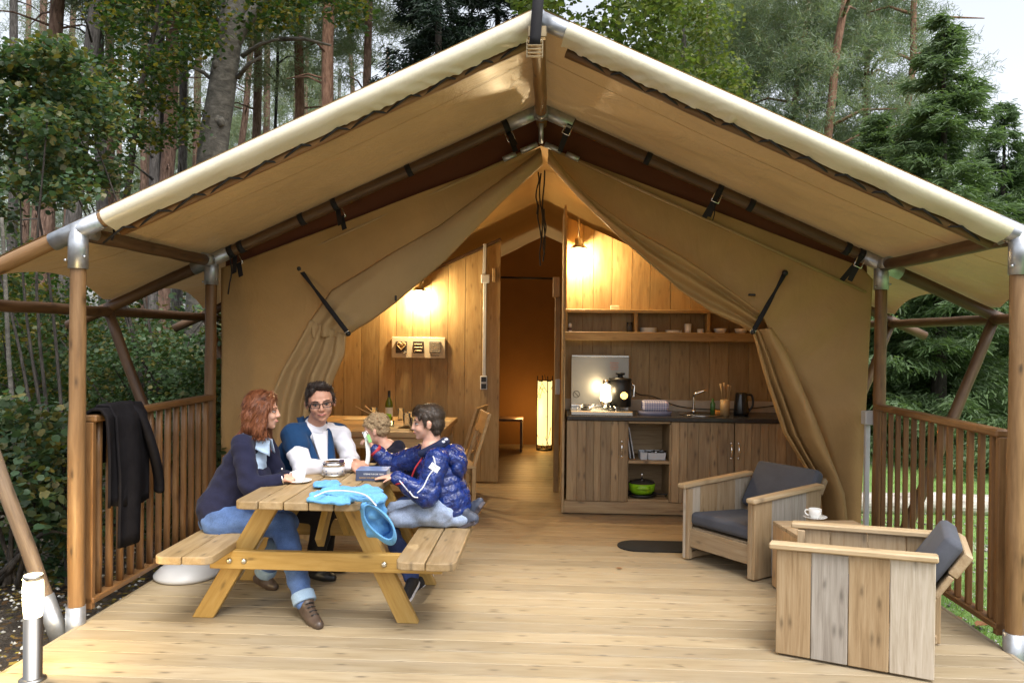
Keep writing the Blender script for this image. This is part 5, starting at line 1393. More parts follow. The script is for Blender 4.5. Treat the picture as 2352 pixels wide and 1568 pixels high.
shoe(J['anL'] + Vector((0, 0, -.01)), aZ(640, 1340, .045) , .042, .02, 'shoe', LEATHER, wo)
m = MB()
tv = (aZ(738, 1428, .045) - J['anR']).normalized(); sv = tv.cross(Vector((0, 0, 1))).normalized(); uv = sv.cross(tv)
for k in range(4):
    c = J['anR'] + tv * (.05 + .028 * k) + uv * (.032 - .010 * k); m.tube([c - sv * .024, c + uv * .004, c + sv * .024], .0035, 5)
obj('laces', m, BLACKM, wo)
card = [cap(J['nek'] + Vector((-.035, 0, -.055)), J['che'] + Vector((-.005, 0, .02)), .088, .128), cap(J['che'], J['pel'] + Vector((.015, 0, .05)), .135, .145), cap(J['che'] + Vector((.075, -.03, -.045)), J['che'] + Vector((.085, .03, -.05)), .080, .080),
        cap(J['pel'] + Vector((.03, -.04, .06)), J['pel'] + Vector((.03, .04, .06)), .150, .150),
        cap(J['nek'] + Vector((-.03, -.03, -.06)), J['shR'], .064, .068), cap(J['nek'] + Vector((-.03, .03, -.06)), J['shL'], .064, .066),
        cap(J['shR'], J['elR'], .070, .060), cap(J['elR'], J['wrR'] - (J['wrR'] - J['elR']).normalized() * .012, .058, .040), cap(J['shL'], J['elL'], .072, .06), cap(J['elL'], J['wrL'] - (J['wrL'] - J['elL']).normalized() * .02, .06, .04)]
obj('shirt', blob_mesh([cap(J['nek'] + Vector((.004, 0, -.045)), J['che'] + Vector((.035, -.005, .03)), .062, .108), cap(J['che'] + Vector((.035, -.005, .03)), J['che'] + Vector((.02, 0, -.05)), .108, .11)], .007, 5, wrinkle(.003, 20)), SHIRT, wo)
obj('cardigan', blob_mesh(card, .009, 5, wrinkle(.0045, 12, (1, 1, 1.2), 4)), KNIT, wo)
# shirt front and open collar, set on the cardigan's neckline
f0 = Vector((math.cos(.12), math.sin(.12), 0)); s0 = Vector((-f0.y, f0.x, 0)); nk = J['nek']
def strip(name, fn, nu, nv, mat, parent, th=.005):
    m = MB(); m.grid(fn, nu, nv); return obj(name, m, mat, parent, solid=th)
for s in (-1, 1):
    strip('shirt_collar', lambda u, v: nk + f0 * (lerp(-.07, .085, u) + v * .010) + s0 * s * (lerp(.062, .030, u) + v * lerp(.030, .040, u) + .022 * math.sin(u * PI)) + Vector((0, 0, lerp(.030, -.022, u) - v * (.045 + .045 * u))), 10, 5, SHIRT, wo, .006)
m = MB()
for k in range(3): m.ball(tuple(nk + f0 * (.158 + .006 * k) + s0 * -.012 + Vector((0, 0, -.20 - .07 * k))), .006, 8, 6)
obj('buttons', m, PORC, wo)
m = MB(); d = (J['wrR'] - J['elR']).normalized(); m.tube([J['wrR'] + d * .004, J['wrR'] + d * .012], .030, 18); obj('bracelet', m, CHROME, wo)

# ---- the man
J = rig(dict(pel=(618, 1150, 5.32), che=(688, 1052, 5.28), nek=(722, 972, 5.22), shR=(674, 1000, 5.10), shL=(780, 996, 5.40),
             elR=(694, 1075, 4.96), wrR=(806, 1072, 5.02), elL=(806, 1058, 5.30), wrL=(816, 1062, 5.14),
             hipR=(628, 1158, 5.22), hipL=(640, 1152, 5.42), knR=(745, 1178, 5.16), knL=(752, 1172, 5.40), anR=(720, 1300, 5.16), anL=(745, 1282, 5.36)))
J['wrR'].z = max(J['wrR'].z, .80)
hd = Head(aY(736, 926, 5.16), -1.22, .10, .10, .99, wide=1.17); H = hd
body = hd.prims() + [cap(J['nek'] + Vector((0, 0, -.03)), hd.p(-.015, 0, -.05), .062, .060), cap(J['nek'] + Vector((0, 0, -.04)), J['che'], .055, .11), cap(J['che'], J['pel'], .12, .12), cap(J['nek'] + Vector((0, 0, -.09)), J['shR'], .04, .05), cap(J['nek'] + Vector((0, 0, -.09)), J['shL'], .04, .05), cap(J['hipR'], J['hipL'], .10, .10)]
body += limb(J['shR'], J['elR'], J['wrR'], (.05, .042, .03)) + limb(J['shL'], J['elL'], J['wrL'], (.05, .042, .03)) + limb(J['hipR'], J['knR'], J['anR'], (.085, .06, .04)) + limb(J['hipL'], J['knL'], J['anL'], (.085, .06, .04))
body += hand(J['wrR'], (1, -.12, .02), (0, .5, -.85), -1, 'grip', 1.05) + hand(J['wrL'], (.75, -.62, -.06), (-.2, -.6, -.75), 1, 'grip', 1.02)
ma = obj('person', blob_mesh(body, .0058, 5), SKIN_M); tag(ma, 'dark haired man in glasses, blue vest and white shirt leaning on the table', 'person', 'people at the picnic table')
BRN = hair_mat('dark_brown_hair', (.010, .007, .006), (.045, .028, .022), (70, 70, 25)); BRW = plain('brow_dark', (.02, .014, .011), .7)
hd.face(ma, BRW)
hair = [H.e((-.034, 0, .070), (.092, .082, .074)), H.e((-.056, 0, .02), (.062, .080, .085)), H.k((.015, -.045, .128), (.050, .012, .128), .024, .030), H.k((.050, .015, .126), (.042, .052, .108), .028, .018), H.k((.03, .074, .06), (.02, .079, .005), .012, .008), H.k((.03, -.074, .06), (.02, -.079, .005), .012, .008), H.k((-.06, -.04, -.05), (-.06, .04, -.05), .03, .03),
        H.k((.045, -.06, .075), (.060, -.045, .10), .014, .018)]
hr = smooth_hair(H, hair, 'hair', BRN, ma, .0012, sm=6)
strands('loose_strands', hr, H, 2600, lambda q: Vector((-.35, .5, .35)) if q.z > .09 else Vector((-.7, 0, -.7)), .030, .0015, .0035, [(.012, .008, .006), (.03, .02, .016), (.055, .038, .03), (.02, .014, .011)])
# stubble shade on the jaw is skin tone; glasses are a child with their own frame and lenses
gl = bpy.data.objects.new('glasses', None); link(gl, ma, Matrix.Translation(H.p(.095, 0, .005)))
for y in (-1, 1):
    pts = []
    for k in range(17):
        a = 2 * PI * k / 16; cx, cy = math.cos(a), math.sin(a)
        ex = math.copysign(abs(cx) ** .5, cx) * .0255; ez = math.copysign(abs(cy) ** .5, cy) * .0165
        pts.append(H.p(.1005 - abs(y * .034 + ex) * .22, y * .034 + ex, .004 + ez))
    m = MB(); m.tube(pts, .0026 * H.sc, 6, cap=False); obj('rim', m, BLACKM, gl)
    m = MB(); m.tube([H.p(.088, y * .060, .014), H.p(.06, y * .076, .014), H.p(-.01, y * .083, .010)], .0026, 6); obj('temple', m, BLACKM, gl)
m = MB(); m.tube([H.p(.0985, -.011, .012), H.p(.101, 0, .014), H.p(.0985, .011, .012)], .0024, 6); obj('bridge', m, BLACKM, gl)
WHITE = fabric('white_knit', (.70, .70, .76), .85, .04, 300., .3, .7, .3); VEST = fabric('petrol_vest', (.014, .046, .118), .95, .15, 300., .35, .6, .5, .1)
TROU = fabric('dark_trousers', (.018, .016, .016), .9, .2, 200., .3, .6, .2)
dR, dL = (J['wrR'] - J['elR']).normalized(), (J['wrL'] - J['elL']).normalized()
sl = [cap(J['shR'], J['elR'], .078, .066), cap(J['elR'], J['wrR'] - dR * .015, .062, .040), cap(J['shL'], J['elL'], .074, .060), cap(J['elL'], J['wrL'] - dL * .02, .058, .040), cap(J['nek'] + Vector((0, 0, -.04)), J['che'], .085, .14), cap(J['che'], J['pel'] + Vector((.02, 0, .05)), .14, .13),
      cap(J['nek'] + Vector((0, 0, -.045)), J['shR'], .06, .07), cap(J['nek'] + Vector((0, 0, -.045)), J['shL'], .06, .07)]
obj('shirt', blob_mesh(sl, .0085, 5, wrinkle(.005, 14, (1, 1, 1.1), 2)), WHITE, ma)
fd = Vector((.62, -.78, 0)); sd_ = Vector((.78, .62, 0))
up_ = (J['nek'] - J['che']).normalized()
ves = [cap(J['nek'] + Vector((-.03, .035, -.015)), J['nek'] + Vector((-.05, .04, -.07)), .066, .085), cap(J['nek'] + Vector((-.05, .03, -.06)), J['che'] - fd * .03, .085, .150), cap(J['che'] - fd * .02, J['pel'] + Vector((.01, 0, .05)), .155, .145), cap(J['nek'] + Vector((-.04, -.02, -.055)), J['shR'] + Vector((0, .0, .0)), .070, .088), cap(J['nek'] + Vector((-.02, .03, -.055)), J['shL'] - fd * .015, .062, .078),
       cap(J['shR'], J['shR'].lerp(J['elR'], .38), .088, .086), cap(J['che'] + sd_ * -.10 + fd * .05 + Vector((0, 0, .06)), J['che'] + sd_ * -.09 + fd * .05 + Vector((0, 0, -.12)), .075, .08)]
obj('vest', blob_mesh(ves, .0085, 5, wrinkle(.004, 10, (1, 1, 1), 7)), VEST, ma)
nk = J['nek']
# shawl collar: a band from behind the neck down both edges of the opening
for s, off in ((-1, -.030), (1, .040)):
    strip('shawl_collar', lambda u, v: nk + fd * lerp(-.085, .165, u ** .8) + sd_ * (s * lerp(.070, .020, u) * (1 + .35 * math.sin(u * PI)) + s * (v - .5) * lerp(.045, .060, u) + off * u) + Vector((0, 0, lerp(.045, -.26, u ** 1.15) - v * .012)) + fd * .02 * math.sin(v * PI), 16, 6, VEST, ma, .010)
strip('shirt_front', lambda u, v: nk + fd * (lerp(.055, .150, v) + .018 * (1 - (2 * u - 1) ** 2)) + sd_ * ((u - .5) * lerp(.12, .05, v) + .012) + Vector((0, 0, lerp(-.045, -.24, v))), 10, 10, WHITE, ma, .006)
tr = [cap(J['hipR'], J['hipL'], .125, .125), cap(J['hipR'], J['knR'], .105, .078), cap(J['knR'], J['anR'], .076, .060), cap(J['hipL'], J['knL'], .105, .078), cap(J['knL'], J['anL'], .076, .060), cap(J['pel'], J['pel'] + Vector((0, 0, .08)), .135, .13)]
obj('trousers', blob_mesh(tr, .010, 5, wrinkle(.004, 10)), TROU, ma)
for a in ('anR', 'anL'): shoe(J[a] + Vector((.01, 0, -.02)), Vector((J[a].x + .17, J[a].y - .02, .045)), .042, .02, 'shoe', BLACKM, ma)

# ---- the older boy, kneeling on the right bench
J = rig(dict(pel=(1026, 1150, 4.93), che=(1003, 1085, 4.94), nek=(992, 1026, 4.94), shL=(1004, 1056, 4.81), shR=(968, 1046, 5.07),
             elL=(980, 1140, 4.74), wrL=(908, 1094, 4.72), elR=(902, 1070, 5.14), wrR=(858, 1030, 5.10),
             hipL=(1012, 1172, 4.85), hipR=(1008, 1168, 5.02), knL=(912, 1205, 4.82), knR=(905, 1195, 5.04), anL=(1060, 1203, 4.86), anR=(1064, 1198, 5.00)))
for k in ('anL', 'anR'): J[k].z = .50
for k in ('knL', 'knR'): J[k].z = .505
hd = Head(aY(982, 972, 4.94), PI + .16, .06, 0, .93, .6, 1.06); H = hd
body = hd.prims() + [cap(J['nek'] + Vector((.01, 0, -.03)), hd.p(-.02, 0, -.05), .056, .056), cap(J['nek'], J['che'], .07, .105), cap(J['che'], J['pel'], .105, .105), cap(J['nek'] + Vector((0, 0, -.04)), J['shL'], .045, .045), cap(J['nek'] + Vector((0, 0, -.04)), J['shR'], .045, .045)]
body += limb(J['shL'], J['elL'], J['wrL'], (.04, .034, .023)) + limb(J['shR'], J['elR'], J['wrR'], (.04, .034, .023)) + limb(J['hipL'], J['knL'], J['anL'], (.07, .05, .035)) + limb(J['hipR'], J['knR'], J['anR'], (.07, .05, .035))
body += hand(J['wrL'], (-1, .05, -.06), (0, .1, -1), 1, 'flat', .80) + hand(J['wrR'], (-.55, -.15, .75), (-.6, -.1, -.5), -1, 'grip', .82)
bo = obj('person', blob_mesh(body, .0055, 5), SKIN_K); tag(bo, 'dark haired boy in a shiny blue quilted jacket kneeling on the bench', 'person', 'people at the picnic table')
BRN2 = hair_mat('brown_hair', (.018, .011, .008), (.075, .045, .03), (60, 60, 20))
hd.face(bo, BRW)
hair = [H.e((-.024, 0, .056), (.102, .086, .082)), H.e((-.052, 0, .0), (.068, .083, .075)), H.k((.03, -.05, .098), (.072, -.02, .082), .026, .018), H.k((.03, .05, .098), (.072, .02, .082), .026, .018), H.k((.05, 0, .11), (.085, .0, .080), .024, .014), H.k((.022, .076, .06), (.018, .080, .005), .014, .010), H.k((.022, -.076, .06), (.018, -.080, .005), .014, .010),
        H.k((.045, .06, .075), (.060, .062, .045), .014, .009), H.k((-.055, -.045, -.045), (-.055, .045, -.045), .032, .032), H.k((-.05, 0, -.05), (-.05, 0, -.085), .045, .035)]
hr = smooth_hair(H, hair, 'hair', BRN2, bo, .0014, sm=6)
strands('loose_strands', hr, H, 3000, lambda q: Vector((.9, .25, -.1)) if (q.z > .09 and q.x > -.02) else Vector((-.25, 0, -1)), .032, .0016, .0045, [(.022, .014, .010), (.055, .035, .024), (.09, .06, .042), (.035, .022, .016)])
pj = N('puffer_nylon'); v = pj.mapping((1, 1, 1), False); f = pj.noise(v, 24., 3, .55, .8); pj.base(pj.ramp(f, [(.3, (.003, .011, .078)), (.7, (.007, .032, .20))])); pj.set(Roughness=.27, Specular_IOR_Level=.6); pj.bump(f, .55, .03); PUFF = pj.m
ax = (J['nek'] - J['pel']).normalized()
def quilt(amp, sp, p0, axis):
    a = np.array(axis); p = np.array(p0)
    def f(co, no):
        t = (co - p) @ a; ph = (t / sp) % 1.0; d = np.abs(ph - .5) * 2
        w = np.sqrt(np.clip(1 - d ** 2, 0, 1))
        co = co + no * (amp * (w - .6))[:, None]
        return wrinkle(.0035, 17, (1, 1, 1), 3)(co, no)
    return f
jk = [cap(J['nek'] + Vector((.02, 0, -.05)), J['che'] + Vector((.01, 0, 0)), .085, .135), cap(J['che'] + Vector((.01, 0, 0)), J['pel'] + Vector((.01, 0, -.01)), .140, .150), cap(J['pel'] + Vector((-.01, 0, -.02)), J['pel'] + Vector((.025, 0, -.05)), .140, .120), cap(J['pel'] + Vector((-.07, 0, .04)), J['pel'] + Vector((-.05, 0, .06)), .11, .11)]
obj('jacket', blob_mesh(jk, .0085, 4, quilt(.010, .052, J['pel'], ax)), PUFF, bo)
dL, dR = (J['wrL'] - J['elL']).normalized(), (J['wrR'] - J['elR']).normalized()
for a, b, c, q, dd in ((J['shL'], J['elL'], J['wrL'], 0, dL), (J['shR'], J['elR'], J['wrR'], 1, dR)):
    P = [cap(J['nek'] + Vector((.01, -.03 if q == 0 else .03, -.055)), a, .06, .078), cap(a, b, .080, .074), cap(b, c - dd * .012, .073, .043)]
    obj('jacket_sleeve', blob_mesh(P, .0085, 4, quilt(.007, .075, a, (b - a).normalized())), PUFF, bo)
# hood with its patterned lining, piping, badge
hb_ = J['nek'] + Vector((.115, 0, -.045))
hood = [ell(hb_ + Vector((.02, 0, -.01)), (.085, .120, .075)), ell(hb_ + Vector((.055, -.01, -.075)), (.065, .105, .085)), cap(hb_ + Vector((-.06, -.09, .03)), hb_ + Vector((.05, -.06, -.02)), .035, .05), cap(hb_ + Vector((-.06, .09, .03)), hb_ + Vector((.05, .06, -.02)), .035, .05)]
obj('hood', blob_mesh(hood, .0085, 4, wrinkle(.007, 15, (1, 1, 1), 5)), PUFF, bo)
coll = fabric('navy_collar', (.016, .022, .055), .9, .1, 300., .2)
col_o = [cap(J['nek'] + Vector((-.055, -.055, -.035)), J['nek'] + Vector((.06, -.07, .022)), .026, .030), cap(J['nek'] + Vector((-.055, .055, -.035)), J['nek'] + Vector((.06, .07, .022)), .026, .030), cap(J['nek'] + Vector((.06, -.07, .022)), J['nek'] + Vector((.085, .0, .035)), .030, .032), cap(J['nek'] + Vector((.06, .07, .022)), J['nek'] + Vector((.085, .0, .035)), .030, .032)]
obj('collar', blob_mesh(col_o, .007, 4), coll, bo)
PIPE = plain('white_piping', (.62, .64, .72), .5, 0, .03); REDP = plain('red_trim', (.40, .02, .03), .6, 0, .05)
m = MB()
for k in range(7):
    t = k / 6; p = (J['nek'] + Vector((.0, -.108, -.028))).lerp(J['nek'] + Vector((.10, -.065, .058)), t); m.ball(tuple(p), (.013, .010, .009), 8, 6)
obj('lining_pattern', m, PIPE, bo)
def onsurf(px, off, Y0=4.7):  # a trim line laid on the jacket where the photo shows it
    pts = []
    dg = bpy.context.evaluated_depsgraph_get()
    for x, y in px:
        d = ray(x, y).normalized(); best = None
        for o in bo.children:
            if not (o.name.startswith('jacket') or o.name.startswith('hood')): continue
            Mi = WM[o.name].inverted(); ok, loc, nn, _ = o.ray_cast(Mi @ EYE, (Mi.to_3x3() @ d))
            if ok:
                w = WM[o.name] @ loc; D = (w - EYE).length
                if best is None or D < best[0]: best = (D, w)
        if best: pts.append(best[1] - d * off)
    return pts
bpy.context.view_layer.update()
for px in (((985, 1030), (996, 1050), (999, 1072), (985, 1092), (972, 1118), (958, 1132)), ((900, 1086), (918, 1104), (938, 1128)), ((940, 1128), (950, 1140), (960, 1142)), ((1066, 1040), (1078, 1065), (1074, 1090))):
    P = onsurf(px, .003)
    if len(P) > 1:
        m = MB(); m.tube(spline(P, 5), .0045, 6); obj('piping', m, PIPE, bo)
P = onsurf(((990, 1068), (1006, 1079)), .004)
if len(P) == 2:
    c = (P[0] + P[1]) / 2; d = (P[1] - P[0]).normalized(); M = frame(d, (EYE - c).normalized(), c)
    m = MB(); m.box((0, 0, 0), (.062, .040, .004), .004, M); bd = obj('badge', m, PORC, bo)
    text('TEAM', .014, M @ Matrix.Translation((0, .006, .0025)), inkd, bd, .0006); text('No 1', .012, M @ Matrix.Translation((0, -.009, .0025)), REDP, bd, .0006)
P = onsurf(((909, 1112), (925, 1108)), .004)
if len(P) == 2:
    m = MB(); m.tube(P, .006, 6); obj('sleeve_mark', m, REDP, bo)
m = MB(); m.tube(spline([J['nek'] + Vector((-.05, -.05, -.06)), J['che'] + Vector((-.13, -.07, .03)), J['che'] + Vector((-.15, -.06, -.05)), J['pel'] + Vector((-.17, -.06, .06))], 4), .006, 6); obj('zip', m, REDP, bo)
m = MB(); m.tube([J['wrR'] - dR * .03, J['wrR'] - dR * .008], .046, 18); obj('cuff', m, REDP, bo)
LJ = fabric('washed_jeans', (.28, .35, .50), .8, .4, 200., .35, 1.0, .1)
lj = [cap(J['hipL'], J['knL'], .084, .060), cap(J['knL'], J['anL'], .056, .050), cap(J['hipR'], J['knR'], .082, .060), cap(J['knR'], J['anR'], .055, .050), cap(J['hipL'], J['hipR'], .10, .10)]
obj('jeans', blob_mesh(lj, .0085, 5, wrinkle(.005, 14)), LJ, bo)
TRAIN = plain('trainer_grey', (.045, .055, .085), .6, 0, .3, 25.)
for k in ('anL', 'anR'):
    shoe(J[k] + Vector((.03, 0, .02)), J[k] + Vector((.10, -.01, .13 if k == 'anR' else .05)), .036, .02, 'shoe', TRAIN, bo, plain('trainer_sole_%s' % k, (.06, .05, .06), .7))

# ---- the curly blond child
J = rig(dict(pel=(992, 1132, 5.38), che=(935, 1078, 5.38), nek=(890, 1030, 5.38), shL=(910, 1052, 5.26), shR=(892, 1048, 5.50), elL=(868, 1085, 5.24), wrL=(842, 1076, 5.28), elR=(860, 1075, 5.50), wrR=(838, 1070, 5.44),
             hipL=(975, 1150, 5.30), hipR=(978, 1146, 5.46), knL=(880, 1185, 5.10), knR=(900, 1180, 5.36), anL=(944, 1318, 4.98), anR=(975, 1300, 5.22)))
hd = Head(aY(864, 990, 5.38), PI - .10, .38, 0, .86, 1.); H = hd
body = hd.prims() + [cap(J['nek'] + Vector((0, 0, -.02)), hd.p(-.015, 0, -.05), .042, .042), cap(J['nek'], J['che'], .07, .095), cap(J['che'], J['pel'], .095, .10), cap(J['nek'], J['shL'], .045, .04), cap(J['nek'], J['shR'], .045, .04)]
body += limb(J['shL'], J['elL'], J['wrL'], (.038, .03, .02)) + limb(J['shR'], J['elR'], J['wrR'], (.038, .03, .02)) + limb(J['hipL'], J['knL'], J['anL'], (.065, .045, .032)) + limb(J['hipR'], J['knR'], J['anR'], (.065, .045, .032))
body += hand(J['wrL'], (-.9, -.3, -.1), (0, 0, -1), 1, 'relaxed', .72) + hand(J['wrR'], (-.9, -.3, .1), (0, 0, -1), -1, 'relaxed', .72)
ki = obj('person', blob_mesh(body, .0055, 5), SKIN_K); tag(ki, 'curly blond child in dark navy top bending over the table', 'person', 'people at the picnic table')
hd.face(ki, plain('brow_blond', (.30, .20, .11), .7))
BLO = hair_mat('blond_hair', (.22, .135, .065), (.52, .38, .22), (80, 80, 80), .55)
rr = random.Random(9); hair = [H.e((-.024, 0, .05), (.100, .084, .080)), H.e((-.05, 0, .0), (.066, .08, .07))]
for k in range(170):
    th = rr.uniform(0, 2 * PI); ph = math.acos(rr.uniform(-.35, 1)); x, y, z = math.sin(ph) * math.cos(th), math.sin(ph) * math.sin(th), math.cos(ph)
    if x > .55 and z < .35: continue
    hair.append(H.e((-.024 + .106 * x, .09 * y, .045 + .09 * z), tuple([rr.uniform(.010, .018)] * 3)))
obj('hair', blob_mesh(hair, .006, 1, wrinkle(.003, 60)), BLO, ki)
NT = fabric('navy_sweat', (.014, .014, .026), .95, .15, 300., .3, .7, .4, .1)
tp_ = [cap(J['nek'] + Vector((.02, 0, -.035)), J['che'], .080, .118), cap(J['che'], J['pel'] + Vector((0, 0, .03)), .122, .125), cap(J['nek'] + Vector((.02, 0, -.02)), J['shL'], .06, .062), cap(J['nek'] + Vector((.02, 0, -.02)), J['shR'], .06, .062), cap(J['shL'], J['elL'], .062, .052), cap(J['elL'], J['wrL'], .050, .036), cap(J['shR'], J['elR'], .062, .052), cap(J['elR'], J['wrR'], .05, .036), ell(J['nek'] + Vector((.085, -.02, .0)), (.05, .08, .065))]
obj('sweater', blob_mesh(tp_, .0085, 5, wrinkle(.005, 14, (1, 1, 1), 8)), NT, ki)
dj = [cap(J['hipL'], J['hipR'], .10, .10), cap(J['hipL'], J['knL'], .088, .062), cap(J['knL'], J['anL'] , .060, .058), cap(J['hipR'], J['knR'], .088, .062), cap(J['knR'], J['anR'], .060, .058)]
obj('jeans', blob_mesh(dj, .0085, 5, wrinkle(.0045, 13)), fabric('kid_jeans', (.030, .048, .135), .8, .3, 240., .3, 1.), ki)
TB = plain('trainer_black', (.012, .013, .016), .55, 0, .3); TS = plain('trainer_white', (.72, .72, .74), .5, 0, .03)
for a, to in ((J['anL'], aZ(918, 1380, .035)), (J['anR'], aZ(948, 1345, .035))):
    so = shoe(a + Vector((.012, -.005, -.035)), to, .038, .02, 'shoe', TB, ki, TS)
    m = MB(); c = a + Vector((.012, -.043, -.062)); m.box(tuple(c), (.045, .004, .012), .001, None); obj('shoe_mark', m, plain('lime_mark_%d' % int(a.x * 100), (.45, .6, .05), .5), so)

# ---- pale strap with a green tag held up by the boy over the table
P = [aY(x, y, Y) for x, y, Y in ((836, 992, 5.09), (842, 1006, 5.07), (844, 1022, 5.06), (846, 1040, 5.05), (845, 1055, 5.04), (842, 1068, 5.03))]
t = thing('lanyard', "white strap with a green tag hanging from the boy's raised hand", 'strap', tuple(P[-1]))
m = MB(); m.tube(spline(P, 4), .017, 10, flat=.35); obj('strap', m, plain('strap_white', (.66, .66, .63), .7), t)
m = MB(); q = aY(848, 1007, 5.04); M = Matrix.Translation(q) @ Matrix.Rotation(-.35, 4, 'Y'); m.box((0, 0, 0), (.022, .010, .055), .004, M); obj('tag', m, plain('tag_green', (.30, .60, .22), .4), t)
m = MB(); pts = [aY(840 + 6 * math.cos(k * PI / 8), 997 + 7 * math.sin(k * PI / 8), 5.045) for k in range(17)]; m.tube(pts, .003, 6); obj('ring', m, CHROME, t)
# ---- turquoise trousers lying on the table corner and hanging over its edge
TURQ = fabric('turquoise_fleece', (.13, .34, .62), .95, .14, 160., .5, 1.0, .4, .05)
tq = thing('folded_trousers', 'turquoise fleece trousers draped over the right front table corner', 'trousers', aZ(770, 1140, .76))
flat = lambda x, y, z, r: ell(aZ(x, y, z), r)
lay = [flat(733, 1144, .763, (.065, .075, .018)), flat(772, 1148, .763, (.11, .060, .019)), flat(800, 1130, .766, (.15, .11, .022)), flat(838, 1130, .766, (.10, .13, .024)), flat(768, 1128, .762, (.09, .12, .014)), flat(752, 1112, .765, (.085, .09, .017))]
lay += [cap(aZ(735, 1111, .775), aZ(772, 1115, .775), .017, .015), cap(aZ(742, 1125, .777), aZ(846, 1119, .785), .011, .015), cap(aZ(722, 1152, .770), aZ(800, 1155, .772), .011, .013), cap(aZ(780, 1140, .778), aZ(858, 1150, .782), .012, .016), cap(aZ(715, 1138, .772), aZ(730, 1130, .775), .016, .014)]
e = aZ(862, 1150, .76); P = [None, e]
lay += [ell(e + Vector((0, .05, -.004)), (.05, .10, .028)), cap(e + Vector((-.01, .05, 0)), aY(856, 1178, 4.16), .032, .042), cap(e + Vector((.01, .10, -.005)), aY(872, 1180, 4.24), .030, .036)]
def fl_(co, no):
    co = wrinkle(.006, 20, (1, 1, 1), 1)(co, no); return co
o = obj('folded_leg', blob_mesh(lay, .0075, 3, fl_), TURQ, tq)
# open trouser leg hanging down: a pouch whose rim faces the viewer
c0 = aY(869, 1200, 4.09); ux = Vector((.62, .0, -.78)); uy = Vector((.74, -.30, .60)).normalized()
def leg(u, v):
    a = u * 2 * PI; k = math.cos(v * PI / 2) ** .55 * (1 + .16 * math.sin(v * PI))
    p = c0 + ux * (math.cos(a) * .112 * k) + uy * (math.sin(a) * .060 * k * (1 + .10 * math.sin(2 * a)))
    return p + Vector((-.010 * v, .015 + .15 * v, -.050 * math.sin(v * PI) + .02 * v))
m = MB(); m.grid(leg, 40, 16); hl = obj('hanging_leg', m, TURQ, tq, solid=.007)
m = MB(); m.tube([Vector(leg(k / 40, 0)) for k in range(41)], .0055, 8, cap=False); obj('hem', m, TURQ, hl)
obj('folded_leg', blob_mesh([cap(aY(850, 1168, 4.18), aY(872, 1212, 4.22), .056, .06), cap(aY(843, 1165, 4.16), aY(858, 1215, 4.20), .04, .05)], .0075, 3, fl_), TURQ, tq)
m = MB(); m.tube(spline([aZ(722, 1140, .795), aZ(752, 1128, .808), aZ(795, 1127, .814), aZ(838, 1136, .815), aZ(864, 1160, .80)], 5), .004, 6); obj('piping', m, PIPE, tq)

# ------------------------------------------------------------------ ground
gs = N('soil'); v = gs.mapping((1, 1, 1), False); f = gs.noise(v, 9., 6, .65); f2 = gs.noise(v, 60., 3)
c_ = gs.ramp(gs.math('ADD', gs.math('MULTIPLY', f, .6), gs.math('MULTIPLY', f2, .4)), [(.35, (.022, .016, .011)), (.52, (.055, .042, .030)), (.62, (.11, .09, .07)), (.72, (.22, .20, .18))])
gs.base(c_); gs.set(Roughness=.95); gs.bump(f2, .8, .03); SOIL = gs.m
gg = N('lawn'); v = gg.mapping((1, 1, 1), False); f = gg.noise(v, 3., 6, .7); f2 = gg.noise(v, 45., 3)
gg.base(gg.mix(gg.ramp(gg.noise(v, 1.1, 4), [(.58, (0, 0, 0)), (.72, (1, 1, 1))]), gg.ramp(f, [(.3, (.10, .19, .045)), (.7, (.20, .33, .085))]), gg.ramp(f2, [(.35, (.16, .15, .12)), (.65, (.50, .49, .46))]))); gg.set(Roughness=.95); gg.bump(f2, .8, .03); LAWN = gg.m
gp = N('gravel_path'); v = gp.mapping((1, 1, 1), False); f2 = gp.noise(v, 25., 5, .7); gp.base(gp.ramp(f2, [(.3, (.20, .19, .18)), (.7, (.46, .45, .44))])); gp.set(Roughness=.9); gp.bump(f2, .6, .02); GRAVEL = gp.m
m = MB()
def gnd(u, v):
    x = lerp(-120, 120, u); y = lerp(-20, 220, v)
    return (x, y, GZ + (-.03 if abs(x) < 4 else -.12 + .10 * noise.noise(Vector((x * .12, y * .12, 0)))) + max(0, y - 30) * .012)
m.grid(gnd, 60, 60); tag(obj('ground', m, SOIL, None, Matrix.Identity(4)), kind='structure')
m = MB(); m.grid(lambda u, v: (lerp(2.5, 30, u), lerp(-6, 30, v), GZ + .012 + .02 * noise.noise(Vector((u * 20, v * 30, 0)))), 30, 40)
tag(obj('lawn', m, LAWN, None, Matrix.Identity(4)), kind='structure')
rp = [aZ(2250, 1000, GZ + .02), aZ(2420, 1000, GZ + .02), aZ(2700, 915, GZ + .02), aZ(2322, 905, GZ + .02)]
m = MB(); m.add([tuple(p + Vector((0, 0, .03))) for p in rp], [(0, 1, 2, 3)]); tag(obj('road', m, GRAVEL, None, Matrix.Identity(4)), kind='structure')
m = MB(); m.grid(lambda u, v: (lerp(2.9, 12, u), lerp(13.4, 15.2, v) + .5 * math.sin(u * 5), GZ + .04), 12, 6)
tag(obj('gravel_path', m, GRAVEL, None, Matrix.Identity(4)), kind='structure')

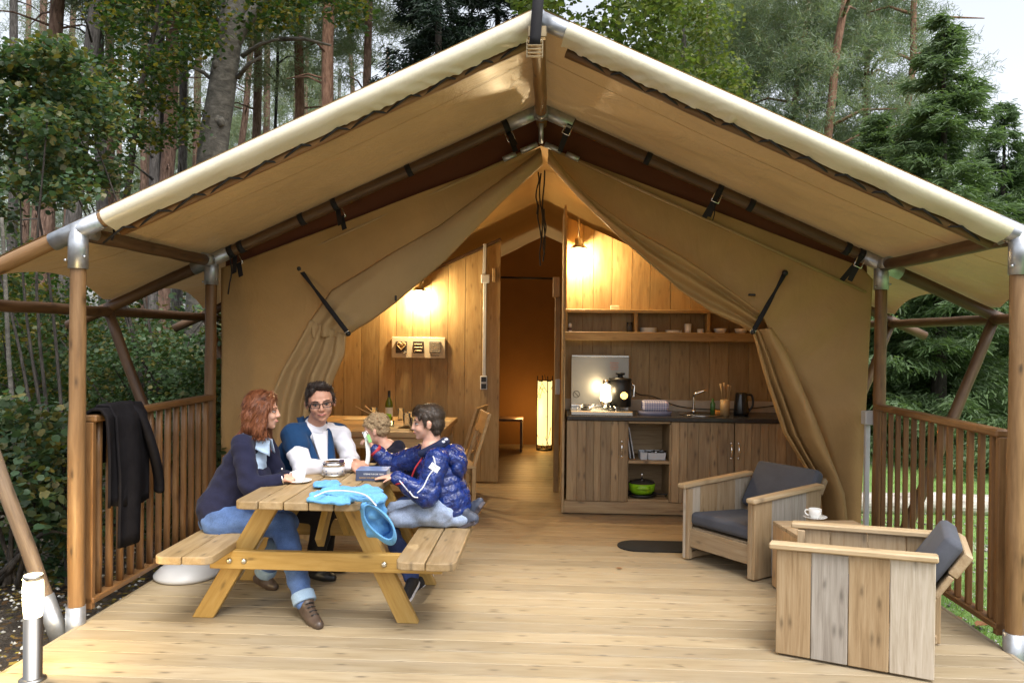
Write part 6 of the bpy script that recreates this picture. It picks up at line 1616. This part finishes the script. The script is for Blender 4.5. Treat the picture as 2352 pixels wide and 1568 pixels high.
def unit(a): return a / np.maximum(1e-9, np.linalg.norm(a, axis=-1, keepdims=True))
def leaf_quads(P, size, aspect=.75, droop=.35, jit=.35, rg=rng, fold=.18):
    n = len(P); d = rg.normal(size=(n, 3)); d[:, 2] = d[:, 2] * .4 - droop; d = unit(d)
    nrm = rg.normal(size=(n, 3)) * .65 + np.array((0, 0, 1.)); s = unit(np.cross(d, nrm)); nn = np.cross(s, d)
    L = (size * (1 + jit * rg.uniform(-1, 1, n)))[:, None]; w = L * aspect * .5
    a = P; b = P + d * L * .45 + s * w + nn * w * fold; c = P + d * L; e = P + d * L * .45 - s * w + nn * w * fold
    return np.stack((a, b, c, e), 1)
def clumps(C, r, n, rg=rng):
    C = np.asarray(C, float); r = np.broadcast_to(np.asarray(r, float), (len(C),))
    k = np.repeat(np.arange(len(C)), n); q = rg.normal(size=(len(k), 3)); q = unit(q) * (rg.uniform(0, 1, (len(k), 1)) ** .45)
    q[:, 2] *= .62
    return C[k] + q * r[k][:, None]
def leaf_mesh(name, P, size, mat, aspect, droop, rg, jit=.35, fold=.16):
    """rounded leaves: two halves joined along a folded midrib"""
    n = len(P); d = rg.normal(size=(n, 3)); d[:, 2] = d[:, 2] * .4 - droop; d = unit(d)
    nrm = rg.normal(size=(n, 3)) * .6 + np.array((0, 0, 1.)); s = unit(np.cross(d, nrm)); nn = np.cross(s, d)
    L = (size * (1 + jit * rg.uniform(-1, 1, n)))[:, None]; w = L * aspect * .5; up = nn * w * fold
    V = np.stack((P, P + d * L * .22 + s * w * .85 + up, P + d * L * .62 + s * w * .92 + up, P + d * L, P + d * L * .62 - s * w * .92 + up, P + d * L * .22 - s * w * .85 + up), 1).astype(np.float32)
    idx = (np.arange(n)[:, None] * 6 + np.array([0, 1, 2, 3, 0, 3, 4, 5])).astype(np.int32).ravel()
    me = bpy.data.meshes.new(name); me.vertices.add(n * 6); me.loops.add(n * 8); me.polygons.add(n * 2)
    me.vertices.foreach_set('co', V.ravel()); me.loops.foreach_set('vertex_index', idx); me.polygons.foreach_set('loop_start', np.arange(0, n * 8, 4, dtype=np.int32)); me.update(calc_edges=True)
    me.materials.append(mat); return me
def needle_quads(P, D, L, w, rg=rng):
    """thin blades from P along D with a little spread"""
    n = len(P); d = unit(D + rg.normal(size=(n, 3)) * .35); s = unit(np.cross(d, rg.normal(size=(n, 3))))
    LL = (L * rg.uniform(.6, 1.3, n))[:, None]; ww = (w * rg.uniform(.7, 1.3, n))[:, None] / 2
    return np.stack((P - s * ww * .6, P + s * ww * .6, P + d * LL + s * ww * .35, P + d * LL - s * ww * .35), 1)
def bark(name, c0, c1, c2, sc=(14, 14, 3.2), bp=.9):
    g = N(name); v = g.mapping(sc); f = g.noise(v, 1.6, 6, .65, .5); g.base(g.ramp(f, [(.32, c0), (.5, c1), (.70, c2)])); g.set(Roughness=.9); g.bump(f, bp, .04); return g.m
B_PINE = bark('pine_bark', (.07, .042, .030), (.17, .10, .070), (.30, .20, .15)); B_GREY = bark('grey_bark', (.035, .030, .027), (.085, .075, .068), (.17, .155, .145))
B_RED = bark('red_pine_bark', (.085, .045, .028), (.19, .10, .060), (.29, .175, .115)); B_BEECH = bark('beech_bark', (.035, .032, .027), (.075, .070, .058), (.14, .13, .11), (5, 5, 9), .5); B_DARK = bark('dark_bark', (.012, .010, .008), (.035, .028, .022), (.07, .06, .05))
L_HAZEL = leafmat('hazel_leaf', [(.034, .072, .036), (.054, .105, .052), (.076, .13, .070), (.045, .09, .044), (.10, .13, .045), (.17, .14, .035), (.064, .11, .066)], .35, .45, .45)
L_BROAD = leafmat('broad_leaf', [(.018, .040, .012), (.030, .065, .018), (.045, .080, .020), (.024, .050, .015), (.17, .13, .020), (.035, .07, .02)], .4)
L_LIGHT = leafmat('light_leaf', [(.06, .10, .025), (.10, .14, .035), (.14, .16, .045), (.075, .12, .035)], .4)
L_BUSH = leafmat('bush_leaf', [(.022, .048, .018), (.040, .078, .032), (.055, .095, .045), (.030, .060, .022), (.10, .09, .025)], .3)
L_PINE = leafmat('pine_needles', [(.12, .165, .12), (.17, .225, .16), (.21, .265, .19), (.14, .185, .13), (.21, .20, .13)], .4)
L_SPRUCE = leafmat('spruce_needles', [(.065, .105, .052), (.10, .155, .070), (.13, .195, .09), (.08, .13, .062)], .35)
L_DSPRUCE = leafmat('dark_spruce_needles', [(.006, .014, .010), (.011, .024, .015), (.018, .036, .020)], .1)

# --- crown prototypes (local coordinates, base at 0)
def spruce_mesh(name, h, r, nb, rg, mat, dens=1., z0=.25):
    P = []; D = []
    wood_ = MB()
    for i in range(nb):
        u = (i + .5) / nb; z = z0 + (h - z0) * u ** .9
        R = r * (1 - (z / h)) ** .82 + .06
        k = 6 if u < .8 else 4
        for j in range(k):
            a = rg.uniform(0, 2 * PI); L = R * rg.uniform(.65, 1.12); n = max(10, int(62 * dens * L / r + 12))
            t = rg.uniform(.15, 1, n); out = np.array((math.cos(a), math.sin(a), 0.)); side = np.array((-math.sin(a), math.cos(a), 0))
            q = np.array((0, 0, z)) + np.outer(t * L, out); q[:, 2] += -.30 * L * t ** 1.1 + .22 * L * t ** 3
            sd = rg.choice((-1, 1), n); off = (1 - t * .75) * L * .42 * rg.uniform(.1, 1, n)
            d0 = out[None] * .8 + side[None] * (sd[:, None] * .75); d0[:, 2] -= .35
            q2 = q + d0 * off[:, None]; q2[:, 2] -= off * .12
            for rep in range(8):
                P.append(q2 + rg.normal(size=q2.shape) * .045); D.append(d0 + np.array((0, 0, -.35 if rep % 2 else .05)))
    P = np.concatenate(P); D = np.concatenate(D)
    return quads(name, needle_quads(P, D, .115 * (h / 7) ** .3, .034 * (h / 7) ** .3, rg), mat)
def pine_mesh(name, h0, h1, r, nb, rg, mat, tuft=26):
    P = []; D = []; br = []
    for i in range(nb):
        u = rg.uniform(0, 1); z = h0 + (h1 - h0) * u; R = r * math.sin(PI * (.18 + .80 * u)) ** .7 * rg.uniform(.35, 1.08)
        a = rg.uniform(0, 2 * PI); c = np.array((math.cos(a) * R, math.sin(a) * R, z + R * .18))
        br.append(((0, 0, z - R * .15), tuple(c)))
        nt = 7
        for k in range(nt):
            cc = c * np.array((1, 1, 1)) + rg.normal(size=3) * np.array((.42, .42, .22)) * (r / 3)
            n = tuft; d = unit(rg.normal(size=(n, 3)) + np.array((0, 0, .45)))
            P.append(np.repeat(cc[None], n, 0) + d * .05 + rg.normal(size=(n, 3)) * .09); D.append(d)
    P = np.concatenate(P); D = np.concatenate(D)
    return quads(name, needle_quads(P, D, .145, .026, rg), mat), br
def trunk_mb(p0, p1, r0, r1, bend=.06, n=12, seg=8, seed=0, mid=None):
    rr = random.Random(seed); m = MB(); pts = []; rs = []
    for i in range(seg + 1):
        u = i / seg; p = Vector(p0).lerp(Vector(p1), u)
        if 0 < i < seg: p = p + Vector((rr.uniform(-bend, bend), rr.uniform(-bend, bend), 0))
        pts.append(p); rs.append(lerp(r0, r1, u) * (1.25 if i == 0 else 1))
    m.tube(pts, rs, n); return m, pts
R3 = np.random.default_rng(3)
pm = [pine_mesh('pine_crown', 0, 8.0, 2.6, 130, R3, L_PINE, 56) for _ in range(3)]
pm_s = [pine_mesh('sparse_pine_crown', 0, 10.0, 2.2, 30, R3, L_PINE, 34) for _ in range(3)]
for me, _ in pm + pm_s: me.name = 'crown'
GROUPS = dict(l='pine trunks in the wood on the left', f='pines standing far back in the wood')
# trunks of the wood on the left, read along their length; the crowns stand high above
TR = [(113, 380, 130, 0, 34, 16, B_PINE, 'thick reddish pine trunk rising out of the hazel leaves'), (97, 110, 101, 0, 19, 27, B_PINE, 'slim pine trunk just left of the thick reddish one'), (165, 100, 168, 0, 16, 30, B_PINE, 'thin pine trunk between the thick reddish pine and the dark leaning trunk'),
      (187, 350, 226, 0, 34, 15, B_GREY, 'dark grey leaning trunk right of the hazel leaves'), (250, 350, 256, 0, 23, 22, B_PINE, 'pinkish pine trunk right beside the dark leaning trunk'), (272, 350, 279, 0, 13, 36, B_PINE, 'narrow pine trunk against a bright patch of sky'),
      (330, 400, 331, 200, 17, 28, B_PINE, 'slim pine trunk left of two thicker pines above the canvas edge'), (353, 400, 360, 60, 21, 24, B_PINE, 'middle trunk of the three close pines over the canvas edge'), (385, 400, 396, 60, 32, 17, B_PINE, 'thick red pine trunk of the three close pines over the canvas edge'),
      (418, 360, 426, 130, 21, 22, B_GREY, 'grey pine trunk between the thick red pine and the big beech'), (452, 330, 457, 0, 19, 29, B_PINE, 'pine trunk half covered by the big beech'), (565, 240, 581, 100, 16, 27, B_PINE, 'slim leaning pine just right of the big beech fork'),
      (588, 300, 596, 0, 22, 22, B_PINE, 'grey pink pine trunk next right of the slim leaning one'), (612, 290, 616, 0, 17, 28, B_PINE, 'second pine trunk right of the big beech fork'), (634, 270, 641, 60, 8, 22, B_DARK, 'very thin dark trunk right of the beech'),
      (684, 250, 691, 0, 24, 20, B_RED, 'red pine trunk midway between beech and dark spruce'), (756, 215, 761, 0, 30, 16, B_RED, 'stout red pine trunk left of the dark spruce branches'), (703, 230, 706, 80, 10, 34, B_PINE, 'distant thin pine right of the red pine'),
      (738, 200, 740, 60, 10, 34, B_PINE, 'distant thin pine left of the stout red pine'), (847, 130, 850, 0, 21, 18, B_PINE, 'pine trunk at the edge of the dark spruce branches'), (808, 170, 800, 0, 13, 28, B_PINE, 'thin pine trunk right of the stout red pine'),
      (62, 300, 66, 0, 15, 32, B_PINE, 'thin pine trunk at the far left seen through hazel leaves'), (30, 300, 28, 0, 22, 24, B_GREY, 'grey trunk nearest the left picture edge behind hazel leaves'),       (240, 900, 236, 600, 26, 17, B_GREY, 'dark grey trunk behind the veranda brace on the left'), (345, 900, 352, 600, 22, 16, B_GREY, 'dark trunk in the bushes beyond the left railing'), (375, 900, 372, 600, 28, 19, B_DARK, 'broad dark trunk left of the beech foot')]
for i, (xa, ya, xb, yb, w, Y, bm, lab) in enumerate(TR):
    a, b = aY(xa, ya, Y), aY(xb, yb, Y); d = (b - a) / (b.z - a.z)
    p0 = a + d * (GZ - .1 - a.z); H_ = 14 if Y < 25 else 17; p1 = a + d * (H_ - a.z); r_ = w / 2 * Y / FPX
    t = thing('pine_tree', lab, 'tree', tuple(p0), 0, GROUPS['l'])
    m, pts = trunk_mb(p0, p1, r_ * 1.12, r_ * .72, .05, 12, 9, i)
    rr = random.Random(i)
    for k in range(9):                                   # dead side branches
        u = rr.uniform(.25, .95); q = Vector(p0).lerp(Vector(p1), u); an = rr.uniform(0, 2 * PI); L = rr.uniform(.5, 1.6)
        e = q + Vector((math.cos(an) * L, math.sin(an) * L, rr.uniform(-.2, .4))); m.tube([q, q.lerp(e, .5) + Vector((0, 0, .12)), e], [.03, .02, .008], 5)
    obj('trunk', m, bm, t)
    me, _ = pm_s[i % 3] if Y > 21 else pm[i % 3]
    zc = 8.6 if Y < 20 else (8.0 if Y < 26 else 5.6 + (i % 3))
    c = Vector(p0).lerp(Vector(p1), (zc - p0.z) / (p1.z - p0.z))
    o = bpy.data.objects.new('crown', me); link(o, t, Matrix.Translation(c) @ Matrix.Rotation(i * 1.9, 4, 'Z'))
# further pines that close the view
rr = random.Random(21); k = 0
MARKS = [(-400, 'the left picture edge'), (113, 'the thick reddish pine'), (205, 'the dark leaning trunk'), (390, 'the thick red pine'), (515, 'the big beech'), (687, 'the red pine midway to the spruce'), (758, 'the stout red pine'), (1330, 'the light leafy tree at the ridge'), (1623, 'the thin pine on the right'), (1852, 'the thin leaning pine'), (1921, 'the pine with crooked branches')]
ORD = ('first', 'second', 'third', 'fourth', 'fifth', 'sixth', 'seventh', 'eighth', 'ninth')
far = sorted([(rr.uniform(-60, 880), rr.uniform(34, 60)) for _ in range(34)] + [(rr.uniform(1500, 2150), rr.uniform(36, 60)) for _ in range(10)]); cnt = {}
for px, Y in far:
    mk = [m_ for m_ in MARKS if m_[0] <= px][-1][1]; cnt[mk] = cnt.get(mk, 0) + 1
    lab = '%s far slim pine to the right of %s' % (ORD[min(8, cnt[mk] - 1)], mk)
    b = aY(px, 775, Y); p0 = Vector((b.x, Y, GZ)); H_ = rr.uniform(14, 19)
    t = thing('pine_tree', lab, 'tree', tuple(p0), 0, GROUPS['f'] if px < 1000 else 'pines far back on the right')
    m, _ = trunk_mb(p0, p0 + Vector((rr.uniform(-.5, .5), 0, H_)), rr.uniform(.12, .2), .08, .06, 8, 6, k); obj('trunk', m, B_PINE if k % 3 else B_GREY, t)
    me, _ = pm_s[k % 3] if (px < 1000 and k % 4) else pm[k % 3]
    o = bpy.data.objects.new('crown', me); link(o, t, Matrix.Translation(p0 + Vector((0, 0, rr.uniform(2.5, 7.0) if px < 1000 else 4))) @ Matrix.Rotation(k * 2.3, 4, 'Z') @ Matrix.Scale(1.15, 4)); k += 1
# the big beech with its fork
t = thing('beech_tree', 'big grey beech trunk forking above the canvas edge on the left', 'tree', tuple(aY(452, 960, 11)))
P = [aY(x, y, 11) for x, y in ((446, 990), (456, 860), (470, 600), (489, 345), (506, 230), (522, 120), (545, -30), (560, -150))]
m = MB(); m.tube(spline(P, 3), [lerp(.245, .155, i / 21) * (1.2 if i < 2 else 1) for i in range(22)], 20)
P2 = [aY(x, y, 11) for x, y in ((534, 105), (556, 66), (590, 20), (640, -60), (700, -160))]; m.tube(spline(P2, 3), [.11, .105, .10, .095, .09, .085, .085, .08, .08, .075, .07, .07, .06], 14)
for q in ((498, 275), (507, 280), (497, 150)): m.ball(tuple(aY(q[0], q[1], 10.85)), (.06, .05, .08), 10, 8)
for a_, b_ in (((556, 130), (640, 90)), ((640, 90), (760, 105)), ((545, 180), (600, 130)), ((520, 60), (440, 20)), ((505, 200), (430, 150))):
    m.tube([aY(*a_, 11), aY((a_[0] + b_[0]) / 2, (a_[1] + b_[1]) / 2 - 8, 10.9), aY(*b_, 10.8)], [.035, .028, .016], 7)
obj('trunk', m, B_BEECH, t)
R5 = np.random.default_rng(5)
C = [tuple(aY(x, y, Y)) for x, y, Y in [(R5.uniform(230, 500), R5.uniform(-60, 330), R5.uniform(9.5, 12)) for _ in range(84)] if not (y > 180 and x > 440)] + [tuple(aY(R5.uniform(560, 820), R5.uniform(-60, 60), R5.uniform(10, 12))) for _ in range(34)]
obj('crown', quads('crown', leaf_quads(clumps(C, .34, 80, R5), .075, .8, .35, .35, R5), L_BROAD), None or L_BROAD, t, Matrix.Identity(4))
# leaning dark stem and silver birch sapling
for pts_, Y, w0, w1, bm, nm, lab, cat in ((((283, 470), (296, 420), (318, 230), (340, 130), (378, -20)), 10.5, 16, 10, B_DARK, 'young_tree', 'thin dark leaning stem among the leaves left of the beech', 'tree'), (((26, 1060), (30, 960), (20, 820), (12, 640), (4, 500)), 6.4, 13, 8, B_BEECH, 'birch_sapling', 'slender pale birch stem at the left picture edge', 'tree')):
    P = [aY(x, y, Y) for x, y in pts_]; t = thing(nm, lab, cat, tuple(P[0])); S_ = spline(P, 4); m = MB(); m.tube(S_, [lerp(w0, w1, i / (len(S_) - 1)) / 2 * Y / FPX for i in range(len(S_))], 10)
    obj('trunk', m, bm, t)
# hazel shrubs close to the deck on the left
def shrub(lab, base, C, r, n, size, mat, stems, rg, grp='hazel shrubs by the left side of the deck', nm='hazel_shrub', droop=.35, asp=.85):
    t = thing(nm, lab, 'shrub', base, 0, grp); m = MB(); b = Vector(base); C = [Vector(c) for c in C]
    for k in range(stems):
        c = C[k * max(1, len(C) // stems) % len(C)]; mid = b.lerp(c, .5) + Vector((rg.uniform(-.2, .2), rg.uniform(-.2, .2), .25)); m.tube(spline([b + Vector((rg.uniform(-.15, .15), rg.uniform(-.15, .15), 0)), mid, c], 4), [lerp(.02, .006, i / 8) for i in range(9)], 6)
    obj('stems', m, B_DARK, t)
    obj('foliage', leaf_mesh('foliage', clumps([tuple(c) for c in C], r, n, rg), size, mat, asp, droop, rg), mat, t, Matrix.Identity(4))
R6 = np.random.default_rng(6)
def pts(n, x0, x1, y0, y1, Y0, Y1, rg=R6): return [tuple(aY(rg.uniform(x0, x1), rg.uniform(y0, y1), rg.uniform(Y0, Y1))) for _ in range(n)]
shrub('tall hazel with broad green leaves at the left picture edge', (-5.0, 7.6, GZ), pts(66, -120, 175, 100, 500, 7.2, 8.6), .30, 130, .066, L_HAZEL, 4, R6)
shrub('hazel with yellowing leaves reaching over the veranda corner', (-4.4, 8.8, GZ), pts(34, 130, 270, 180, 430, 8.4, 9.6), .32, 110, .064, L_HAZEL, 4, R6)
shrub('low hazel with round leaves behind the bollard light', (-4.2, 5.0, GZ), pts(40, -80, 140, 930, 1330, 4.9, 6.2), .22, 75, .056, L_HAZEL, 8, R6, asp=1.0)
shrub('low leafy shrub behind the front tent post', (-3.75, 5.2, GZ), pts(22, 60, 200, 1050, 1340, 5.2, 6.0), .2, 60, .055, L_HAZEL, 6, R6, asp=1.0)
shrub('bright green young shrub beside the front tent post', (-3.3, 5.3, GZ), pts(7, 135, 215, 950, 1080, 5.3, 5.8), .14, 22, .10, L_LIGHT, 4, R6)
shrub('small leaved bush behind the left railing below the brace', (-4.6, 9.0, GZ), pts(60, 200, 500, 770, 1010, 7.5, 10), .38, 110, .05, L_BUSH, 10, R6)
shrub('dense bush between railing and beech foot', (-3.9, 9.8, GZ), pts(46, 330, 520, 820, 1000, 8.6, 10.6), .38, 110, .05, L_BUSH, 8, R6)
shrub('shadowed bush seen through the railing balusters', (-3.9, 6.8, GZ), pts(40, 190, 500, 980, 1250, 6.2, 8), .32, 70, .06, L_BUSH, 8, R6)
shrub('ivy like yellow leaved shrub between tent corner and post', (-3.4, 8.0, GZ), pts(26, 490, 520, 700, 1200, 7.6, 8.6), .22, 55, .065, L_HAZEL, 6, R6)
shrub('sparse yellow leaved shrub under the veranda eaves', (-5.6, 10.5, GZ), pts(34, 60, 500, 690, 850, 10, 13), .4, 36, .075, L_HAZEL, 8, R6)
shrub('dark green thicket at the far left behind the birch stem', (-6.5, 10, GZ), pts(60, -150, 200, 620, 1000, 9, 12), .45, 80, .07, L_BROAD, 10, R6)
# undergrowth that fills the wood floor further back
C = []
for _ in range(760):
    Y = R6.uniform(12, 40); px = R6.uniform(-300, 640); b = aY(px, 775, Y); C.append((b.x, Y, GZ + R6.uniform(.1, 2.0) * (1 if Y < 22 else 1.6) * (1.5 if px < 130 else 1)))
tag(obj('undergrowth', quads('undergrowth', leaf_quads(clumps(C, .75, 75, R6), .13, .8, .3, .4, R6), L_BROAD), L_BROAD, None, Matrix.Identity(4)), kind='stuff')
# dark spruce behind the left roof slope
R7 = np.random.default_rng(7)
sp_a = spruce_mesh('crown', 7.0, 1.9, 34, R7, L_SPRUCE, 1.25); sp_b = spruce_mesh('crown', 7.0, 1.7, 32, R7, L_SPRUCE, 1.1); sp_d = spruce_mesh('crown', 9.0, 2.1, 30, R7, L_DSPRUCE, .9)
def spruce(lab, px, Y, h, me, mh, rz, wid=1., grp=None, bm=B_DARK):
    b = aY(px, 775, Y); p0 = Vector((b.x, Y, GZ)); t = thing('spruce_tree', lab, 'tree', tuple(p0), 0, grp)
    m, _ = trunk_mb(p0, p0 + Vector((0, 0, h * .96)), .013 * h + .04, .015, .02, 10, 8, int(px)); obj('trunk', m, bm, t)
    s = h / mh; o = bpy.data.objects.new('crown', me); link(o, t, Matrix.Translation(p0) @ Matrix.Rotation(rz, 4, 'Z') @ Matrix.Diagonal((s * wid, s * wid, s, 1)))
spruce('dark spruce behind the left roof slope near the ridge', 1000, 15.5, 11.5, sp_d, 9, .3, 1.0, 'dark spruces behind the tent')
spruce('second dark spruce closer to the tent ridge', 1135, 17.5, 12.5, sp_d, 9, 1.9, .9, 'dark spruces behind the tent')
G2 = 'green spruces on the right'
spruce('broad green spruce right behind the veranda on the right', 2160, 12.2, 6.75, sp_a, 7, .4, 1.15, G2)
spruce('pointed green spruce further right with its tip against the sky', 2300, 15.5, 6.4, sp_b, 7, 1.2, 1.1, G2)
spruce('green spruce at the right picture edge', 2420, 13.5, 5.9, sp_a, 7, 2.6, 1.1, G2)
spruce('green spruce close behind the right roof slope', 2005, 13.5, 5.6, sp_b, 7, 3.4, 1.5, G2)
spruce('spruce seen in the narrow gap between tent wall and right inner post', 1960, 16, 5.2, sp_a, 7, 4.4, 1.3, G2)
# pines on the right
for i, (xa, ya, xb, yb, w, Y, zc, sc, lab) in enumerate(((1840, 155, 1864, 0, 15, 24, 4.2, 1.2, 'tall pine with a thin leaning trunk over the right roof slope'), (1907, 269, 1936, 30, 20, 20, 3.8, 1.1, 'red trunked pine with crooked side branches over the right slope'), (1623, 158, 1624, 40, 9, 26, 3.4, 1.25, 'thin pine left of the other pines on the right'), (2085, 300, 2100, 60, 16, 21, 4.2, 1.0, 'pine with a crown that ends against the bright sky'), (1720, 200, 1722, 30, 13, 27, 4.8, 1.2, 'pine behind the gap between two red trunks'), (1985, 250, 1995, 60, 14, 24, 4.4, 1.15, 'pine half hidden by the green spruces'))):
    a, b = aY(xa, ya, Y), aY(xb, yb, Y); d = (b - a) / (b.z - a.z); p0 = a + d * (GZ - a.z); p1 = a + d * (13.5 - a.z); r_ = w / 2 * Y / FPX
    t = thing('pine_tree', lab, 'tree', tuple(p0), 0, 'pines behind the right roof slope'); m, _ = trunk_mb(p0, p1, r_ * 1.2, r_ * .7, .06, 12, 9, i + 60)
    rr = random.Random(i + 4)
    for k in range(12):
        u = rr.uniform(.35, .95); q = Vector(p0).lerp(Vector(p1), u); an = rr.uniform(0, 2 * PI); L = rr.uniform(.8, 2.2)
        e = q + Vector((math.cos(an) * L, math.sin(an) * L, rr.uniform(-.2, .6))); m.tube([q, q.lerp(e, .5) + Vector((0, 0, .2)), e], [.05, .035, .012], 6)
    obj('trunk', m, B_RED, t)
    o = bpy.data.objects.new('crown', pm[i % 3][0]); link(o, t, Matrix.Translation(p0 + d * zc + Vector((0, 1.5 * sc, 0))) @ Matrix.Rotation(i * 1.3, 4, 'Z') @ Matrix.Scale(sc, 4))
# light leaved tree above the ridge
t = thing('birch_tree', 'light green leafy tree rising just right of the tent ridge', 'tree', tuple(aY(1400, 775, 16)))
b = aY(1400, 775, 16); m, _ = trunk_mb((b.x, 16, GZ), (b.x + .1, 16, 9.5), .14, .05, .06, 10, 8, 5); obj('trunk', m, B_BEECH, t)
C = pts(90, 1215, 1560, -120, 165, 14.5, 17.5, R7); obj('crown', quads('crown', leaf_quads(clumps(C, .55, 85, R7), .12, .8, .5, .35, R7), L_LIGHT), L_LIGHT, t, Matrix.Identity(4))
t = thing('birch_tree', 'light green leafy tree left of the thin pine behind the right slope', 'tree', tuple(aY(1560, 775, 19)))
b = aY(1560, 775, 19); m, _ = trunk_mb((b.x, 19, GZ), (b.x, 19, 10), .13, .05, .06, 10, 8, 6); obj('trunk', m, B_BEECH, t)
C = pts(46, 1480, 1700, -80, 220, 17.5, 20, R7); obj('crown', quads('crown', leaf_quads(clumps(C, .6, 80, R7), .12, .8, .5, .35, R7), L_LIGHT), L_LIGHT, t, Matrix.Identity(4))
# log lying behind the right railing
a, b = aZ(1985, 1180, GZ), aZ(2360, 1183, GZ); a.z = b.z = GZ + .11; a.x -= .6; b.x += .6
LOGM = bark('log_bark', (.20, .17, .14), (.42, .39, .35), (.62, .60, .57), (2, 14, 14), .5)
pole('log', a, b, .115, .105, LOGM, None, 14, .012, seed=9); lg = bpy.data.objects['log']; tag(lg, 'pale peeled log lying on the grass behind the right railing', 'log')
# leaf litter and pebbles along the deck, grass blades on the lawn
R8 = np.random.default_rng(8)
n = 4200; X = R8.uniform(-4.6, DL - .05, n); Yv = R8.uniform(2.6, 7.5, n); P = np.stack((X, Yv, np.full(n, GZ + .012) + R8.uniform(0, .01, n)), 1)
lit = leafmat('leaf_litter', [(.06, .035, .018), (.11, .065, .03), (.05, .05, .02), (.30, .24, .05), (.16, .10, .04), (.035, .025, .015)], .15, .8, .1)
V = leaf_quads(P, .045, .7, 0., .5, R8); V[:, :, 2] = GZ + .012 + (V[:, :, 2] - P[:, None, 2]) * .25
tag(obj('leaf_litter', quads('leaf_litter', V, lit), lit, None, Matrix.Identity(4)), kind='stuff')
def pebbles(nm, n, x0, x1, y0, y1, mat):
    c = np.stack((R8.uniform(x0, x1, n), R8.uniform(y0, y1, n), np.full(n, GZ + .022)), 1); r_ = R8.uniform(.006, .019, n)
    base = np.array([(1, 0, 0), (0, 1, 0), (-1, 0, 0), (0, -1, 0), (0, 0, .7), (0, 0, -.4)]); vs = c[:, None] + base[None] * r_[:, None, None] * R8.uniform(.7, 1.3, (n, 6, 1))
    fs = [(0, 1, 4), (1, 2, 4), (2, 3, 4), (3, 0, 4), (1, 0, 5), (2, 1, 5), (3, 2, 5), (0, 3, 5)]
    me = bpy.data.meshes.new(nm); me.from_pydata(vs.reshape(-1, 3).tolist(), [], [tuple(k + 6 * i for k in f) for i in range(n) for f in fs]); me.polygons.foreach_set('use_smooth', [True] * len(me.polygons))
    tag(obj(nm, me, mat, None, Matrix.Identity(4)), kind='stuff')
PEB = leafmat('pebble_stone', [(.10, .09, .08), (.30, .29, .28), (.55, .54, .53), (.22, .20, .18)], 0., .8)
pebbles('gravel', 1100, -4.2, DL - .05, 2.6, 7, PEB); pebbles('gravel', 3000, DR + .05, 4.4, 2.8, 9, PEB)
n = 26000; X = DR + .06 + R8.uniform(0, 1, n) ** 1.5 * 5.5; Yv = R8.uniform(3.0, 13, n); P = np.stack((X, Yv, np.full(n, GZ + .01)), 1); D = R8.normal(size=(n, 3)) * .35 + np.array((0, 0, 1.))
keep = np.sin(X * 3.1) + np.sin(Yv * 2.3 + X) + R8.normal(size=n) * .6 > -.5
GR = leafmat('grass_blade', [(.10, .20, .04), (.16, .29, .07), (.20, .33, .09), (.22, .22, .09)], .4)
tag(obj('grass', quads('grass', needle_quads(P[keep], D[keep], .06, .007, R8), GR), GR, None, Matrix.Identity(4)), kind='stuff')
# fallen leaves one can pick out
def leaf(px, py, z, size, col, lab, rz):
    p = aZ(px, py, z); M = Matrix.Translation(p) @ Matrix.Rotation(rz, 4, 'Z')
    m = MB(); m.add([(0, -.5, 0), (.32, -.15, .06), (.22, .3, .05), (0, .55, .0), (-.25, .28, .06), (-.33, -.12, .04), (0, 0, .0)], [(6, 0, 1), (6, 1, 2), (6, 2, 3), (6, 3, 4), (6, 4, 5), (6, 5, 0)]); m.v = [(a * size, b * size, c * size) for a, b, c in m.v]
    tag(obj('fallen_leaf', m, plain('leaf_' + col[0], col[1], .6, 0, .25), None, M), lab, 'leaf', 'fallen leaves')
YEL, ORA = ('yellow', (.50, .36, .06)), ('brown', (.22, .09, .03))
leaf(68, 2390 * .6003 - 1434 + 1450, GZ + .03, .10, YEL, 'yellow fallen leaf on the soil beside the bollard light', .4)
leaf(1422, 1304, .006, .05, ORA, 'small brown leaf lying on the open deck boards', 1.2)
leaf(2255, 1432, GZ + .05, .12, ORA, 'large brown leaf on the ground by the right railing end', 2.2)
leaf(2200, 1418, GZ + .04, .07, ORA, 'smaller brown leaf beside the right railing foot', .2)
